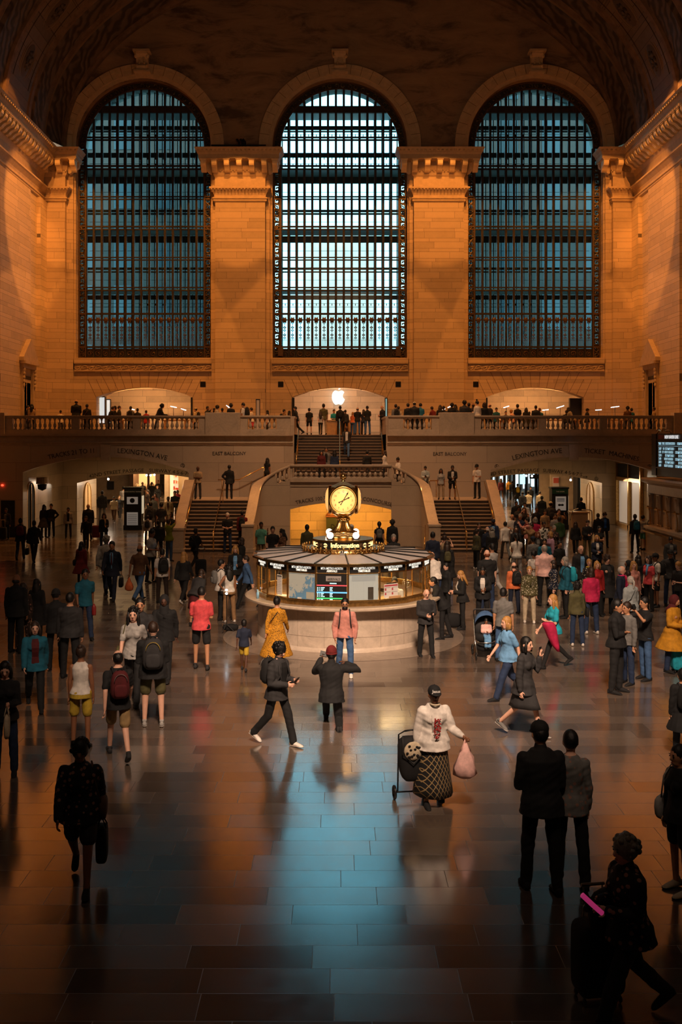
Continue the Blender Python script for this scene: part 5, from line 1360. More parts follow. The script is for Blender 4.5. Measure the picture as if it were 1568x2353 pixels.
def face(rot):
    M = Matrix.Rotation(rot, 4, 'Z'); T = Matrix.Translation((KX, KY, ZF))
    def tr_(mb_): mb_.v = [tuple(T @ M @ Vector(p)) for p in mb_.v]; return mb_
    r_ = MB()                                       # bezel: lathe about Y
    for prof_, mi in (([(RFa+.07, -.30), (RFa+.055, -.355), (RFa+.04, -.378), (RFa+.025, -.378), (RFa+.015, -.37), (RFa, -.378), (RFa-.01, -.374)], 0),):
        k = 48; vs = []; fs = []
        for r, y in prof_:
            for i in range(k): a = 2*PI*i/k; vs.append((r*math.cos(a), y, r*math.sin(a)))
        for j in range(len(prof_)-1):
            for i in range(k): fs.append((j*k+i, j*k+(i+1) % k, (j+1)*k+(i+1) % k, (j+1)*k+i))
        r_.add(vs, fs, mi)
    tr_(r_).build('bezel', m_brass, ck, smooth=True)
    d = MB(); k = 48; vs = []; fs = []
    rr = [(RFa, -.374), (RFa*.9, -.402), (RFa*.75, -.427), (RFa*.5, -.448), (RFa*.2, -.458)]
    for r, y in rr:
        for i in range(k): a = 2*PI*i/k; vs.append((r*math.cos(a), y, r*math.sin(a)))
    vs.append((0, -.459, 0))
    for j in range(len(rr)-1):
        for i in range(k): fs.append((j*k+i, j*k+(i+1) % k, (j+1)*k+(i+1) % k, (j+1)*k+i))
    for i in range(k): fs.append(((len(rr)-1)*k+i, (len(rr)-1)*k+(i+1) % k, len(vs)-1))
    d.add(vs, fs); fo = tr_(d).build('clock_face', m_face, ck, smooth=True)
    nm = MB()
    for h in range(1, 13):
        a = PI/2-h*PI/6; t = text_mb(str(h), .075, .003, .0); R_ = .225
        w0 = min(v[0] for v in t.v); w1 = max(v[0] for v in t.v)
        t.v = [((x-(w0+w1)/2)*.85+R_*math.cos(a), -.440+y, z-.027+R_*math.sin(a)) for x, y, z in t.v]; nm.add(t.v, t.f)
    tr_(nm).build('numerals', m_num, ck, fix=False)
    tk = MB()
    for m in range(60):
        a = m*PI/30; s = .008 if m % 5 == 0 else .005
        tk.box(.285*math.cos(a)-s/2, .285*math.cos(a)+s/2, -.412, -.400, .285*math.sin(a)-s/2, .285*math.sin(a)+s/2)
    tr_(tk).build('minute_mark', m_num, ck)
    def hand(ang, ln, w, y):
        h_ = MB(); c, s = math.sin(ang), math.cos(ang)
        pts = [(-w, -.09), (-w*1.9, -.13), (w*1.9, -.13), (w, -.09), (w, ln*.62), (w*2.2, ln*.72), (w*.6, ln*.85), (0, ln), (-w*.6, ln*.85), (-w*2.2, ln*.72), (-w, ln*.62)]
        pts = [(a*s+b*c, -a*c+b*s) for a, b in pts]; h_.prism(pts, y, y+.006); return h_
    hd = tr_(hand(math.radians(64), .20, .011, -.470)).build('hour_hand', m_black, ck); hd = tr_(hand(math.radians(31), .27, .009, -.482)).build('minute_hand', m_black, ck)
    b = MB().ball((0, -.476, 0), (.022, .016, .022), 10, 6); tr_(b).build('hand_boss', m_brass, ck)
for k in range(4): face(k*PI/2)
lamp('POINT', (KX, KY-.75, ZF-.1), None, 5, (1, .66, .3), shadow_soft_size=.25, name='clock_light')
# ---- other fixed pieces near the stairs
X, Z = P(765, 1210, 50.0)
o = empty('green_cabinet', (X, 49.9, 0), 'dark green cabinet with round brown top under the lower archway', 'cabinet')
MB().box(X-.32, X+.32, 49.6, 50.2, 0, 1.15).build('body', plain('cabinet_green', (.05, .06, .025), .5), o, bevel=.02)
MB().box(X-.35, X+.35, 49.56, 50.24, 1.15, 1.22).ball((X, 49.9, 1.25), (.34, .3, .16), 16, 8).build('top', plain('cabinet_brown', (.25, .09, .035), .5), o)
inscription('D', .3, (X, 49.59, .6), o, m_black, name='letter')
for px, y in ((592, 45.0), (978, 45.0)):
    X = PX(px, y); s = 1 if px < 784 else -1
    handrail([(X, y, 1.15), (X+s*.18, y-1.6, .55), (X+s*.2, y-1.7, .1)], 'black folding easel frame leaning by the stair wall %s of the booth' % ('left' if s > 0 else 'right'), 2, .018, .5)
# ================================================================== PEOPLE
from mathutils import noise as mn
PAL = {
 'black': (22,23,25), 'navy': (26,36,58), 'charcoal': (46,46,48), 'grey': (112,112,110), 'light grey': (165,163,160), 'white': (228,222,214), 'cream': (205,190,162), 'beige': (170,146,114), 'brown': (92,62,40),
 'dark brown': (48,34,26), 'tan': (150,115,78), 'khaki': (150,125,84), 'olive': (84,80,48), 'red': (170,34,34), 'maroon': (88,24,28), 'dark red': (110,26,26), 'coral': (218,78,84), 'pink': (236,190,182), 'salmon pink': (205,140,128), 'magenta': (190,30,80),
 'hot pink': (235,50,120), 'orange': (226,120,70), 'mustard': (200,140,30), 'yellow': (190,160,50), 'lime': (130,140,30), 'green': (50,80,44), 'teal': (30,165,190), 'dark teal': (24,100,125), 'mint': (110,190,170),
 'blue': (45,105,190), 'light blue': (110,165,215), 'denim': (66,100,145), 'dark denim': (34,52,84), 'silver': (170,180,182), 'lilac': (180,140,165)}
def clin(n): return S(PAL[n])
def cloth(n, pattern=None):
    key = 'fabric_'+n.replace(' ', '_')+('_'+pattern if pattern else '')
    if key in MC: return MC[key]
    c = clin(n); t = NT(key); p = t.pos()
    a = t.noise(p, 9, 4, .6); w = t.noise(p, 160, 2, .5)
    lo = tuple(x*.78 for x in c[:3])+(1,); hi = tuple(min(1, x*1.15) for x in c[:3])+(1,)
    col = t.ramp(a, [(.35, lo), (.65, hi)])
    if pattern:
        alt = {'floral': (150,110,95), 'dots': (200,190,170), 'stripe': (210,205,195), 'print': (170,165,140), 'leaf': (60,34,20), 'diamond': (165,140,95), 'camo': (60,58,45), 'check': (120,40,30)}[pattern]
        if pattern in ('stripe',):
            sp = t.n('ShaderNodeSeparateXYZ'); t.l(p, sp.inputs[0]); f = t.math('GREATER_THAN', t.math('FRACT', t.math('MULTIPLY', sp.outputs[2], 14)), .55)
        elif pattern == 'diamond':
            sp = t.n('ShaderNodeSeparateXYZ'); t.l(p, sp.inputs[0])
            u = t.math('PINGPONG', t.math('MULTIPLY', t.math('ADD', sp.outputs[0], t.math('MULTIPLY', sp.outputs[1], .6)), 15), .5); v = t.math('PINGPONG', t.math('MULTIPLY', sp.outputs[2], 10), .5)
            f = t.math('COMPARE', t.math('ADD', u, v), .5, .07)
        elif pattern == 'check':
            sp = t.n('ShaderNodeSeparateXYZ'); t.l(p, sp.inputs[0]); f = t.math('MAXIMUM', t.math('LESS_THAN', t.math('FRACT', t.math('MULTIPLY', sp.outputs[2], 12)), .2), t.math('LESS_THAN', t.math('FRACT', t.math('MULTIPLY', sp.outputs[0], 12)), .2))
        else:
            v = t.n('ShaderNodeTexVoronoi'); v.inputs['Scale'].default_value = {'floral': 16, 'dots': 24, 'leaf': 34, 'camo': 12, 'print': 18}[pattern]; t.l(p, v.inputs['Vector'])
            f = t.math('LESS_THAN', v.outputs['Distance'], {'camo': .45}.get(pattern, .3))
        col = t.mix(f, col, S(alt))
    t.l(col, t.b.inputs['Base Color']); t.b.inputs['Roughness'].default_value = .85
    t.bump(w, .15, .003); MC[key] = t.m; return t.m
SKIN = {'fair': (232,182,156), 'tan': (200,146,110), 'brown': (146,98,68), 'dark': (88,56,40)}
HAIRC = {'black': (14,12,11), 'brown': (48,32,22), 'blonde': (176,130,72), 'grey': (140,134,126), 'white': (200,195,188), 'ginger': (120,60,28)}
def skin(n): return plain('skin_'+n, S(SKIN[n]), .55, noise=.08, nscale=14)
def hairm(n): return plain('hair_'+n, S(HAIRC[n]), .5, noise=.35, nscale=40, bump=.4)
m_eye = plain('eye_dark', (.02, .015, .012), .3); m_lip = plain('lip', S((140,70,62)), .5)
def rot_x(v, a, piv): 
    v = v-piv; c, s = math.cos(a), math.sin(a); return Vector((v.x, v.y*c-v.z*s, v.y*s+v.z*c))+piv
ARM = {'down': ((.14,0,-1), (.04,-.16,-1)), 'fwd': ((.14,-.42,-.9), (.02,-.65,-.75)), 'back': ((.14,.42,-.9), (.05,.12,-1)), 'phone': ((.12,-.12,-1), (-.42,-.85,.18)), 'hold': ((.1,-.1,-1), (-.55,-.8,-.02)),
       'photo': ((.3,-.72,-.25), (-.42,-.45,.8)), 'high': ((.12,-.62,.55), (-.25,-.3,.9)), 'ear': ((.3,-.42,-.8), (-.12,-.12,1)), 'hips': ((.62,.18,-.8), (-.62,-.28,-.62)), 'cross': ((.12,-.2,-1), (-.92,-.42,.12)),
       'pocket': ((.26,.08,-1), (-.1,-.22,-1)), 'push': ((.1,-.35,-.95), (-.05,-1,.02)), 'rest': ((.1,-.7,-.7), (-.1,-.9,.25)), 'carry': ((.2,-.05,-1), (.12,-.12,-1)), 'point': ((.3,-.7,-.1), (.1,-.9,.25)), 'out': ((.5,-.3,-.75), (.25,-.85,.0)), 'elbowout': ((.95,.1,-.05), (-.85,-.45,.35))}
STANDL = ((2, 3, 0), (-3, 2, 0))
POSE = {'stand': (STANDL, 'down', 'down', 0), 'stand2': (((6, 10, 0), (-4, 2, 0)), 'down', 'pocket', 0), 'walk': (((25, 6, -6), (-17, 30, 28)), 'back', 'fwd', 2), 'walk2': (((-17, 30, 28), (25, 6, -6)), 'fwd', 'back', 2),
        'phone': (STANDL, 'phone', 'hold', 3), 'phone1': (STANDL, 'phone', 'down', 2), 'photo': (STANDL, 'photo', 'photo', 0), 'high': (STANDL, 'high', 'high', -4), 'ear': (((20, 6, -4), (-15, 32, 26)), 'ear', 'down', 2), 'hips': (STANDL, 'hips', 'hips', 0), 'hip1': (STANDL, 'hips', 'down', 0),
        'cross': (STANDL, 'cross', 'cross', 0), 'pocket': (STANDL, 'pocket', 'pocket', 0), 'push': (STANDL, 'push', 'push', 4), 'lean': (((4, 4, 0), (-14, 2, 4)), 'rest', 'rest', 22), 'bend': (STANDL, 'fwd', 'phone', 38), 'walkphone': (((22, 8, -4), (-16, 28, 24)), 'phone', 'hold', 3),
        'carry': (((16, 4, 0), (-12, 18, 14)), 'carry', 'carry', 2), 'kneel': (((88, 92, 0), (2, 88, 80)), 'photo', 'elbowout', 6), 'sit': (((82, 80, 0), (82, 80, 0)), 'hold', 'hold', -8), 'handfront': (STANDL, 'hold', 'hold', 0), 'out': (((18, 4, -4), (-12, 22, 18)), 'down', 'out', 2)}
TEMP = []          # (temp object, final object, post function)
def remesh_later(mb, name, mats, parent, vox, smooth=4, wr=0, seed=0, extra=None):
    me = mb.mesh('tmp', mats); o = bpy.data.objects.new('tmp', me); COL.objects.link(o)
    r = o.modifiers.new('r', 'REMESH'); r.mode = 'VOXEL'; r.voxel_size = vox; r.use_smooth_shade = True
    s = o.modifiers.new('s', 'SMOOTH'); s.factor = .5; s.iterations = smooth
    TEMP.append((o, name, mats, parent, wr, seed, extra))
def flush():
    dg = bpy.context.evaluated_depsgraph_get(); dg.update()
    for o, name, mats, parent, wr, seed, extra in TEMP:
        me = bpy.data.meshes.new_from_object(o.evaluated_get(dg)); me.name = name
        me.materials.clear()
        for m in mats: me.materials.append(m)
        if wr:
            n = len(me.vertices); co = [0.0]*(3*n); me.vertices.foreach_get('co', co); no = [0.0]*(3*n); me.vertices.foreach_get('normal', no)
            for i in range(n):
                x, y, z = co[3*i:3*i+3]
                d = wr*(mn.noise((x*9+seed, y*9, z*7))*.9+mn.noise((x*4+seed, y*4, z*20+x*10))*.8)
                co[3*i] += no[3*i]*d; co[3*i+1] += no[3*i+1]*d; co[3*i+2] += no[3*i+2]*d
            me.vertices.foreach_set('co', co)
        if extra is not None and extra.v:
            b = bmesh.new(); b.from_mesh(me)
            vs = [b.verts.new(p) for p in extra.v]
            for f, mi in zip(extra.f, extra.mi):
                try: q = b.faces.new([vs[i] for i in f]); q.material_index = mi; q.smooth = True
                except ValueError: pass
            b.to_mesh(me); b.free()
        me.update()
        ob = bpy.data.objects.new(name, me); COL.objects.link(ob); ob.parent = parent
        old = o.data; bpy.data.objects.remove(o); bpy.data.meshes.remove(old)
    TEMP.clear()
def chain(m, pts, rad, n=10, mi=0):
    P_, R_ = [], []
    for i in range(len(pts)-1):
        a, b = Vector(pts[i]), Vector(pts[i+1])
        for k in range(3): t = k/3; P_.append(a.lerp(b, t)); R_.append(rad[i]+(rad[i+1]-rad[i])*t)
    P_.append(Vector(pts[-1])); R_.append(rad[-1])
    m.tube(P_, R_, n, mi); m.ball(P_[0], R_[0], n, 6, mi); m.ball(P_[-1], R_[-1], n, 6, mi)
PIDX = [0]
class Fig: pass
def person(loc, Hh, rz, pose, top, bottom, hair='black short', skn='tan', sex='m', fat=1.0, label=None, s=60, shoes='black', face=True, group=None, inner=None, legs=None, armL=None, armR=None, lean=None, toppat=None, botpat=None, yaw=0, headpitch=None, hat=None, scarf=None, lift=0, stuffv=None):
    PIDX[0] += 1; sd = PIDX[0]*3.17; rnd = random.Random(PIDX[0])
    k = Hh/1.75; child = Hh < 1.35
    pl, aL, aR, ln = POSE[pose]; pl = legs or pl; aL = armL or aL; aR = armR or aR; ln = math.radians(ln if lean is None else lean)
    root = empty('person', loc, label, 'person', group, rz=rz)
    vox = min(.026, max(.0105, 1.5/s))
    n = 8 if s < 70 else 12
    fm = sex == 'f'
    shw = (.165 if fm else .188)*k*(.5+.5*fat); hipw = .092*k*(.6+.4*fat)
    hips = []
    # legs, pelvis at origin
    L = []
    for side, (a, b, fp) in zip((1, -1), pl):
        a, b, fp = map(math.radians, (a, b, fp)); h = Vector((side*hipw, 0, 0))
        sp = .03 if abs(a) < .2 else .0
        kn = h+Vector((side*sp*k, -math.sin(a)*.44*k, -math.cos(a)*.44*k)); an = kn+Vector((side*sp*.4*k, -math.sin(a-b)*.43*k, -math.cos(a-b)*.43*k))
        L.append((h, kn, an, fp, a-b))
    low = min(min(x[2].z-(.085*k if abs(x[4]) < 1.0 else .05*k), x[1].z-.06*k) for x in L)
    pz = -low; pel = Vector((0, 0, pz))
    L = [(h+pel, kn+pel, an+pel, fp, q) for h, kn, an, fp, q in L]
    def T(x, y, z): return rot_x(Vector((x*k, y*k, pz+z*k)), ln, pel)        # torso frame, z from pelvis
    # torso section rings (z, rx, ry, y)
    if fm: TR = [(-.07, .150, .110, .01), (0, .165, .120, .01), (.10, .140, .100, 0), (.20, .122, .090, 0), (.33, .145, .108, -.008), (.42, .150, .102, 0), (.48, .118, .078, 0), (.515, .078, .062, 0), (.545, .056, .052, 0)]
    else: TR = [(-.07, .145, .105, .01), (0, .158, .112, .01), (.10, .148, .104, 0), (.20, .145, .100, 0), (.33, .168, .112, 0), (.42, .172, .110, 0), (.475, .140, .085, 0), (.515, .088, .066, 0), (.55, .060, .055, 0)]
    def torso(m, z0, z1, inf, mi=0, flare=0, arcf=None):
        rr = []
        zs = [r[0] for r in TR if z0 < r[0] < z1]; zs = [z0]+zs+[z1]
        for z in zs:
            j = 0
            while j < len(TR)-2 and TR[j+1][0] < z: j += 1
            a, b = TR[j], TR[j+1]; t = min(1.3, max(-.3 if z < a[0] else 0, (z-a[0])/(b[0]-a[0]))); t = max(t, 0) if z < TR[0][0] else t
            f = fat if z < .45 else 1+(fat-1)*.3
            if inf and z < .08: f += (.08-z)*1.0
            rx = (a[1]+(b[1]-a[1])*t)*f+inf; ry = (a[2]+(b[2]-a[2])*t)*(f if not fm or z < .25 else 1+(f-1)*.8)+inf; yo = a[3]+(b[3]-a[3])*t
            if inf and z < .08: ry += (.08-z)*.22; rx += (.08-z)*.06
            if z < -.07: rx += flare*(-.07-z); ry += flare*(-.07-z)
            m_ = 16
            rr.append([T(rx*math.cos(2*PI*i/m_), ry*math.sin(2*PI*i/m_)+yo, z) for i in range(m_)])
        m.loft(rr, mi)
    # arms
    def arm(side, key):
        u, f = ARM[key] if isinstance(key, str) else key
        u = Vector((u[0]*side, u[1], u[2])).normalized(); f = Vector((f[0]*side, f[1], f[2])).normalized()
        sh = Vector((side*shw/k*.93, 0, .435)); el = sh+u*.285; wr = el+f*.255; ha = wr+f*.09
        return [T(*sh), T(*el), T(*wr), T(*ha)], f
    A = [arm(1, aL), arm(-1, aR)]
    hp = headpitch if headpitch is not None else (-.35 if pose in ('phone', 'phone1', 'walkphone') else (.25 if pose in ('high',) else -.05))
    hc = T(0, -.02, .678); nk = T(0, -.005, .56)
    HM = Matrix.Rotation(math.radians(yaw), 3, 'Z') @ Matrix.Rotation(-hp, 3, 'X')
    kh = k*(1.28 if child else 1.10)
    def Hd(x, y, z): return hc+HM @ Vector((x*kh, y*kh, z*kh))
    # ---- body
    b = MB(); torso(b, -.07, .545, 0)
    for h, kn, an, fp, q in L: chain(b, [h, kn, an], [.082*k*fat, .052*k*(.5+.5*fat), .036*k], n)
    for (sh, el, wr, ha), f in A:
        chain(b, [sh, el, wr], [.050*k*(.5+.5*fat), .038*k, .025*k], n)
    chain(b, [T(0, 0, .50), nk, Hd(0, .01, -.05)], [.06*k, .052*k, .052*k], n)
    b.ball(hc, (.073*kh, .093*kh, .105*kh), 14, 10, 0, HM); b.ball(Hd(0, -.02, -.065), (.052*kh, .062*kh, .058*kh), 12, 8, 0, HM)
    b.ball(Hd(0, -.094, -.022), (.013*kh, .02*kh, .022*kh), 8, 6, 0, HM)
    for sx in (-1, 1): b.ball(Hd(sx*.075, .008, -.012), (.012*kh, .02*kh, .03*kh), 6, 6, 0, HM)
    if fm and not child:
        for sx in (-1, 1): b.ball(T(sx*.065, -.085, .33), .062*k, 10, 8)
    ex = MB()
    fig = Fig(); fig.root = root; fig.k = k; fig.T = T; fig.hands = []; fig.Hd = Hd; fig.rz = rz; fig.loc = Vector(loc); fig.pz = pz; fig.fat = fat
    for (sh, el, wr, ha), f in A:
        fw = (wr-el).normalized(); side = 1 if sh.x > 0 else -1
        upv = Vector((side, 0, 0)) if abs(fw.x) < .8 else Vector((0, 0, 1)); lat = fw.cross(upv).normalized(); nrm = fw.cross(lat).normalized()
        # palm
        pr_ = MB()
        R3 = Matrix((lat, nrm, fw)).transposed()
        pr_.ball(wr+fw*.045*k, (.038*k, .016*k, .05*k), 8, 6, 0, R3)
        seg = 5 if s < 90 else 7
        for q, (off, lnn) in enumerate(((-.027, .064), (-.009, .074), (.009, .070), (.026, .054))):
            p0 = wr+fw*.075*k+lat*off*k; p1 = p0+fw*lnn*.45*k-nrm*.006*k*side; d2 = (fw*.7-nrm*.7*side).normalized(); p2 = p1+d2*lnn*.36*k; p3 = p2+(fw*.25-nrm*.95*side).normalized()*lnn*.28*k
            pr_.tube([p0, p1, p2, p3], [.0095*k, .009*k, .008*k, .006*k], seg)
        t0 = wr+fw*.02*k-lat*.03*k; pr_.tube([t0, t0-lat*.025*k+fw*.02*k-nrm*.01*k*side, t0-lat*.03*k+fw*.052*k-nrm*.02*k*side], [.012*k, .010*k, .007*k], seg)
        ex.add(pr_.v, pr_.f)
        fig.hands.append((wr+fw*.075*k, fw, lat, nrm))
    if face and s > 40:
        for sx in (-1, 1):
            ex.ball(Hd(sx*.029, -.083, .004), (.014*kh, .008*kh, .0075*kh), 8, 5, 1, HM)
            ex.ball(Hd(sx*.031, -.086, .026), (.019*kh, .006*kh, .004*kh), 6, 4, 1, HM)
        ex.ball(Hd(0, -.081, -.066), (.022*kh, .009*kh, .007*kh), 8, 5, 2, HM)
    remesh_later(b, 'body', [skin(skn), m_eye, m_lip], root, vox, 3, extra=ex)
    # ---- shoes
    shm = cloth(shoes) if shoes in PAL else cloth('black')
    for h, kn, an, fp, q in L:
        m = MB(); rr = []
        for (y, w_, h_, z_) in ((.075, .022, .03, .05), (.06, .036, .045, .05), (.0, .04, .05, .05), (-.07, .044, .038, .038), (-.13, .046, .028, .028), (-.175, .036, .02, .02), (-.195, .014, .012, .014)):
            rr.append([Vector((w_*math.cos(t*PI/4+PI/8)*k, y*k, max(0, z_+h_*math.sin(t*PI/4+PI/8))*k)) for t in range(8)])
        m.loft(rr); m.tube([(0, .02*k, .07*k), (0, .01*k, .12*k)], [.04*k, .038*k], 8)
        fl = MB(); fl.loft([[Vector((p.x*1.06, p.y*1.03, min(p.z, .018*k))) if p.z < .03*k else Vector((p.x*1.06, p.y*1.03, .018*k)) for p in r] for r in rr], 1)
        m.add(fl.v, fl.f, 1)
        ang = fp if abs(q) < 1 else math.radians(75)
        R3 = Matrix.Rotation(ang, 3, 'X'); off = Vector((0, 0, -.085*k))
        m.v = [tuple(an+R3 @ (Vector(p)+off)) for p in m.v]
        sole = cloth('white') if shoes in ('white', 'grey', 'light grey', 'navy') else cloth('charcoal')
        m.build('shoe', [shm, sole], None, smooth=True).parent = root
    # ---- trousers / skirt
    bc, bk = bottom.rsplit(' ', 1); bm = cloth(bc, botpat)
    m = MB()
    if bk in ('trousers', 'jeans', 'leggings', 'shorts'):
        torso(m, -.085, .035, .008)
        w_ = .008 if bk == 'leggings' else .017
        for h, kn, an, fp, q in L:
            if bk == 'shorts':
                kk = h.lerp(kn, .78); chain(m, [h, kk], [.080*k*fat+.006, .078*k*(.5+.5*fat)+.008], n)
            else:
                a2 = an+(kn-an).normalized()*.0*k
                chain(m, [h, kn, a2], [.078*k*fat+w_*.4, .055*k*(.6+.4*fat)+w_, .040*k+w_*(1.3 if bk != 'leggings' else .6)], n)
        remesh_later(m, bk, [bm], root, vox, 3, .0075*k if bk != 'leggings' else .003*k, sd)
    elif bk in ('skirt', 'longskirt', 'dress'):
        hem = {'skirt': .42, 'longskirt': .80, 'dress': .62}[bk]
        rr = []; kc = (L[0][1]+L[1][1])/2; dv = abs(L[0][1].y-L[1][1].y)
        for t in range(7):
            f = t/6; z = pz+.10*k-f*(hem+.10)*k; wv = .02*k*f
            rx = (.145+(.10 if bk != 'skirt' else .04)*f)*k*fat; ry = (.105+.08*f)*k*fat+dv*.4*f
            rr.append([Vector(((rx+wv*math.sin(i*2*PI*5/20))*math.cos(2*PI*i/20), kc.y*.5*f+(ry+wv*math.cos(i*2*PI*4/20))*math.sin(2*PI*i/20)+.01, z)) for i in range(20)])
        m.loft(rr); m.build('skirt', [bm], None, smooth=True).parent = root
    # ---- top
    tc, tk = top.rsplit(' ', 1); tm = cloth(tc, toppat); m = MB()
    inf = {'tee': .016, 'tank': .008, 'polo': .016, 'blouse': .018, 'shirt': .017, 'sweater': .022, 'hoodie': .03, 'jacket': .032, 'blazer': .026, 'suit': .026, 'coat': .034, 'vest': .03, 'dress': .018, 'top': .012}[tk]
    hem = {'tee': -.10, 'tank': -.02, 'polo': -.10, 'blouse': -.12, 'shirt': -.08, 'sweater': -.10, 'hoodie': -.12, 'jacket': -.13, 'blazer': -.18, 'suit': -.2, 'coat': -.42, 'vest': -.10, 'dress': -.62, 'top': -.02}[tk]
    torso(m, hem, .532, inf, 0, .16 if tk in ('dress', 'coat') else .03)
    if fm and not child and tk not in ('coat',):
        for sx in (-1, 1): m.ball(T(sx*.062, -.085*(.6+.4*fat), .33), (.062+inf*.7)*k, 10, 8)
    sl = {'tee': .6, 'polo': .6, 'tank': 0, 'vest': .5, 'top': .3}.get(tk, 2)
    for (sh, el, wr, ha), f in A:
        if sl == 0: continue
        if sl < 1: chain(m, [sh, sh.lerp(el, sl+.1)], [.052*k*(.6+.4*fat)+inf*.7, .046*k*(.5+.5*fat)+inf*.9], n)
        else: chain(m, [sh, el, wr.lerp(el, .06)], [.052*k*(.6+.4*fat)+inf*.7, .040*k+inf*.9, .030*k+inf*.7], n)
    if tk in ('shirt', 'polo', 'suit', 'blazer', 'jacket'): chain(m, [T(0, 0, .49), T(0, -.003, .548)], [.080*k, .068*k], n)
    if tk == 'hoodie': m.ball(T(0, .07, .52), (.09*k, .06*k, .06*k), 10, 6)
    remesh_later(m, tk if tk not in ('top',) else 'top', [tm], root, vox, 3, (.009 if tk not in ('tank', 'top') else .004)*k, sd+5)
    if inner:
        q = MB(); rr = []
        for z in (-.06, .05, .15, .25, .33, .42, .49):
            j = 0
            while j < len(TR)-2 and TR[j+1][0] < z: j += 1
            a, c = TR[j], TR[j+1]; t = (z-a[0])/(c[0]-a[0]); rx = (a[1]+(c[1]-a[1])*t)*fat+inf+.006; ry = (a[2]+(c[2]-a[2])*t)*fat+inf+.012+(.035 if fm and .2 < z < .4 else 0)
            w_ = {'suit': .25, 'blazer': .32}.get(tk, .34)*(.35 if (tk == 'suit' and z < .2) else 1)
            rr.append([T(rx*math.cos(-PI/2+w_*g), ry*math.sin(-PI/2+w_*g), z) for g in (-1, -.5, 0, .5, 1)]+[T(rx*.8*math.cos(-PI/2+w_*g), ry*.8*math.sin(-PI/2+w_*g), z) for g in (1, .5, 0, -.5, -1)])
        q.loft(rr); o_ = q.build('shirt_front', [cloth(inner)], None, smooth=False); o_.parent = root
        if tk == 'suit':
            t_ = MB(); t_.loft([[T(x, y, z) for x, y in ((-.016*w2, -.16-e), (.016*w2, -.16-e), (.016*w2, -.13), (-.016*w2, -.13))] for z, w2, e in ((.48, 1, .0), (.45, .7, .0), (.2, 1.3, .0), (.12, .3, .0))])
            t_.build('necktie', [cloth('maroon')], None).parent = root
    if scarf:
        m = MB(); m.tube([T(.085*math.cos(t*PI/6), .075*math.sin(t*PI/6)-.01, .52+.01*math.sin(t)) for t in range(12)], .03*k, 6, 0, True); m.tube([T(.04, -.10, .52), T(.05, -.15, .35), T(.03, -.16, .2)], [.03*k, .035*k, .025*k], 6)
        m.build('scarf', [cloth(scarf)], None, smooth=True).parent = root
    # ---- hair and hats
    hcol, hs = hair.split(' ', 1); hm = hairm(hcol) if hcol in HAIRC else hairm('black'); m = MB(); nn = 16 if s > 60 else 10
    if hs != 'none':
        if hs == 'bald': m.ball(Hd(0, .022, -.03), (.077*kh, .085*kh, .055*kh), nn, 8, 0, HM)
        elif hs == 'thin': m.ball(Hd(0, .018, .0), (.078*kh, .09*kh, .09*kh), nn, 8, 0, HM)
        else:
            g = 1.12 if hs in ('curly', 'bushy') else 1.0
            m.ball(Hd(0, .017, .022), (.082*kh*g, .098*kh*g, .106*kh*g), nn, 10, 0, HM)
        if hs in ('long', 'longcurly', 'hairlong'):
            w_ = 1.25 if hs == 'longcurly' else 1.0
            m.loft([[Hd(x*w_, y+.015, z) for x, y in [(rx*math.cos(2*PI*i/12), yo+ry*math.sin(2*PI*i/12)) for i in range(12)]] for z, rx, ry, yo in ((.02, .07, .075, .02), (-.08, .085, .06, .045), (-.18, .088, .045, .06), (-.28, .07, .035, .07), (-.34, .03, .02, .07))])
            for sx in (-1, 1): m.tube([Hd(sx*.07, -.02, .05), Hd(sx*.083, -.02, -.05), Hd(sx*.085, -.02, -.16), Hd(sx*.07, -.03, -.24)], [.02*kh, .028*kh, .026*kh, .01*kh], 6)
        if hs == 'bob':
            m.loft([[Hd(rx*math.cos(2*PI*i/12), .025+ry*math.sin(2*PI*i/12), z) for i in range(12)] for z, rx, ry in ((.03, .07, .07), (-.05, .09, .075), (-.11, .092, .07), (-.13, .07, .05))])
            for sx in (-1, 1): m.tube([Hd(sx*.07, -.03, .06), Hd(sx*.085, -.03, -.04), Hd(sx*.082, -.035, -.12)], [.02*kh, .026*kh, .018*kh], 6)
        if hs == 'bun': m.ball(Hd(0, .07, .10), .04*kh, 8, 6)
        if hs == 'topbun': m.ball(Hd(0, .03, .155), .045*kh, 8, 6)
        if hs == 'ponytail': m.tube([Hd(0, .09, .04), Hd(0, .14, -.02), Hd(0, .12, -.14), Hd(0, .11, -.24)], [.02*kh, .03*kh, .028*kh, .01*kh], 6)
        if hs in ('curly', 'longcurly', 'bushy'):
            for i in range(26):
                a = rnd.random()*2*PI; z = rnd.uniform(-.3, 1); r_ = math.sqrt(1-z*z); y_ = r_*math.sin(a)
                if y_ < -.35 and z < .5: continue
                m.ball(Hd(.088*r_*math.cos(a), .02+.1*y_, .02+.108*z), .028*kh, 6, 5)
        if hs == 'hijab' or hs == 'hood':
            m = MB(); m.ball(Hd(0, .016, .0), (.095*kh, .108*kh, .13*kh), nn, 10, 0, HM); hm = cloth(hcol if hcol in PAL else 'black')
            m.loft([[Hd(rx*math.cos(2*PI*i/12), .0+ry*math.sin(2*PI*i/12), z) for i in range(12)] for z, rx, ry in ((-.06, .08, .075), (-.14, .09, .085), (-.2, .13, .11), (-.3, .10, .12))])
            fc = MB(); fc.ball(Hd(0, -.035, -.01), (.058*kh, .08*kh, .085*kh), 12, 8, 0, HM); fc.ball(Hd(0, -.108, -.02), (.012*kh, .016*kh, .02*kh), 6, 5, 0, HM)
            for sx in (-1, 1): fc.ball(Hd(sx*.026, -.108, .01), (.012*kh, .008*kh, .006*kh), 6, 4, 1, HM)
            fc.build('face', [skin(skn), m_eye], None, smooth=True).parent = root
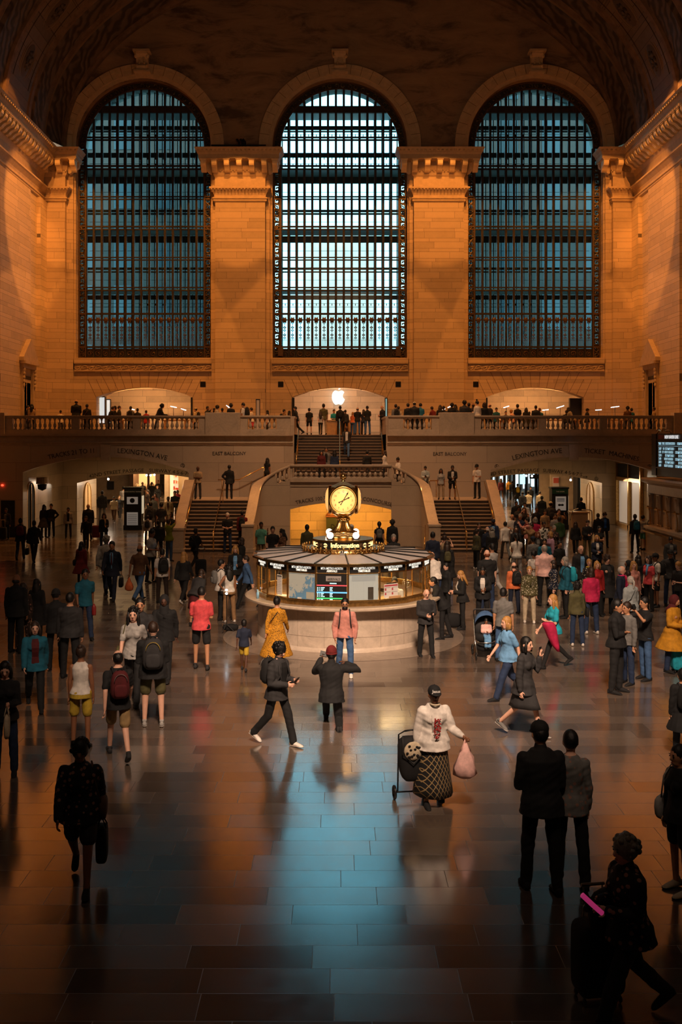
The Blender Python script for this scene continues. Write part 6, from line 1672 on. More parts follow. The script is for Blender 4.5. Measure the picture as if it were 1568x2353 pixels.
        m.build('hood' if hs == 'hood' else ('headscarf' if hs == 'hijab' else 'hair'), [hm], None, smooth=True).parent = root
    if hat:
        hcn, hk = hat.rsplit(' ', 1); m = MB()
        if hk in ('cap', 'backcap'):
            R5 = HM @ Matrix.Rotation(PI if hk == 'backcap' else 0, 3, 'Z')
            vs = [(0, 0, 1)]; m.ball(Hd(0, .008, .045), (.088*kh, .103*kh, .085*kh), nn, 8, 0, HM)
            sg_ = 1 if hk == 'cap' else -1
            pts = [Vector((.075*math.cos(a), -sg_*(.07+.10*math.sin(a)), .045-.012*math.sin(a))) for a in [PI*i/8 for i in range(9)]]
            top_ = [Hd(*p) for p in pts]; bot = [Hd(p.x, p.y, p.z-.01) for p in pts]; m.loft([top_, bot])
            m.ball(Hd(0, .008, .13), .01*kh, 6, 4)
        elif hk == 'beanie':
            m.ball(Hd(0, .012, .04), (.088*kh, .104*kh, .10*kh), nn, 10, 0, HM); m.tube([Hd(.082*math.cos(t*PI/8), .012+.1*math.sin(t*PI/8), .01+.0*t) for t in range(16)], .014*kh, 6, 0, True)
        m.build({'cap': 'cap', 'backcap': 'cap', 'beanie': 'beanie'}[hk], [cloth(hcn)], None, smooth=True).parent = root
    return fig
# ---- things people carry; all take the figure, built in its space then placed as top-level things
def world(fig, mbx):
    M = Matrix.Translation(fig.loc) @ Matrix.Rotation(fig.rz, 4, 'Z'); mbx.v = [tuple(M @ Vector(p)) for p in mbx.v]; return mbx
def thing_at(fig, name, local, label, cat, parts, group=None):
    """parts = [(name, MB in the figure's space, material, smooth, bevel)]"""
    M = Matrix.Translation(fig.loc) @ Matrix.Rotation(fig.rz, 4, 'Z'); w = M @ Vector(local)
    o = empty(name, w, label, cat, group, rz=fig.rz)
    for nm, mb_, mat_, sm_, bv in parts:
        mb_.v = [tuple(Vector(p)-Vector(local)) for p in mb_.v]; q = mb_.build(nm, mat_, None, smooth=sm_, bevel=bv); q.parent = o
    return o
def rbox(c, sx, sy, sz, p=4, n=20, m=9, taper=0):
    """soft box"""
    mb_ = MB(); rr = []
    for j in range(m):
        v = -PI/2+PI*j/(m-1); cz = math.copysign(abs(math.sin(v))**(2/p), math.sin(v)); cr_ = max(.02, abs(math.cos(v))**(2/p))
        rr.append([Vector((c[0]+sx/2*cr_*(1-taper*cz)*math.copysign(abs(math.cos(t))**(2/p), math.cos(t)), c[1]+sy/2*cr_*math.copysign(abs(math.sin(t))**(2/p), math.sin(t)), c[2]+sz/2*cz)) for t in [2*PI*i/n+PI/n for i in range(n)]])
    mb_.loft(rr); return mb_
def backpack(f, col, label, accent=None, size=1.0):
    T = f.T; c = T(0, .20+.1*(f.fat-1), .30); k = f.k*size
    a = rbox((c.x, c.y, c.z), .29*k, .17*k, .44*k, 3.2, taper=.12); pk = rbox((c.x, c.y+.085*k, c.z-.08*k), .21*k, .07*k, .2*k, 3.5)
    st = MB()
    for sx in (-1, 1): st.tube([T(sx*.09, .13, .47), T(sx*.10, .02, .545), T(sx*.115, -.11, .45), T(sx*.125, -.15, .3), T(sx*.14, -.08, .15), T(sx*.12, .12, .1)], .016*f.k, 5)
    st.tube([c+Vector((-.04*k, 0, .22*k)), c+Vector((0, 0, .25*k)), c+Vector((.04*k, 0, .22*k))], .008, 5)
    parts = [('pack_body', a, cloth(col), True, 0), ('front_pocket', pk, cloth(col), True, 0), ('strap', st, cloth('black' if col != 'black' else 'charcoal'), True, 0)]
    zz = MB(); zz.tube([c+Vector((.10*k*math.cos(t*PI/8), .095*k, .06*k+.12*k*math.sin(t*PI/8))) for t in range(9)], .005, 4)
    parts.append(('zip', zz, cloth(accent or 'grey'), True, 0))
    return thing_at(f, 'backpack', (c.x, c.y, c.z-.2*k), label, 'backpack', parts)
def handbag(f, col, label, side=1, kind='tote', size=1.0, pattern=None, drop=0):
    h = Vector(f.hands[0 if side > 0 else 1][0]); k = f.k*size
    if kind == 'shoulder':
        c = f.T(side*.26, .03, -.02); b_ = rbox((c.x, c.y, c.z), .10*k, .30*k, .26*k, 3, taper=-.1)
        st = MB().tube([f.T(side*.24, .10, .08), f.T(side*.17, .06, .38), f.T(side*.13, .0, .545), f.T(side*.16, -.10, .4), f.T(side*.24, -.08, .08)], .010*f.k, 5)
        return thing_at(f, 'shoulder_bag', (c.x, c.y, c.z-.12*k), label, 'bag', [('bag_body', b_, cloth(col, pattern), True, 0), ('strap', st, cloth(col), True, 0)])
    if kind == 'cross':
        c = f.T(side*.22, -.06, -.02); b_ = rbox((c.x, c.y, c.z), .09*k, .22*k, .17*k, 3.5)
        st = MB().tube([f.T(side*.21, -.08, .05), f.T(side*.08, -.18, .28), f.T(-side*.08, -.12, .48), f.T(-side*.10, .0, .545), f.T(-side*.04, .13, .42), f.T(side*.12, .15, .2), f.T(side*.22, .02, .05)], .009*f.k, 5)
        return thing_at(f, 'shoulder_bag', (c.x, c.y, c.z-.1*k), label, 'bag', [('bag_body', b_, cloth(col, pattern), True, 0), ('strap', st, cloth(col), True, 0)])
    hz = h.z-.03
    if kind == 'plastic':
        b_ = MB(); rnd = random.Random(5); rr = []
        for j, (z, r) in enumerate(((-.05, .02), (-.12, .05), (-.2, .09), (-.3, .125), (-.38, .12), (-.42, .06))):
            rr.append([Vector((h.x+r*k*(1+.18*rnd.uniform(-1, 1))*math.cos(2*PI*i/14), h.y+r*.75*k*(1+.18*rnd.uniform(-1, 1))*math.sin(2*PI*i/14), h.z+z*k)) for i in range(14)])
        b_.loft(rr); st = MB()
        for sx in (-1, 1): st.tube([(h.x, h.y, h.z-.0), (h.x+sx*.02, h.y, h.z-.06*k), (h.x+sx*.05*k, h.y, h.z-.14*k)], [.008, .014, .02], 5)
        return thing_at(f, 'plastic_bag', (h.x, h.y, h.z-.42*k), label, 'bag', [('bag_body', b_, cloth(col), True, 0), ('handle', st, cloth(col), True, 0)])
    hh = {'tote': .36, 'brief': .27, 'shop': .42}[kind]*k; w_ = {'tote': .34, 'brief': .36, 'shop': .32}[kind]*k; d_ = {'tote': .09, 'brief': .12, 'shop': .14}[kind]*k
    b_ = rbox((h.x, h.y, hz-.11*k-hh/2), d_, w_, hh, 5 if kind != 'tote' else 3.4)
    st = MB()
    for sx in (-1, 1): st.tube([(h.x+sx*d_*.4, h.y-w_*.25, hz-.12*k), (h.x+sx*.012, h.y-w_*.12, hz-.02), (h.x+sx*.006, h.y, hz+.01), (h.x+sx*.012, h.y+w_*.12, hz-.02), (h.x+sx*d_*.4, h.y+w_*.25, hz-.12*k)], .008, 5)
    return thing_at(f, {'tote': 'tote_bag', 'brief': 'briefcase', 'shop': 'shopping_bag'}[kind], (h.x, h.y, hz-.11*k-hh), label, 'bag', [('bag_body', b_, cloth(col, pattern), True, 0), ('handle', st, cloth(col), True, 0)])
def phone(f, label, side=1, glowing=False, cam=False):
    h, fw, lat, nrm = f.hands[0 if side > 0 else 1]; up = fw
    c = h+fw*.03*f.k; m = MB(); sc = MB()
    X = Vector((1, 0, 0)); Z = (fw*.6+Vector((0, -.1, .6))).normalized(); Y = Z.cross(X).normalized(); X = Y.cross(Z)
    def B(mb_, sx, sy, sz, off):
        vs = [c+X*a*sx/2+Y*(b*sy/2+off)+Z*d*sz/2 for a in (-1, 1) for b in (-1, 1) for d in (-1, 1)]
        mb_.add(vs, [(0,1,3,2),(4,6,7,5),(0,4,5,1),(2,3,7,6),(0,2,6,4),(1,5,7,3)])
    if cam:
        B(m, .13, .07, .09, 0); m.ball(c-Y*.05, .035, 8, 6); B(sc, .06, .02, .02, .04)
        return thing_at(f, 'camera', tuple(c), label, 'camera', [('camera_body', m, m_black, False, 0), ('viewfinder', sc, m_black, False, 0)])
    B(m, .075, .009, .15, 0); B(sc, .066, .002, .135, .0055)
    return thing_at(f, 'phone', tuple(c), label, 'phone', [('phone_case', m, m_black, False, 0), ('phone_screen', sc, glow('phone_screen_glow', (.5, .75, .9), 1.6) if glowing else m_iron, False, 0)])
def suitcase(x, y, z, rz, col, label, h=.6, handle=.42, w=.40, d=.25):
    o = empty('suitcase', (x, y, z), label, 'suitcase', rz=rz)
    a = rbox((0, 0, .06+h/2), w, d, h, 7, 28, 11); q = a.build('shell', [cloth(col)], None, smooth=True); q.parent = o
    r = MB()
    for kx in (-.33, -.11, .11, .33): r.box(kx*w-.012, kx*w+.012, -d/2-.006, -d/2+.02, .14, h-.04)
    r.build('rib', [cloth(col)], None).parent = o
    hd_ = MB()
    for sx in (-1, 1): hd_.tube([(sx*.09, d*.38, h), (sx*.09, d*.38, h+handle)], .008, 6)
    hd_.tube([(-.11, d*.38, h+handle), (.11, d*.38, h+handle)], .016, 6); hd_.build('telescopic_handle', m_chrome, None).parent = o
    for sx in (-1, 1):
        for sy in (-1, 1): wv = MB().ball((sx*w*.38, sy*d*.34, .035), (.018, .034, .034), 8, 6); wv.build('wheel', m_black, None, smooth=True).parent = o
    return o
SEEN = set()
def mklabel(top, bottom, place, inner=None):
    b = '' if bottom.endswith('dress') or bottom == '-' else ' and '+bottom.replace('longskirt', 'long skirt')
    l = 'person in %s%s %s' % (top, b, place)
    if len(l.split()) > 16: l = 'person in %s %s' % (top, place)
    return l
def bagit(f, b, place, s):
    kind, col = b[0], b[1]; side = b[2] if len(b) > 2 else 1; kw = b[3] if len(b) > 3 else {}
    if kind == 'bp': return backpack(f, col, '%s backpack on the person %s' % (col, place), **kw)
    if kind == 'phone': return phone(f, 'phone held by the person %s' % place, side, glowing=(col == 'lit'))
    if kind == 'camera': return phone(f, 'camera raised by the person %s' % place, side, cam=True)
    w = {'shoulder': 'shoulder bag', 'cross': 'crossbody bag', 'tote': 'tote bag', 'brief': 'handbag', 'shop': 'shopping bag', 'plastic': 'plastic bag'}[kind]
    return handbag(f, col, '%s %s carried by the person %s' % (col, w, place), side, kind, **kw)
def FP(px, foot, head, hd, pose, top, bottom, hair, sk, sex, place, h=None, bags=(), Y=None, z=0, **kw):
    if Y is not None: s = F/Y; hh = h or (CY-head)/s+H-z
    elif foot is not None: s = (foot-CY)/5.0; hh = h or (foot-head)/s
    else: hh = h or 1.72; s = (head-CY)/(5-hh)
    hh = max(.75, min(1.92, hh)); Yr = F/s
    lab = mklabel(top, bottom, place)
    assert lab not in SEEN, lab
    SEEN.add(lab)
    f = person((PX(px, Yr), Yr, z), hh, math.radians(hd), pose, top, bottom, hair, sk, sex, label=lab, s=s, **kw)
    for b in bags: bagit(f, b, place, s)
    return f
def BP(px, head, hd, pose, top, bottom, hair, sk, sex, place, h=1.68, bags=(), foot=None, Y=None, **kw):
    """someone on the balcony; distance from the head's height"""
    if Y is None: Y = F*(h+.27)/(CY-head); Y = max(52.6, min(60.6, Y))
    hh = (CY-head)*Y/F-.27
    return FP(px, None, head, hd, pose, top, bottom, hair, sk, sex, place, h=max(1.2, min(1.9, hh)), bags=bags, Y=Y, z=5.27, face=False, **kw)
# ---------------- foreground and middle of the floor
wj = FP(997, 1845, 1572, 8, 'walk2',  'white jacket', 'black longskirt', 'black short', 'brown', 'f', 'walking with a cart in the bright foreground', fat=1.22, h=1.62, hat='black cap', inner='white', botpat='diamond', shoes='black', legs=((-8, 10, 10), (10, 4, 0)),
        armL=((.32, -.2, -.9), (.3, -.75, -.15)), armR=((.25, .05, -1), (.12, -.1, -1)), bags=(('plastic', 'pink', 1, dict(size=1.35)), ))
mk = MB().tube([wj.Hd(.06*math.cos(PI+PI*t/8), -.03-.075*math.sin(PI*t/8), -.115) for t in range(9)], .014, 5); mk.build('face_mask', [cloth('cream')], None, smooth=True).parent = wj.root
t_ = text_mb('Jesus', .055, .004, .002); t_.v = [tuple(wj.Hd(x*1.0, -.112+y+.25*x*x*6, z+.055)) for x, y, z in t_.v]; t_.build('cap_lettering', [m_white], None, fix=False).parent = wj.root
ht = MB()
rr_ = random.Random(2)
for i in range(70):
    z = rr_.uniform(.08, .38); wx = .05*(1 if z > .2 else z/.2); ht.ball(wj.T(rr_.uniform(-wx, wx), -.215-.01*(z > .2), z), (.010, .005, .010), 5, 4)
ht.build('shirt_print', [cloth('red')], None).parent = wj.root
# shopping cart bag beside the white jacket
def cart(f, side):
    c = f.hands[1][0]; gx = c.x-.04; yb = c.y+.05
    b = rbox((gx, yb+.05, .60), .36, .26, .62, 3.4, taper=-.14)
    pc = MB().ball((gx, yb-.085, .74), (.13, .03, .13), 14, 8); fr_ = MB(); sp_ = MB()
    for sx in (-1, 1): fr_.tube([(gx+sx*.16, yb+.19, .1), (gx+sx*.15, yb+.17, .9), (gx+sx*.09, yb+.05, .98)], .011, 6)
    fr_.tube([(gx-.2, yb+.17, .1), (gx+.2, yb+.17, .1)], .012, 6); fr_.tube([(gx-.09, yb+.05, .98), (gx, yb+.02, 1.0), (gx+.09, yb+.05, .98)], .014, 6); fr_.tube([(gx-.14, yb-.06, .95), (gx-.15, yb-.10, .7), (gx, yb-.12, .58), (gx+.15, yb-.10, .7), (gx+.14, yb-.06, .95)], .008, 5)
    rd = random.Random(4)
    for i in range(14): sp_.ball((gx+rd.uniform(-.1, .1), yb-.115, .74+rd.uniform(-.09, .09)), (.02, .008, .016), 6, 4)
    wh = MB()
    for sx in (-1, 1):
        wh.tube([(gx+sx*.21, yb+.17+.08*math.cos(t*PI/8), .1+.08*math.sin(t*PI/8)) for t in range(16)], .02, 6, 0, True); wh.ball((gx+sx*.21, yb+.17, .1), (.02, .03, .03), 8, 6)
    o = thing_at(f, 'shopping_cart', (gx, yb, 0), 'black wheeled cart bag with spotted pouch pulled by the white-jacketed person', 'cart', [('cart_bag', b, cloth('black'), True, 0), ('front_pouch', pc, cloth('cream'), True, 0), ('pouch_spots', sp_, cloth('black'), True, 0), ('cart_frame', fr_, m_iron, True, 0), ('wheels', wh, m_black, True, 0)])
cart(wj, -1)
kn = FP(762, 1665, 1500, 180, 'kneel', 'black jacket', 'black trousers', 'black short', 'dark', 'm', 'kneeling to photograph the booth', h=1.78, hat='dark red beanie', fat=1.1, bags=(('camera', 'black', 1),))
yb_ = FP(637, 1712, 1465, 55, 'walkphone', 'charcoal jacket', 'black trousers', 'black bushy', 'fair', 'm', 'walking and reading a phone left of the kneeling one', h=1.72, inner='black', shoes='white', headpitch=-.45, bags=(('bp', 'black'), ('phone', 'dark', 1)))
pk_ = FP(793, 1553, 1375, 0, 'pocket', 'salmon pink shirt', 'denim jeans', 'black short', 'tan', 'm', 'smiling in front of the booth screen', shoes='white', legs=((6, 2, 0), (-8, 4, 0)), bags=(('bp', 'black'),), fat=1.05)
bd = MB().ball(pk_.Hd(0, -.042, -.072), (.060, .062, .042), 10, 8); bd.build('beard', [hairm('black')], None, smooth=True).parent = pk_.root
gs = MB()
for sx in (-1, 1): gs.tube([pk_.Hd(sx*.032+.024*math.cos(t*PI/5), -.102, .0+.017*math.sin(t*PI/5)) for t in range(10)], .003, 4, 0, True)
gs.tube([pk_.Hd(-.01, -.104, .005), pk_.Hd(.01, -.104, .005)], .003, 4); gs.build('glasses', [m_black], None).parent = pk_.root
FP(636, 1530, 1366, 168, 'walk', 'mustard dress', 'mustard dress', 'black bun', 'tan', 'f', 'with long patterned skirt at the booth counter', toppat='leaf', botpat='leaf', bags=(('cross', 'black', 1),), fat=1.1)
FP(463, 1538, 1350, 180, 'phone', 'coral tee', 'black shorts', 'black short', 'tan', 'm', 'with back turned left of the child', shoes='charcoal', fat=1.1, legs=((8, 4, 0), (-4, 2, 0)))
FP(561, 1541, 1425, 178, 'walk', 'navy polo', 'yellow shorts', 'black short', 'dark', 'm', 'small child left of the booth', h=1.10, shoes='charcoal', legs=((14, 4, 0), (-14, 8, 0)))
FP(979, 1508, 1352, 12, 'phone', 'charcoal sweater', 'black trousers', 'grey bald', 'fair', 'm', 'reading a phone right of the booth front', fat=1.12, bags=(('phone', 'dark', 1),), legs=((8, 2, 0), (-6, 2, 0)))
FP(1245, 2048, 1648, 186, 'phone', 'black jacket', 'black trousers', 'black thin', 'tan', 'm', 'back turned, tall one of the foreground couple', hat='black cap', fat=1.12, legs=((8, 4, 0), (-5, 3, 0)), h=1.86)
FP(1312, 2032, 1676, 176, 'stand', 'grey blouse', 'black jeans', 'black short', 'fair', 'f', 'leaning close, shorter one of the foreground couple', h=1.72, toppat='floral', legs=((4, 2, 0), (-10, 4, 0)))
cl_ = FP(1446, None, 1905, 285, 'walk', 'black jacket', 'black trousers', 'grey bushy', 'fair', 'f', 'with camera and suitcase at the bottom right corner', h=1.66, fat=1.2, toppat='floral', armL='phone', armR='phone', bags=(('shoulder', 'black', -1, dict(size=1.9)), ('camera', 'black', -1)))
suitcase(PX(1378, 8.9), 8.95, 0, math.radians(10), 'black', 'large black suitcase beside the camera carrier at bottom right', .64, .34, .44, .28)
lsx = PX(1362, 8.2); ls = MB().tube([(lsx-.085, 8.2, 1.27), (lsx, 8.2, 1.19), (lsx+.085, 8.22, 1.11)], .022, 8); tag(ls.build('folded_fan', glow('pink_stick', (.9, .06, .28), .25), smooth=True), 'bright pink stick poking out beside the camera at bottom right', 'stick')
FP(185, 2030, 1690, 8, 'walk', 'black jacket', 'charcoal shorts', 'black curly', 'brown', 'f', 'with floral wrap in the dark left foreground', fat=1.3, toppat='floral', h=1.68, bags=(('shop', 'black', 1), ('shoulder', 'brown', 1)))
FP(186, 1718, 1490, 180, 'stand', 'white tank', 'yellow shorts', 'brown bun', 'brown', 'f', 'seen from behind in the dark left foreground', h=1.65)
FP(272, 1742, 1489, 200, 'walk', 'black tee', 'khaki shorts', 'black thin', 'fair', 'm', 'stepping left behind the white tank', h=1.75, shoes='charcoal', bags=(('bp', 'maroon'),))
FP(352, 1668, 1417, 190, 'phone', 'black jacket', 'olive shorts', 'brown short', 'fair', 'm', 'with phone and yellow-trimmed pack at left', shoes='light grey', fat=1.25, h=1.8, bags=(('bp', 'charcoal', 1, dict(accent='yellow', size=1.2)), ('phone', 'lit', 1)))
FP(307, 1612, 1388, 5, 'walk', 'light grey tee', 'black trousers', 'black longcurly', 'fair', 'f', 'with long curls ahead of the yellow-trimmed pack', bags=(('shoulder', 'olive', -1),))
FP(322, 1588, 1362, 10, 'walk2', 'charcoal jacket', 'black trousers', 'black short', 'tan', 'm', 'behind the long curls')
FP(378, 1560, 1347, 5, 'walk', 'black hoodie', 'black trousers', 'black hood', 'dark', 'm', 'with hood up left of centre', h=1.82)
FP(12, 1780, 1520, 15, 'phone1', 'black sweater', 'dark denim jeans', 'black bob', 'fair', 'f', 'at the far left edge', bags=(('tote', 'cream', 1),))
FP(80, 1628, 1421, 20, 'walk', 'dark teal jacket', 'black trousers', 'brown bob', 'fair', 'f', 'striding at left with open coat', inner='maroon', fat=1.15)
FP(37, 1500, 1320, 170, 'stand', 'black jacket', 'black trousers', 'black bald', 'brown', 'm', 'standing beside the tote at far left', fat=1.1)
FP(53, 1496, 1340, 200, 'stand', 'dark brown blouse', 'dark brown trousers', 'brown long', 'tan', 'f', 'in speckled clothes at far left', toppat='floral', botpat='floral', bags=(('tote', 'beige', -1),))
FP(84, 1480, 1331, 170, 'stand', 'black coat', 'black leggings', 'black long', 'tan', 'f', 'third of the group at far left')
FP(128, 1540, 1356, 190, 'phone', 'black jacket', 'black trousers', 'black short', 'brown', 'm', 'in a dark beanie behind the charcoal back', hat='black beanie')
FP(161, 1558, 1363, 176, 'stand', 'charcoal sweater', 'black trousers', 'black short', 'tan', 'm', 'broad back left of the teal polo', fat=1.2)
FP(195, 1466, 1302, 25, 'walk', 'dark teal polo', 'dark denim jeans', 'black short', 'brown', 'm', 'holding a red bottle at left', bags=())
FP(258, 1378, 1239, 4, 'walk', 'navy suit', 'navy trousers', 'black short', 'tan', 'm', 'striding toward the camera', inner='light blue', bags=(('brief', 'black', 1),))
FP(244, 1362, 1227, 180, 'walk', 'light grey jacket', 'dark denim jeans', 'grey curly', 'fair', 'm', 'directly behind the walking navy suit')
FP(187, 1348, 1245, 160, 'stand', 'dark red coat', 'black leggings', 'black long', 'brown', 'f', 'above the teal polo', bags=(('shoulder', 'black', 1),))
FP(320, 1382, 1247, 160, 'walk', 'brown tee', 'denim jeans', 'black bald', 'brown', 'm', 'walking away with an orange bag', bags=(('plastic', 'orange', 1),), fat=1.15)
FP(347, 1338, 1217, 60, 'phone', 'light grey tee', 'black trousers', 'black bun', 'brown', 'f', 'reading a phone in the left crowd', bags=(('phone', 'lit', 1),))
FP(373, 1385, 1262, 200, 'stand', 'white tee', 'dark brown trousers', 'black short', 'tan', 'm', 'seen from behind in the left crowd', bags=(('bp', 'black', 1, dict(size=1.15)),), fat=1.1)
FP(422, 1387, 1264, 165, 'walk', 'black blouse', 'black trousers', 'blonde long', 'fair', 'f', 'with blond hair walking toward the stairs', shoes='white', fat=1.2)
FP(449, 1312, 1211, 150, 'walk', 'black tee', 'black trousers', 'black short', 'brown', 'm', 'pulling a suitcase at the left stair foot', armL='push', bags=(('bp', 'black'),))
suitcase(PX(461, 36.5), 36.6, 0, 0, 'black', 'small black suitcase with raised handle near the left stair foot', .56, .45, .40, .24)
FP(389, 1290, 1192, 150, 'high', 'lime tee', 'denim jeans', 'brown short', 'tan', 'f', 'raising a phone near the left stair wall', bags=(('phone', 'dark', 1),))
FP(364, 1285, 1196, 180, 'stand', 'black jacket', 'black trousers', 'black short', 'brown', 'm', 'bulky back beside the raised phone', fat=1.35)
FP(340, 1253, 1184, 180, 'stand', 'light grey hoodie', 'black trousers', 'black short', 'tan', 'm', 'right of the left directory pillar', bags=(('bp', 'black'),))
FP(371, 1243, 1155, 185, 'stand', 'black tee', 'black trousers', 'black short', 'brown', 'm', 'in a printed top right of the directory', toppat='leaf')
FP(346, 1238, 1148, 180, 'walk', 'charcoal jacket', 'black trousers', 'black short', 'tan', 'm', 'with a pack beside the directory', bags=(('bp', 'black'),))
FP(387, 1212, 1139, 0, 'walk', 'beige suit', 'beige trousers', 'black short', 'dark', 'm', 'walking out of the left archway', inner='black')
FP(402, 1202, 1128, 0, 'cross', 'charcoal tee', 'beige trousers', 'black short', 'tan', 'm', 'with folded arms by the white shelves')
FP(408.5, 1192, 1125, 0, 'stand', 'coral tee', 'charcoal trousers', 'black bald', 'dark', 'm', 'in front of the white shelves')
FP(412, 1202, 1143, 0, 'phone1', 'navy sweater', 'black trousers', 'black short', 'brown', 'm', 'by the stair wall in the left archway')
FP(262, 1197, 1139, 5, 'walk', 'cream polo', 'brown trousers', 'black short', 'brown', 'm', 'left of the left directory pillar', fat=1.3)
FP(275, 1192, 1138, 5, 'walk', 'black blouse', 'black trousers', 'blonde bob', 'fair', 'f', 'beside the cream polo')
FP(235, 1202, 1126, 190, 'stand', 'charcoal jacket', 'grey trousers', 'black short', 'tan', 'm', 'at the lit door in the left archway')
FP(239, 1264, 1179, 15, 'phone1', 'black sweater', 'dark denim jeans', 'brown bob', 'fair', 'f', 'with pale collar below the left archway', scarf='beige')
FP(198, 1262, 1183, 10, 'walk', 'black sweater', 'black trousers', 'black short', 'tan', 'm', 'walking below the lit door')
FP(203, 1242, 1158, 0, 'stand', 'black jacket', 'black trousers', 'grey bald', 'tan', 'm', 'beside the maroon suitcase', fat=1.2)
suitcase(PX(219, 50.2), 50.4, 0, 0, 'maroon', 'maroon suitcase standing by the left archway jamb', .62, .4, .42, .26)
FP(157, 1237, 1166, 10, 'stand', 'light grey jacket', 'charcoal trousers', 'black short', 'brown', 'm', 'alone in the dark left archway', inner='black')
FP(118, 1235, 1158, 0, 'hips', 'black sweater', 'black trousers', 'black short', 'tan', 'm', 'hands on hips in the dark left archway')
FP(101, 1235, 1160, 170, 'stand', 'black coat', 'black trousers', 'black long', 'tan', 'f', 'left of the hands-on-hips one')
FP(78, 1293, 1193, 185, 'walk', 'black jacket', 'black jeans', 'black short', 'brown', 'm', 'walking away with a dark bag at far left', bags=(('brief', 'black', 1),))
FP(47, 1287, 1188, 190, 'walk2', 'charcoal jacket', 'dark denim jeans', 'black bun', 'tan', 'f', 'walking away at far left', bags=(('bp', 'dark red'),))
FP(14, 1240, 1168, 0, 'stand', 'black jacket', 'black trousers', 'black short', 'brown', 'm', 'by the dark doorway at far left', inner='grey')
suitcase(PX(3, 49.5), 49.7, 0, 0, 'black', 'black suitcase by the dark doorway at the far left edge', .6, .4)
FP(448, 1440, 1330, 160, 'bend', 'charcoal blouse', 'maroon skirt', 'brown long', 'tan', 'f', 'bending over a small child', h=1.62, shoes='black')
FP(449, 1436, 1352, 175, 'stand', 'pink jacket', 'dark denim jeans', 'black curly', 'dark', 'f', 'child left of the coral tee', h=.98)
FP(508, 1424, 1286, 110, 'stand', 'white sweater', 'black jeans', 'black short', 'tan', 'm', 'facing a curly-haired partner left of the booth', bags=(('bp', 'grey', 1, dict(size=.9)),))
FP(527, 1430, 1299, 205, 'hip1', 'white tank', 'tan trousers', 'black longcurly', 'brown', 'f', 'with back turned left of the booth', shoes='white', fat=1.08)
FP(541, 1378, 1254, 5, 'phone1', 'black jacket', 'black trousers', 'blonde long', 'fair', 'f', 'with blond hair facing the camera left of booth', inner='light blue')
FP(556, 1350, 1236, 260, 'stand', 'black vest', 'black trousers', 'brown bob', 'fair', 'f', 'in profile behind the blond hair')
FP(568, 1398, 1273, 280, 'walk', 'denim shirt', 'black trousers', 'brown short', 'fair', 'm', 'striding left along the booth', bags=(('phone', 'lit', -1),))
# tripod light pole with its bag
px, Yt = 521, F*5/(1452-CY)
X = PX(px, Yt); o = empty('tripod_stand', (X, Yt, 0), 'small black stand with glowing lights in front of the tan trousers', 'stand')
MB().tube([(X, Yt, 0.05), (X, Yt, 1.0)], .012, 6).build('pole', m_black, o)
for q in range(3): a = q*2.1; MB().tube([(X, Yt, .2), (X+.2*math.cos(a), Yt+.2*math.sin(a), .01)], .01, 5).build('leg', m_black, o)
for dz in (.0, .09): MB().ball((X, Yt-.02, 1.0+dz), (.035, .02, .03), 10, 6).build('light_head', glow('stand_light', (.7, .9, 1), 6), o)
rb = rbox((PX(530, 26.2), 26.2, .09), .42, .25, .17, 3); tag(rb.build('duffel_bag', cloth('black'), smooth=True), 'black bag lying on the floor beside the small light stand', 'bag')
# ---------------- on the stairs and landings
FP(523, None, 1182, 0, 'handfront', 'black tee', 'dark denim jeans', 'white short', 'fair', 'm', 'standing at the foot of the left stairs', Y=44.2, h=1.76)
FP(557, None, 1192, 180, 'stand', 'dark red hoodie', 'black trousers', 'black short', 'brown', 'm', 'on the first steps of the left stairs', Y=44.7, z=.15, h=1.66, bags=(('bp', 'black'),))
FP(455, None, 1076, 0, 'cross', 'beige tee', 'charcoal trousers', 'black bald', 'dark', 'm', 'at the outer edge of the left landing', Y=49.2, z=2.07, h=1.62)
FP(527, None, 1071, 180, 'hip1', 'black blazer', 'black trousers', 'black short', 'tan', 'm', 'at the top of the left lower stairs', Y=49.4, z=2.07, h=1.68, legs=((10, 0, 0), (-10, 0, 0)))
FP(614, None, 1056, 150, 'ear', 'black top', 'black leggings', 'black long', 'brown', 'f', 'behind the left curve of the landing balustrade', Y=48.9, z=2.6, h=1.5, legs=STANDL)
FP(978, None, 1074, 350, 'phone', 'silver jacket', 'dark denim jeans', 'black short', 'brown', 'm', 'at the inner edge of the right landing', Y=48.9, z=2.25, h=1.45, bags=(('phone', 'dark', 1),))
FP(1014, None, 1085, 350, 'stand', 'light grey tee', 'beige trousers', 'black long', 'brown', 'f', 'at the top of the right lower stairs', Y=48.9, z=2.07, h=1.5)
FP(1040, None, 1073, 0, 'phone', 'black jacket', 'black shorts', 'black short', 'brown', 'm', 'in shorts at the top of the right stairs', Y=48.9, z=2.07, h=1.66, inner='white', shoes='black', bags=(('phone', 'dark', 1),))
FP(1097, None, 1068, 330, 'phone1', 'white tee', 'black trousers', 'black short', 'tan', 'm', 'by the parapet on the right landing', Y=49.6, z=2.07, h=1.7, hat='black cap')
FP(750, None, 1023, 0, 'walk', 'grey jacket', 'charcoal trousers', 'black short', 'tan', 'm', 'coming down the upper stairs', Y=50.2, z=2.95, inner='black', h=1.72)
FP(739, None, 1036, 0, 'stand', 'maroon jacket', 'black trousers', 'black long', 'tan', 'f', 'lower left of the grey jacket on the landing', Y=49.2, z=2.95, h=1.5)
FP(769, None, 1036, 180, 'stand', 'dark denim jacket', 'black trousers', 'black longcurly', 'tan', 'f', 'right of the grey jacket on the landing', Y=49.6, z=2.95, h=1.5)
FP(844, None, 1034, 180, 'walk', 'black sweater', 'black trousers', 'black short', 'tan', 'm', 'walking up from the middle landing', Y=50.0, z=2.95, h=1.55)
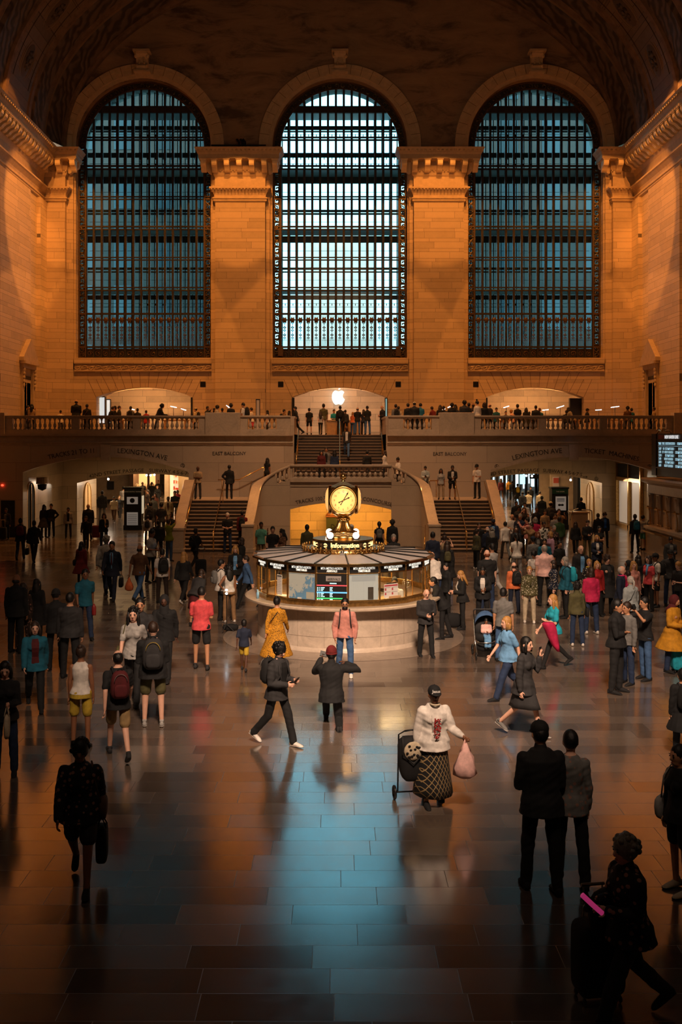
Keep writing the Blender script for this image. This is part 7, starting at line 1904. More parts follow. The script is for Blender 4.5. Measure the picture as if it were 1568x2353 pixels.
FP(885, None, 1036, 250, 'stand', 'white jacket', 'black trousers', 'brown long', 'tan', 'f', 'at the right end of the middle landing', Y=49.4, z=2.95, h=1.5)
FP(916, None, 1048, 300, 'phone1', 'white blouse', 'black trousers', 'black bun', 'brown', 'f', 'behind the right curve of the landing balustrade', Y=48.6, z=2.6, h=1.52)
FP(797, None, 974, 0, 'walk', 'charcoal vest', 'denim jeans', 'grey bald', 'dark', 'm', 'midway down the upper stairs', Y=52.9, z=4.03, h=1.74, inner='white')
# ---------------- top of the stairs
BP(680, 932, 270, 'walk', 'black jacket', 'black trousers', 'black short', 'tan', 'm', 'entering at the left of the stair top', Y=54.6)
BP(711, 938, 180, 'stand', 'black tee', 'black shorts', 'black short', 'tan', 'm', 'in shorts left of the stair top', Y=58.5)
BP(737, 945, 180, 'walk', 'light grey top', 'black leggings', 'brown long', 'fair', 'f', 'with long hair at the stair top', Y=56.2)
BP(744, 928, 190, 'stand', 'olive tee', 'beige trousers', 'black short', 'brown', 'm', 'tall one left of the wooden counter', Y=58.0)
BP(768, 941, 0, 'handfront', 'teal tee', 'black trousers', 'black short', 'tan', 'm', 'attending behind the wooden counter', Y=62.3, h=1.5)
BP(782, 933, 180, 'stand', 'black jacket', 'black trousers', 'black short', 'tan', 'm', 'at the centre of the wooden counter', Y=59.8, bags=(('bp', 'black'),))
BP(794, 942, 170, 'stand', 'charcoal shirt', 'black trousers', 'black short', 'tan', 'm', 'right of the counter centre', Y=60.4)
BP(811, 947, 150, 'stand', 'orange top', 'denim jeans', 'blonde ponytail', 'fair', 'f', 'with pale ponytail by the counter', Y=60.6, h=1.45)
BP(822, 936, 170, 'cross', 'black tee', 'denim jeans', 'black bald', 'tan', 'm', 'arms folded right of the counter', Y=58.4)
BP(845, 933, 200, 'phone', 'black polo', 'denim jeans', 'black short', 'tan', 'm', 'head bowed near the right of the stair top', Y=58.2)
BP(836, 941, 160, 'stand', 'navy tee', 'black trousers', 'brown long', 'fair', 'f', 'partly behind the bowed head at the stair top', Y=59.6)
BP(880, 932, 300, 'phone', 'black shirt', 'black trousers', 'grey bald', 'tan', 'm', 'at the right side of the stair top', Y=56.0, fat=1.2)
# ---------------- balcony, left part
BP(4, 936, 90, 'stand', 'brown jacket', 'black trousers', 'blonde bob', 'fair', 'f', 'behind the far left balcony pedestal')
BP(64, 932, 90, 'photo', 'black jacket', 'black trousers', 'black short', 'tan', 'm', 'in the dark left corner of the balcony')
BP(73, 929, 180, 'stand', 'beige tee', 'black trousers', 'black long', 'tan', 'f', 'with long hair in the left balcony corner')
BP(139, 943, 180, 'phone', 'white tee', 'black trousers', 'black short', 'tan', 'm', 'low head alone left of the left niche', h=1.5)
BP(175, 918, 180, 'phone', 'black jacket', 'black trousers', 'black bald', 'tan', 'm', 'tallest one left of the left niche', fat=1.15)
BP(200, 929, 190, 'stand', 'black shirt', 'black trousers', 'black short', 'tan', 'm', 'right of the tallest one at left', bags=(('cross', 'brown', 1),))
BP(250, 932, 120, 'lean', 'black tee', 'black trousers', 'brown short', 'tan', 'm', 'leaning at the white panels')
BP(264, 934, 110, 'stand', 'black sweater', 'black trousers', 'black curly', 'tan', 'f', 'second from the white panels')
BP(274, 933, 100, 'stand', 'charcoal shirt', 'black trousers', 'brown short', 'fair', 'm', 'third from the white panels')
BP(300, 934, 180, 'phone', 'grey hoodie', 'black trousers', 'black short', 'tan', 'm', 'with dark pack inside the left niche view', bags=(('bp', 'black'),))
BP(316, 939, 180, 'stand', 'black jacket', 'black trousers', 'black short', 'tan', 'm', 'in a dark cap right of the grey hoodie', hat='black cap', h=1.55)
BP(336, 943, 180, 'stand', 'red jacket', 'black trousers', 'black short', 'tan', 'f', 'left of the reaching one in the left niche', h=1.5)
BP(362, 926, 110, 'lean', 'black jacket', 'black trousers', 'black bushy', 'tan', 'm', 'reaching left in the middle of left niche')
BP(450, 937, 250, 'stand', 'cream jacket', 'black trousers', 'black short', 'fair', 'm', 'in pale cap right of the left niche', hat='cream cap', bags=(('bp', 'black'),))
BP(477, 934, 60, 'photo', 'black jacket', 'black trousers', 'black short', 'brown', 'm', 'taking a picture at the left block edge', bags=(('camera', 'black', 1),))
BP(498, 932, 100, 'phone', 'light grey shirt', 'black trousers', 'black curly', 'fair', 'm', 'behind the left end of the left block')
BP(511, 938, 180, 'stand', 'navy jacket', 'black trousers', 'black short', 'tan', 'm', 'low dark back behind the left block', h=1.55)
BP(531, 928, 200, 'stand', 'black coat', 'black trousers', 'black bushy', 'tan', 'f', 'right end behind the left plain block')
BP(561, 926, 250, 'phone', 'white tee', 'beige trousers', 'black short', 'tan', 'm', 'with big pack right of the left block', bags=(('bp', 'black', 1, dict(size=1.15)),))
BP(578, 937, 250, 'stand', 'white blouse', 'coral skirt', 'black short', 'tan', 'f', 'behind the big pack on the balcony')
BP(615, 943, 270, 'stand', 'white tee', 'black trousers', 'black long', 'tan', 'f', 'right of the pale sign board', h=1.55)
BP(653, 941, 100, 'stand', 'tan jacket', 'black trousers', 'black short', 'tan', 'm', 'second left of the upper stairs', bags=(('bp', 'black'),))
BP(665, 944, 120, 'stand', 'charcoal coat', 'black trousers', 'black long', 'tan', 'f', 'immediately left of the upper stairs')
# ---------------- balcony, right part
BP(910, 929, 190, 'stand', 'grey hoodie', 'black trousers', 'black short', 'tan', 'm', 'first right of the stairs on the balcony', bags=(('bp', 'black'),))
BP(916, 934, 180, 'stand', 'cream shirt', 'black trousers', 'black short', 'tan', 'f', 'in floral print right of the stairs', toppat='floral')
BP(938, 927, 200, 'stand', 'black sweater', 'black trousers', 'black short', 'tan', 'm', 'left of the pale cap on the balcony')
BP(953, 924, 180, 'phone', 'black jacket', 'black trousers', 'black short', 'fair', 'm', 'in a pale cap behind the short balustrade', hat='cream cap', fat=1.25)
BP(966, 927, 160, 'phone', 'dark teal polo', 'black trousers', 'black short', 'fair', 'm', 'in dark cap right of the pale cap', hat='black cap')
BP(1000, 932, 220, 'lean', 'dark red shirt', 'black trousers', 'brown short', 'fair', 'm', 'in plaid at the right block left edge', toppat='check')
BP(1012, 931, 170, 'stand', 'black jacket', 'black trousers', 'brown long', 'fair', 'f', 'with long hair at the right block left end')
BP(1020, 933, 180, 'stand', 'navy polo', 'black trousers', 'black short', 'tan', 'm', 'between the lamps behind the right block')
BP(1039, 927, 180, 'stand', 'black hoodie', 'black trousers', 'black curly', 'tan', 'm', 'right of the lamps behind the right block')
BP(1047, 930, 150, 'stand', 'charcoal blouse', 'black trousers', 'black long', 'tan', 'f', 'middle right behind the right block')
BP(1068, 921, 180, 'stand', 'charcoal jacket', 'black trousers', 'black curly', 'tan', 'm', 'tall one behind the right block', fat=1.2)
BP(1078, 926, 190, 'stand', 'black top', 'black trousers', 'black short', 'brown', 'f', 'at the right end behind the right block')
BP(1088, 926, 180, 'stand', 'dark brown shirt', 'black trousers', 'black bald', 'brown', 'm', 'just right of the right block')
BP(1098, 921, 210, 'phone1', 'white sweater', 'black trousers', 'black topbun', 'fair', 'f', 'in profile with top bun on the balcony')
BP(1114, 925, 180, 'stand', 'black shirt', 'black trousers', 'brown bob', 'fair', 'f', 'left of the right niche edge', hat=None)
BP(1127, 927, 220, 'phone', 'charcoal tee', 'black trousers', 'ginger bald', 'fair', 'm', 'at the left edge of the right niche')
BP(1141, 937, 0, 'phone', 'dark teal tee', 'black trousers', 'black short', 'tan', 'm', 'first inside the right niche', h=1.6)
BP(1163, 945, 0, 'stand', 'charcoal tee', 'black trousers', 'black short', 'tan', 'm', 'low head under the first niche lamp', h=1.4)
BP(1182, 940, 220, 'lean', 'pink blouse', 'black trousers', 'blonde curly', 'fair', 'f', 'leaning over the right niche table', h=1.6)
BP(1190, 929, 200, 'stand', 'black tee', 'black trousers', 'black short', 'tan', 'm', 'in glasses behind the pink blouse')
BP(1210, 937, 180, 'stand', 'black coat', 'black trousers', 'black long', 'tan', 'f', 'with long hair in the right niche', h=1.6)
BP(1217, 946, 180, 'stand', 'charcoal hoodie', 'black trousers', 'black short', 'tan', 'm', 'short one in the right niche', h=1.4)
BP(1232, 932, 180, 'stand', 'navy sweater', 'black trousers', 'black short', 'tan', 'm', 'broad back in the middle of right niche', fat=1.15)
BP(1241, 938, 190, 'stand', 'dark teal tee', 'black trousers', 'ginger short', 'fair', 'm', 'right of the broad back', h=1.58)
BP(1316, 934, 240, 'lean', 'light grey sweater', 'black trousers', 'black long', 'tan', 'f', 'leaning beside the large black screen')
BP(1302, 943, 180, 'stand', 'black shirt', 'black trousers', 'black short', 'tan', 'm', 'crouched left of the black screen', h=1.45)
BP(1350, 939, 90, 'stand', 'black jacket', 'black trousers', 'black short', 'tan', 'm', 'in a cap right of the black screen', hat='black cap')
BP(1443, 934, 180, 'cross', 'brown shirt', 'black trousers', 'black curly', 'tan', 'm', 'left of the pair at the right pier')
BP(1452, 938, 200, 'stand', 'dark teal sweater', 'black trousers', 'black short', 'tan', 'm', 'right of the pair at the right pier')
BP(1504, 936, 250, 'stand', 'beige tee', 'black trousers', 'black short', 'brown', 'f', 'at the right corner doorway on the balcony', Y=56.0)
# ---------------- behind the booth
FP(600, None, 1200, 20, 'ear', 'mint tee', 'khaki shorts', 'black short', 'brown', 'm', 'left of the booth roof by the stair wall', h=1.7, legs=STANDL)
FP(627, None, 1210, 5, 'stand', 'black tee', 'black jeans', 'black short', 'fair', 'm', 'left behind the booth roof', h=1.76)
FP(651, None, 1217, 300, 'phone', 'brown jacket', 'black trousers', 'black longcurly', 'fair', 'f', 'with long curls behind the booth roof', h=1.66, toppat='floral')
FP(706, None, 1206, 185, 'stand', 'olive shirt', 'black trousers', 'black short', 'brown', 'm', 'behind the booth against the yellow arch', h=1.72)
FP(797, None, 1203, 180, 'stand', 'light grey tee', 'black trousers', 'black long', 'brown', 'f', 'behind the clock stem', h=1.72)
FP(808, None, 1206, 180, 'stand', 'maroon sweater', 'black trousers', 'grey short', 'fair', 'm', 'in white cap right of the clock stem', h=1.72, hat='white cap')
FP(872, None, 1199, 180, 'stand', 'black top', 'black leggings', 'black ponytail', 'tan', 'f', 'with ponytail under the yellow arch', h=1.66, bags=(('bp', 'grey', 1, dict(size=.9)),))
FP(902, None, 1195, 180, 'stand', 'black jacket', 'black trousers', 'black bushy', 'brown', 'f', 'with a beige bag under the yellow arch', h=1.7, bags=(('tote', 'beige', -1),))
FP(905, None, 1228, 0, 'stand', 'black shirt', 'black trousers', 'grey short', 'fair', 'm', 'with glasses right behind the booth roof', h=1.74)
FP(995, None, 1223, 180, 'stand', 'navy sweater', 'black trousers', 'black short', 'tan', 'm', 'with printed back right of the booth roof', h=1.78)
FP(1028, 1362, 1246, 180, 'stand', 'black coat', 'denim jeans', 'brown long', 'tan', 'f', 'with olive pack right of the booth', h=1.68, bags=(('bp', 'olive', 1, dict(size=.8)),))
FP(1022, None, 1230, 160, 'photo', 'beige tank', 'beige trousers', 'brown topbun', 'fair', 'f', 'photographing right of the booth roof', h=1.66, bags=(('phone', 'lit', 1),))
FP(1002, 1400, 1282, 200, 'lean', 'white tee', 'dark denim jeans', 'grey bald', 'fair', 'm', 'at the right side counter of the booth', h=1.72, fat=1.15)
FP(1027, 1412, 1294, 300, 'stand', 'black blazer', 'black trousers', 'black ponytail', 'fair', 'f', 'in profile at the booth right side')
FP(1018, 1468, 1322, 268, 'lean', 'black jacket', 'black trousers', 'black ponytail', 'tan', 'f', 'leaning on the booth counter at right')
FP(1063, 1446, 1312, 275, 'phone', 'black jacket', 'black trousers', 'blonde long', 'fair', 'f', 'holding a leash-like strap right of booth', inner='white')
rb = rbox((PX(1044, F*5/432.), F*5/432., .2), .42, .26, .38, 2.8); tag(rb.build('floor_bag', cloth('black'), smooth=True), 'black bag on the floor by the blond person right of booth', 'bag')
FP(1110, 1440, 1302, 350, 'phone', 'black jacket', 'black trousers', 'black long', 'brown', 'f', 'pushing the stroller right of the booth', inner='white', fat=1.15)
FP(1120, 1408, 1263, 185, 'stand', 'black vest', 'dark denim jeans', 'ginger bald', 'fair', 'm', 'bald head right of the booth', fat=1.2)
FP(1133, 1375, 1245, 215, 'walk', 'light grey tee', 'light grey trousers', 'black short', 'tan', 'm', 'bearded, ahead of the bald head')
FP(1096, 1308, 1216, 120, 'stand', 'olive blouse', 'black trousers', 'brown bun', 'fair', 'f', 'in patterned top at the right stair foot', toppat='camo', fat=1.25, shoes='white')
FP(1101, 1290, 1201, 10, 'stand', 'black sweater', 'black trousers', 'black short', 'fair', 'm', 'behind the patterned top', fat=1.15)
FP(1121, 1304, 1210, 190, 'stand', 'navy shirt', 'black trousers', 'white bald', 'fair', 'm', 'older back beside the patterned top')
FP(1131, 1312, 1214, 185, 'stand', 'black blouse', 'black trousers', 'grey longcurly', 'fair', 'f', 'with grey curls at the right stair foot', fat=1.2)
FP(1134, 1282, 1193, 350, 'stand', 'dark denim jacket', 'black trousers', 'black short', 'dark', 'm', 'in a cap on the right stair edge', hat='navy cap', inner='light blue')
FP(1162, 1285, 1196, 185, 'walk', 'white shirt', 'grey trousers', 'black short', 'tan', 'm', 'walking away right of the stair parapet')
FP(1157, 1520, 1352, 160, 'stand', 'grey polo', 'denim jeans', 'black short', 'tan', 'm', 'behind the stroller')
# ---------------- crowd in and below the right archway
FP(1152, 1150, 1098, 180, 'walk', 'maroon jacket', 'brown trousers', 'brown long', 'fair', 'f', 'far off by the bright shop windows')
FP(1170, 1148, 1099, 180, 'walk', 'mustard shirt', 'black trousers', 'black short', 'tan', 'm', 'far off in the right passage')
FP(1177, 1150, 1104, 180, 'walk', 'black jacket', 'black jeans', 'black short', 'tan', 'm', 'right of the mustard shirt far off')
FP(1190, 1160, 1110, 180, 'walk', 'black coat', 'black trousers', 'black short', 'tan', 'm', 'with yellow pack in the right passage', bags=(('bp', 'yellow'),))
FP(1220, 1168, 1116, 0, 'walk', 'black shirt', 'black trousers', 'black short', 'tan', 'm', 'coming forward in the right passage')
FP(1202, 1188, 1128, 180, 'walk', 'charcoal jacket', 'black trousers', 'black short', 'tan', 'm', 'left of the pale shirt in the passage')
FP(1215, 1186, 1126, 180, 'walk', 'cream shirt', 'black trousers', 'black short', 'tan', 'm', 'walking away in the right passage')
FP(1241, 1186, 1129, 180, 'stand', 'cream sweater', 'black trousers', 'black short', 'tan', 'm', 'left of the black suit')
FP(1246, 1212, 1140, 180, 'stand', 'black suit', 'black trousers', 'black short', 'tan', 'm', 'seen from behind left of right directory')
FP(1187, 1232, 1152, 0, 'stand', 'black jacket', 'black trousers', 'black short', 'brown', 'm', 'behind the left front of the queue')
FP(1206, 1230, 1154, 0, 'phone', 'white jacket', 'black trousers', 'black short', 'tan', 'm', 'raising hands amid the right crowd', inner='black')
FP(1192, 1240, 1162, 0, 'stand', 'charcoal tee', 'black trousers', 'black curly', 'brown', 'f', 'left of the raised hands')
FP(1205, 1246, 1166, 350, 'photo', 'dark brown top', 'black trousers', 'brown long', 'fair', 'f', 'shooting a picture amid the right crowd')
FP(1234, 1246, 1165, 0, 'stand', 'black sweater', 'black trousers', 'black short', 'brown', 'm', 'with printed chest left of the directory', toppat=None)
FP(1253, 1250, 1172, 0, 'stand', 'beige tee', 'brown trousers', 'black short', 'tan', 'm', 'right of the printed chest')
FP(1266, 1240, 1153, 180, 'stand', 'charcoal hoodie', 'black trousers', 'black short', 'tan', 'm', 'in pale cap by the directory', hat='cream cap', bags=(('bp', 'charcoal'),))
FP(1285, 1254, 1170, 0, 'photo', 'tan shirt', 'beige trousers', 'brown short', 'fair', 'm', 'in front of the right directory', fat=1.2)
FP(1277, 1264, 1181, 340, 'stand', 'light grey tee', 'charcoal trousers', 'black short', 'tan', 'm', 'left of the green hooded one')
FP(1286, 1276, 1188, 180, 'stand', 'green hoodie', 'grey trousers', 'black short', 'brown', 'm', 'below the right directory pillar')
FP(1176, 1270, 1181, 20, 'phone', 'white tee', 'beige trousers', 'black bald', 'tan', 'm', 'left edge of the right crowd')
FP(1196, 1276, 1181, 340, 'stand', 'navy polo', 'black trousers', 'grey short', 'tan', 'm', 'with grey beard in the right crowd', fat=1.2)
FP(1213, 1282, 1190, 260, 'photo', 'salmon pink blouse', 'black trousers', 'black bun', 'fair', 'f', 'with raised arm in the right crowd', scarf='dark red')
FP(1231, 1282, 1189, 180, 'stand', 'magenta sweater', 'black trousers', 'grey bob', 'fair', 'f', 'grey-haired in the right crowd')
FP(1250, 1290, 1199, 10, 'stand', 'white shirt', 'charcoal trousers', 'black short', 'brown', 'm', 'in boldly printed shirt in the right crowd', toppat='camo')
FP(1186, 1305, 1209, 0, 'stand', 'charcoal blouse', 'black trousers', 'brown long', 'fair', 'f', 'looking up behind the cropped white top')
FP(1222, 1300, 1202, 290, 'photo', 'tan jacket', 'black trousers', 'brown short', 'fair', 'm', 'drinking or shooting in the right crowd')
FP(1236, 1320, 1222, 0, 'stand', 'black jacket', 'black trousers', 'ginger long', 'fair', 'f', 'with auburn hair beside the cap', inner='grey')
FP(1188, 1340, 1226, 180, 'phone', 'white top', 'light grey trousers', 'black ponytail', 'brown', 'f', 'with jacket tied on waist in the crowd', bags=(('phone', 'dark', -1),))
FP(1226, 1342, 1233, 190, 'stand', 'grey sweater', 'charcoal trousers', 'black short', 'tan', 'm', 'in navy and white cap in the crowd', hat='navy cap')
FP(1266, 1320, 1222, 290, 'stand', 'lilac hoodie', 'denim jeans', 'blonde bob', 'fair', 'f', 'short blond hair in the right crowd')
FP(1274, 1302, 1208, 10, 'stand', 'dark brown jacket', 'black trousers', 'grey short', 'fair', 'f', 'above the lilac hood', toppat='floral')
FP(1252, 1345, 1238, 350, 'stand', 'dark teal hoodie', 'black trousers', 'black short', 'tan', 'm', 'left of the black beard')
FP(1286, 1352, 1243, 20, 'stand', 'black tee', 'black trousers', 'black short', 'tan', 'm', 'bearded at the right of the crowd')
FP(1229, 1382, 1266, 320, 'phone', 'white tee', 'beige trousers', 'black bushy', 'brown', 'm', 'bowed head left of the pink polo', bags=(('phone', 'dark', 1),))
FP(1252, 1392, 1252, 190, 'stand', 'pink polo', 'black trousers', 'grey thin', 'fair', 'm', 'heavy back amid the right crowd', fat=1.3, h=1.84)
FP(1182, 1410, 1292, 195, 'stand', 'orange sweater', 'navy trousers', 'brown bald', 'fair', 'm', 'with black pack right of the booth', bags=(('bp', 'black', 1, dict(size=1.1)),), fat=1.15)
FP(1217, 1430, 1302, 350, 'stand', 'olive sweater', 'cream trousers', 'blonde short', 'fair', 'f', 'right of the orange sweater', toppat='dots', fat=1.2, shoes='white', scarf='olive')
FP(1273, 1412, 1288, 270, 'stand', 'navy blouse', 'black trousers', 'brown bob', 'fair', 'f', 'in white-dotted blouse facing left', toppat='dots', fat=1.2)
FP(1300, 1420, 1280, 275, 'stand', 'dark teal jacket', 'black trousers', 'grey bob', 'fair', 'f', 'with teal pack facing left', bags=(('bp', 'teal'),), fat=1.15)
FP(1335, 1392, 1257, 10, 'stand', 'black blazer', 'black trousers', 'grey thin', 'fair', 'm', 'open over a blue shirt in the right group', inner='light blue', h=1.82)
FP(1354, 1400, 1285, 0, 'stand', 'black blouse', 'black trousers', 'blonde short', 'fair', 'f', 'wearing a yellow scarf in the right group', scarf='yellow', toppat='dots')
FP(1372, 1416, 1290, 10, 'stand', 'red jacket', 'black trousers', 'blonde bob', 'fair', 'f', 'behind the magenta sweater')
FP(1395, 1412, 1276, 15, 'stand', 'black coat', 'black trousers', 'brown curly', 'fair', 'f', 'right of the red jacket', inner='charcoal')
FP(1359, 1456, 1304, 190, 'stand', 'magenta sweater', 'dark denim jeans', 'brown bob', 'fair', 'f', 'with striped strap in the right group', fat=1.1, shoes='white')
FP(1327, 1484, 1338, 180, 'stand', 'olive shirt', 'dark denim jeans', 'black bushy', 'brown', 'f', 'wearing headphones at the right', shoes='white', bags=(('shoulder', 'black', -1),))
FP(1274, 1534, 1370, 285, 'walk', 'teal tee', 'black leggings', 'blonde long', 'fair', 'f', 'walking left with a pink jacket on arm', h=1.66, armL='cross')
FP(1168, 1606, 1410, 290, 'walk', 'light blue tee', 'dark denim jeans', 'blonde bob', 'fair', 'f', 'striding left right of the stroller', fat=1.2)
FP(1206, 1690, 1441, 50, 'ear', 'charcoal blazer', 'charcoal skirt', 'black bob', 'fair', 'f', 'calling by phone with one foot lifted', h=1.70, shoes='grey', armL='ear', armR='down', bags=(('phone', 'dark', 1),))
FP(1418, 1592, 1374, 60, 'cross', 'black shirt', 'black trousers', 'black short', 'tan', 'm', 'large dark profile at the right', fat=1.25, h=1.84)
FP(1442, 1572, 1384, 300, 'stand', 'grey sweater', 'dark denim jeans', 'brown short', 'tan', 'm', 'facing the large dark profile')
FP(1483, 1562, 1398, 290, 'photo', 'black tee', 'denim jeans', 'black short', 'tan', 'm', 'taking a photo in wide jeans at right', h=1.72, bags=(('camera', 'black', 1),))
FP(1546, 1545, 1378, 40, 'phone', 'mustard coat', 'dark denim trousers', 'maroon hijab', 'tan', 'f', 'in a headscarf near the right edge', h=1.66)
suitcase(PX(1566, F*5/535.), F*5/535., 0, 0, 'teal', 'teal ribbed suitcase at the right edge by the mustard coat', .62, .4, .42, .26)
FP(1450, 1470, 1325, 205, 'stand', 'silver jacket', 'black trousers', 'white ponytail', 'fair', 'f', 'pale-haired with crossbody strap at right', fat=1.15, bags=(('cross', 'black', 1),))
FP(1428, 1444, 1300, 60, 'stand', 'navy jacket', 'black trousers', 'white thin', 'fair', 'm', 'white-haired with pink collar at right', inner='magenta', scarf='hot pink')
FP(1444, 1432, 1312, 200, 'stand', 'dark brown jacket', 'black trousers', 'brown bun', 'fair', 'f', 'behind the silver jacket')
FP(1456, 1420, 1290, 10, 'stand', 'salmon pink blouse', 'black trousers', 'blonde long', 'fair', 'f', 'in sunglasses at the right')
FP(1492, 1404, 1305, 300, 'stand', 'coral tee', 'black trousers', 'brown bob', 'fair', 'f', 'with pale blue wrap at the right', h=1.6, scarf='light blue')
FP(1508, 1395, 1272, 280, 'stand', 'white tee', 'black shorts', 'black short', 'brown', 'm', 'in black cap with pack at right', hat='black cap', bags=(('bp', 'black'),))
FP(1445, 1400, 1288, 280, 'stand', 'black hoodie', 'black trousers', 'black hood', 'brown', 'f', 'hooded beside the sunglasses')
FP(1468, 1395, 1276, 190, 'stand', 'charcoal jacket', 'black trousers', 'black long', 'tan', 'f', 'long dark hair left of the black cap')
FP(1541, 1392, 1264, 350, 'hips', 'charcoal vest', 'dark denim jeans', 'black short', 'tan', 'm', 'near the ticket ledge at the right edge', hat='black cap')
FP(1562, 1420, 1291, 300, 'phone', 'black vest', 'black trousers', 'blonde short', 'fair', 'm', 'fair-haired at the right edge')
FP(1541, 1335, 1234, 0, 'phone1', 'charcoal jacket', 'black trousers', 'black short', 'brown', 'm', 'hooded one in front of ticket ledge', inner='grey')
FP(1372, 1330, 1230, 0, 'handfront', 'navy blazer', 'black trousers', 'blonde bob', 'fair', 'f', 'open over a white blouse below the desk', inner='white')
FP(1378, 1300, 1209, 0, 'cross', 'black top', 'black skirt', 'black long', 'tan', 'f', 'long dark hair above the navy blazer')
FP(1323, 1276, 1196, 160, 'walk', 'black jacket', 'black trousers', 'brown long', 'fair', 'f', 'long hair left of the guard desk front', shoes='white', bags=(('shoulder', 'black', -1),))
FP(1350, 1284, 1195, 5, 'phone', 'black sweater', 'olive trousers', 'brown short', 'fair', 'm', 'in front of the guard desk')
FP(1375, 1262, 1180, 185, 'stand', 'black suit', 'black trousers', 'black short', 'tan', 'm', 'back turned right of the guard desk')
FP(1390, 1258, 1178, 0, 'stand', 'navy jacket', 'black trousers', 'brown curly', 'fair', 'f', 'open over blue right of the guard desk', inner='blue')
FP(1336, None, 1143, 190, 'stand', 'black jacket', 'black trousers', 'black short', 'tan', 'm', 'guard standing behind the desk', Y=52.6, z=.25, h=1.7)
FP(1460, 1270, 1182, 185, 'stand', 'black shirt', 'black trousers', 'black short', 'brown', 'm', 'queueing left of the ticket ledge', bags=(('bp', 'dark teal'), ('tote', 'beige', -1)))
FP(1478, 1264, 1184, 120, 'stand', 'light grey tee', 'mint shorts', 'black short', 'tan', 'm', 'at the ticket ledge')
FP(1489, 1256, 1181, 100, 'lean', 'navy tee', 'black trousers', 'black short', 'tan', 'm', 'leaning at the ticket windows')
FP(1562, 2050, 1688, 290, 'stand', 'black sweater', 'black shorts', 'black short', 'tan', 'f', 'cut by the right edge of the frame', h=1.62, shoes='cream', bags=(('shoulder', 'light grey', -1, dict(size=1.2)),))
FP(1570, 1735, 1540, 180, 'stand', 'black coat', 'black trousers', 'black short', 'tan', 'm', 'dark back at the right edge', bags=(('bp', 'black', 1, dict(size=1.2)),))
# left passage
for a in ((328, 1164, 1107, 0, 'phone', 'black tee', 'black trousers', 'black bald', 'brown', 'm', 'looking at hands in the left shop passage'), (340, 1185, 1126, 300, 'stand', 'dark brown blouse', 'black trousers', 'brown ponytail', 'fair', 'f', 'in profile in the left shop passage'),
          (349, 1160, 1106, 180, 'walk', 'black coat', 'black trousers', 'black short', 'tan', 'm', 'dark back in the left shop passage'), (364, 1158, 1098, 0, 'walk', 'dark brown jacket', 'black trousers', 'ginger short', 'tan', 'm', 'tall one far in the left passage'),
          (362, 1168, 1113, 0, 'walk', 'black sweater', 'black trousers', 'brown bob', 'fair', 'f', 'with maroon bag in the left passage'), (352, 1212, 1139, 190, 'stand', 'grey shirt', 'black trousers', 'black bald', 'brown', 'm', 'bald head beside the printed top'),
          (284, 1180, 1118, 180, 'stand', 'light grey vest', 'black trousers', 'black short', 'tan', 'm', 'behind the left edge of the directory'), (357, 1195, 1133, 0, 'stand', 'salmon pink top', 'denim shorts', 'brown long', 'fair', 'f', 'pale top in the left passage crowd'),
          (394, 1262, 1180, 170, 'stand', 'black hoodie', 'black trousers', 'black short', 'tan', 'm', 'at the foot of the left parapet')):
    FP(*a[:4], *a[4:])
# clerk in the booth
FP(907, None, 1298, 0, 'handfront', 'white shirt', 'black trousers', 'black short', 'tan', 'm', 'clerk seated inside the booth window', Y=24.3, z=.05, h=1.60, legs=STANDL)
# loose carried things
def loose(name, mb_, mat_, label, cat, smooth=True): return tag(mb_.build(name, mat_, smooth=smooth), label, cat)
Y_ = F*5/(1466-CY)-.25; X = PX(216, Y_)
loose('bottle', MB().lathe([(0, 0), (.05, 0), (.055, .03), (.055, .2), (.03, .25), (.02, .28), (0, .28)], (X, Y_, .62), 10), plain('red_bottle', (.3, .02, .02), .35), 'red bottle hanging from the hand of the teal polo', 'bottle')
# pink jacket over the arm
Y_ = F*5/(1534-CY)-.32; X = PX(1266, Y_); j = MB(); rr = []
for z, w, d, dx in ((1.05, .10, .08, -.05), (1.0, .13, .09, -.04), (.9, .12, .08, .0), (.72, .10, .07, .05), (.55, .07, .05, .11), (.42, .03, .03, .17)):
    rr.append([Vector((X+dx+w*(1+.2*math.sin(i*2.1))*math.cos(2*PI*i/14), Y_+d*math.sin(2*PI*i/14), z)) for i in range(14)])
j.loft(rr); loose('folded_jacket', j, cloth('magenta', None), 'pink jacket draped over the arm of the teal tee', 'jacket')
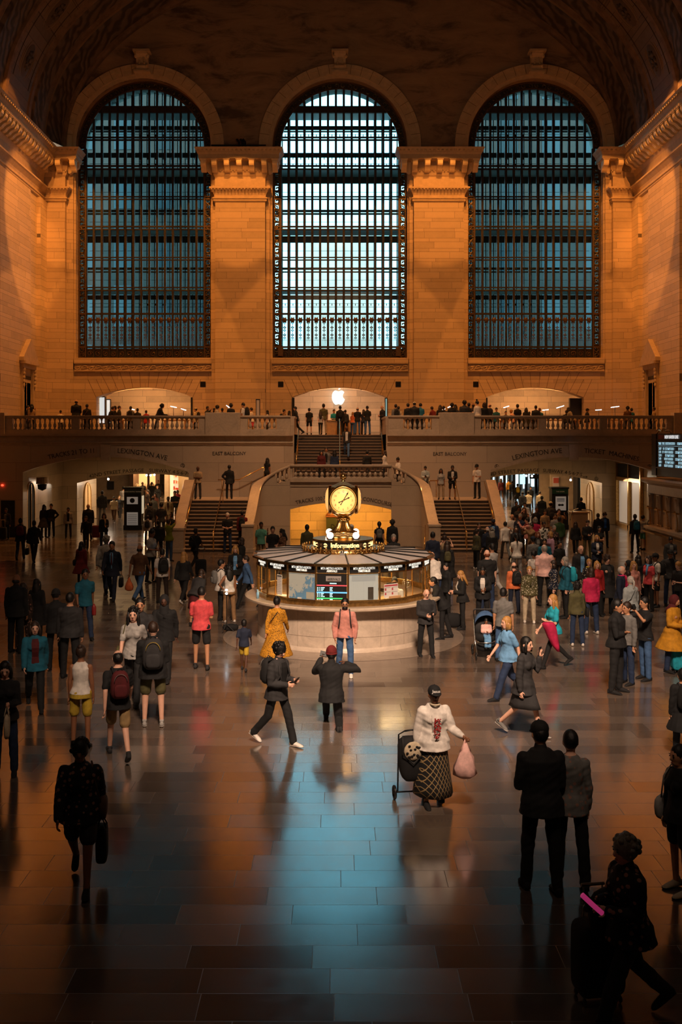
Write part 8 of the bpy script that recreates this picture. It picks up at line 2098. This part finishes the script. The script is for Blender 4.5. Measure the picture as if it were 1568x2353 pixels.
# jacket tied round a waist
# ---------------- stroller with a sleeping child
def stroller(px, foot):
    s = (foot-CY)/5; Y = F/s; X = PX(px, Y)
    o = empty('stroller', (X, Y, 0), 'baby stroller with blue canopy right of the booth', 'stroller')
    def w(p): return (X+p[0], Y+p[1], p[2])
    fr_ = MB()
    for sx in (-1, 1):
        fr_.tube([w((sx*.24, -.25, .14)), w((sx*.27, -.05, .42)), w((sx*.26, .18, .75)), w((sx*.24, .38, 1.02))], .014, 6); fr_.tube([w((sx*.27, -.05, .42)), w((sx*.26, .33, .14))], .014, 6)
    fr_.build('frame', m_chrome, o, smooth=True)
    MB().tube([w((-.24, .38, 1.02)), w((-.2, .40, 1.05)), w((.2, .40, 1.05)), w((.24, .38, 1.02))], .018, 6).build('handle', m_black, o, smooth=True)
    st = MB(); st.loft([[w((a*r, b_+yo, z)) for a, b_ in [(math.cos(2*PI*i/14), math.sin(2*PI*i/14)*.5*r) for i in range(14)]] for r, z, yo in ((.15, .36, .05), (.24, .42, .02), (.25, .55, .05))]); st.build('seat', cloth('black'), o, smooth=True)
    bk_ = MB(); bk_.loft([[w((.24*math.cos(2*PI*i/14), .16+yo+.05*math.sin(2*PI*i/14), z)) for i in range(14)] for z, yo in ((.5, 0), (.75, .06), (.95, .10))]); bk_.build('backrest', cloth('charcoal'), o, smooth=True)
    cn_ = MB(); vs = []; fs = []
    for j_ in range(6):
        a = -.2+j_*.30; 
        for i in range(13):
            t = PI*i/12; vs.append(w((.25*math.cos(t), .16-.22*math.sin(a)*(.3+.7*math.sin(t))*.9, .76+.30*math.sin(t)*math.cos(a*.55))))
    for j_ in range(5):
        for i in range(12): fs.append((j_*13+i, j_*13+i+1, (j_+1)*13+i+1, (j_+1)*13+i))
    cn_.add(vs, fs); c_ = cn_.build('canopy', cloth('denim'), o, smooth=True); sd_ = c_.modifiers.new('s', 'SOLIDIFY'); sd_.thickness = .012
    MB().tube([w((.22*math.cos(PI+PI*t/10), -.12+.16*math.sin(PI+PI*t/10), .40)) for t in range(11)], .014, 6).build('bumper_bar', m_chrome, o, smooth=True)
    bs = MB(); bs.loft([[w((a*r, b_, z)) for a, b_ in [(math.cos(2*PI*i/14), math.sin(2*PI*i/14)*.6*r) for i in range(14)]] for r, z in ((.12, .16), (.22, .2), (.24, .32))]); bs.build('basket', cloth('black'), o, smooth=True)
    for sx in (-1, 1):
        for yy, r in ((-.27, .085), (.34, .12)):
            wh = MB(); c = w((sx*.27, yy, r+.01)); wh.tube([(c[0], c[1]+r*.85*math.cos(t*PI/10), c[2]+r*.85*math.sin(t*PI/10)) for t in range(20)], r*.16, 6, 0, True); wh.ball(c, (.02, .03, .03), 8, 6)
            for q in range(5): a = q*2*PI/5; wh.tube([c, (c[0], c[1]+r*.8*math.cos(a), c[2]+r*.8*math.sin(a))], .006, 4)
            wh.build('wheel', m_black, o, smooth=True)
    person((X, Y-.03, .27), .80, 0, 'sit', 'pink hoodie', 'light blue jeans', 'black short', 'brown', 'm', label='small child in pink hoodie seated inside the blue-canopied stroller', s=s)
stroller(1118, 1512)
# shop notices of the crowd: phone bag details done; build all remeshed parts
flush()
# things that repeat share a group phrase
GR = {}
for o in bpy.data.objects:
    if o.parent is None and 'category' in o: GR.setdefault(o['category'], []).append(o)
for c, l in GR.items():
    if len(l) < 2: continue
    for o in l:
        if 'group' in o: continue
        if c == 'person': o['group'] = 'people on the balcony' if o.location.z > 5 else ('people on the stairs and landings' if o.location.z > .1 else 'people on the concourse floor')
        else: o['group'] = {'backpack': 'backpacks worn in the crowd', 'phone': 'phones held in the crowd', 'bag': 'bags carried in the crowd', 'suitcase': 'rolling suitcases', 'handrail': 'brass stair handrails', 'table': 'wooden demo tables on the balcony'}.get(c, c+'s of the hall')
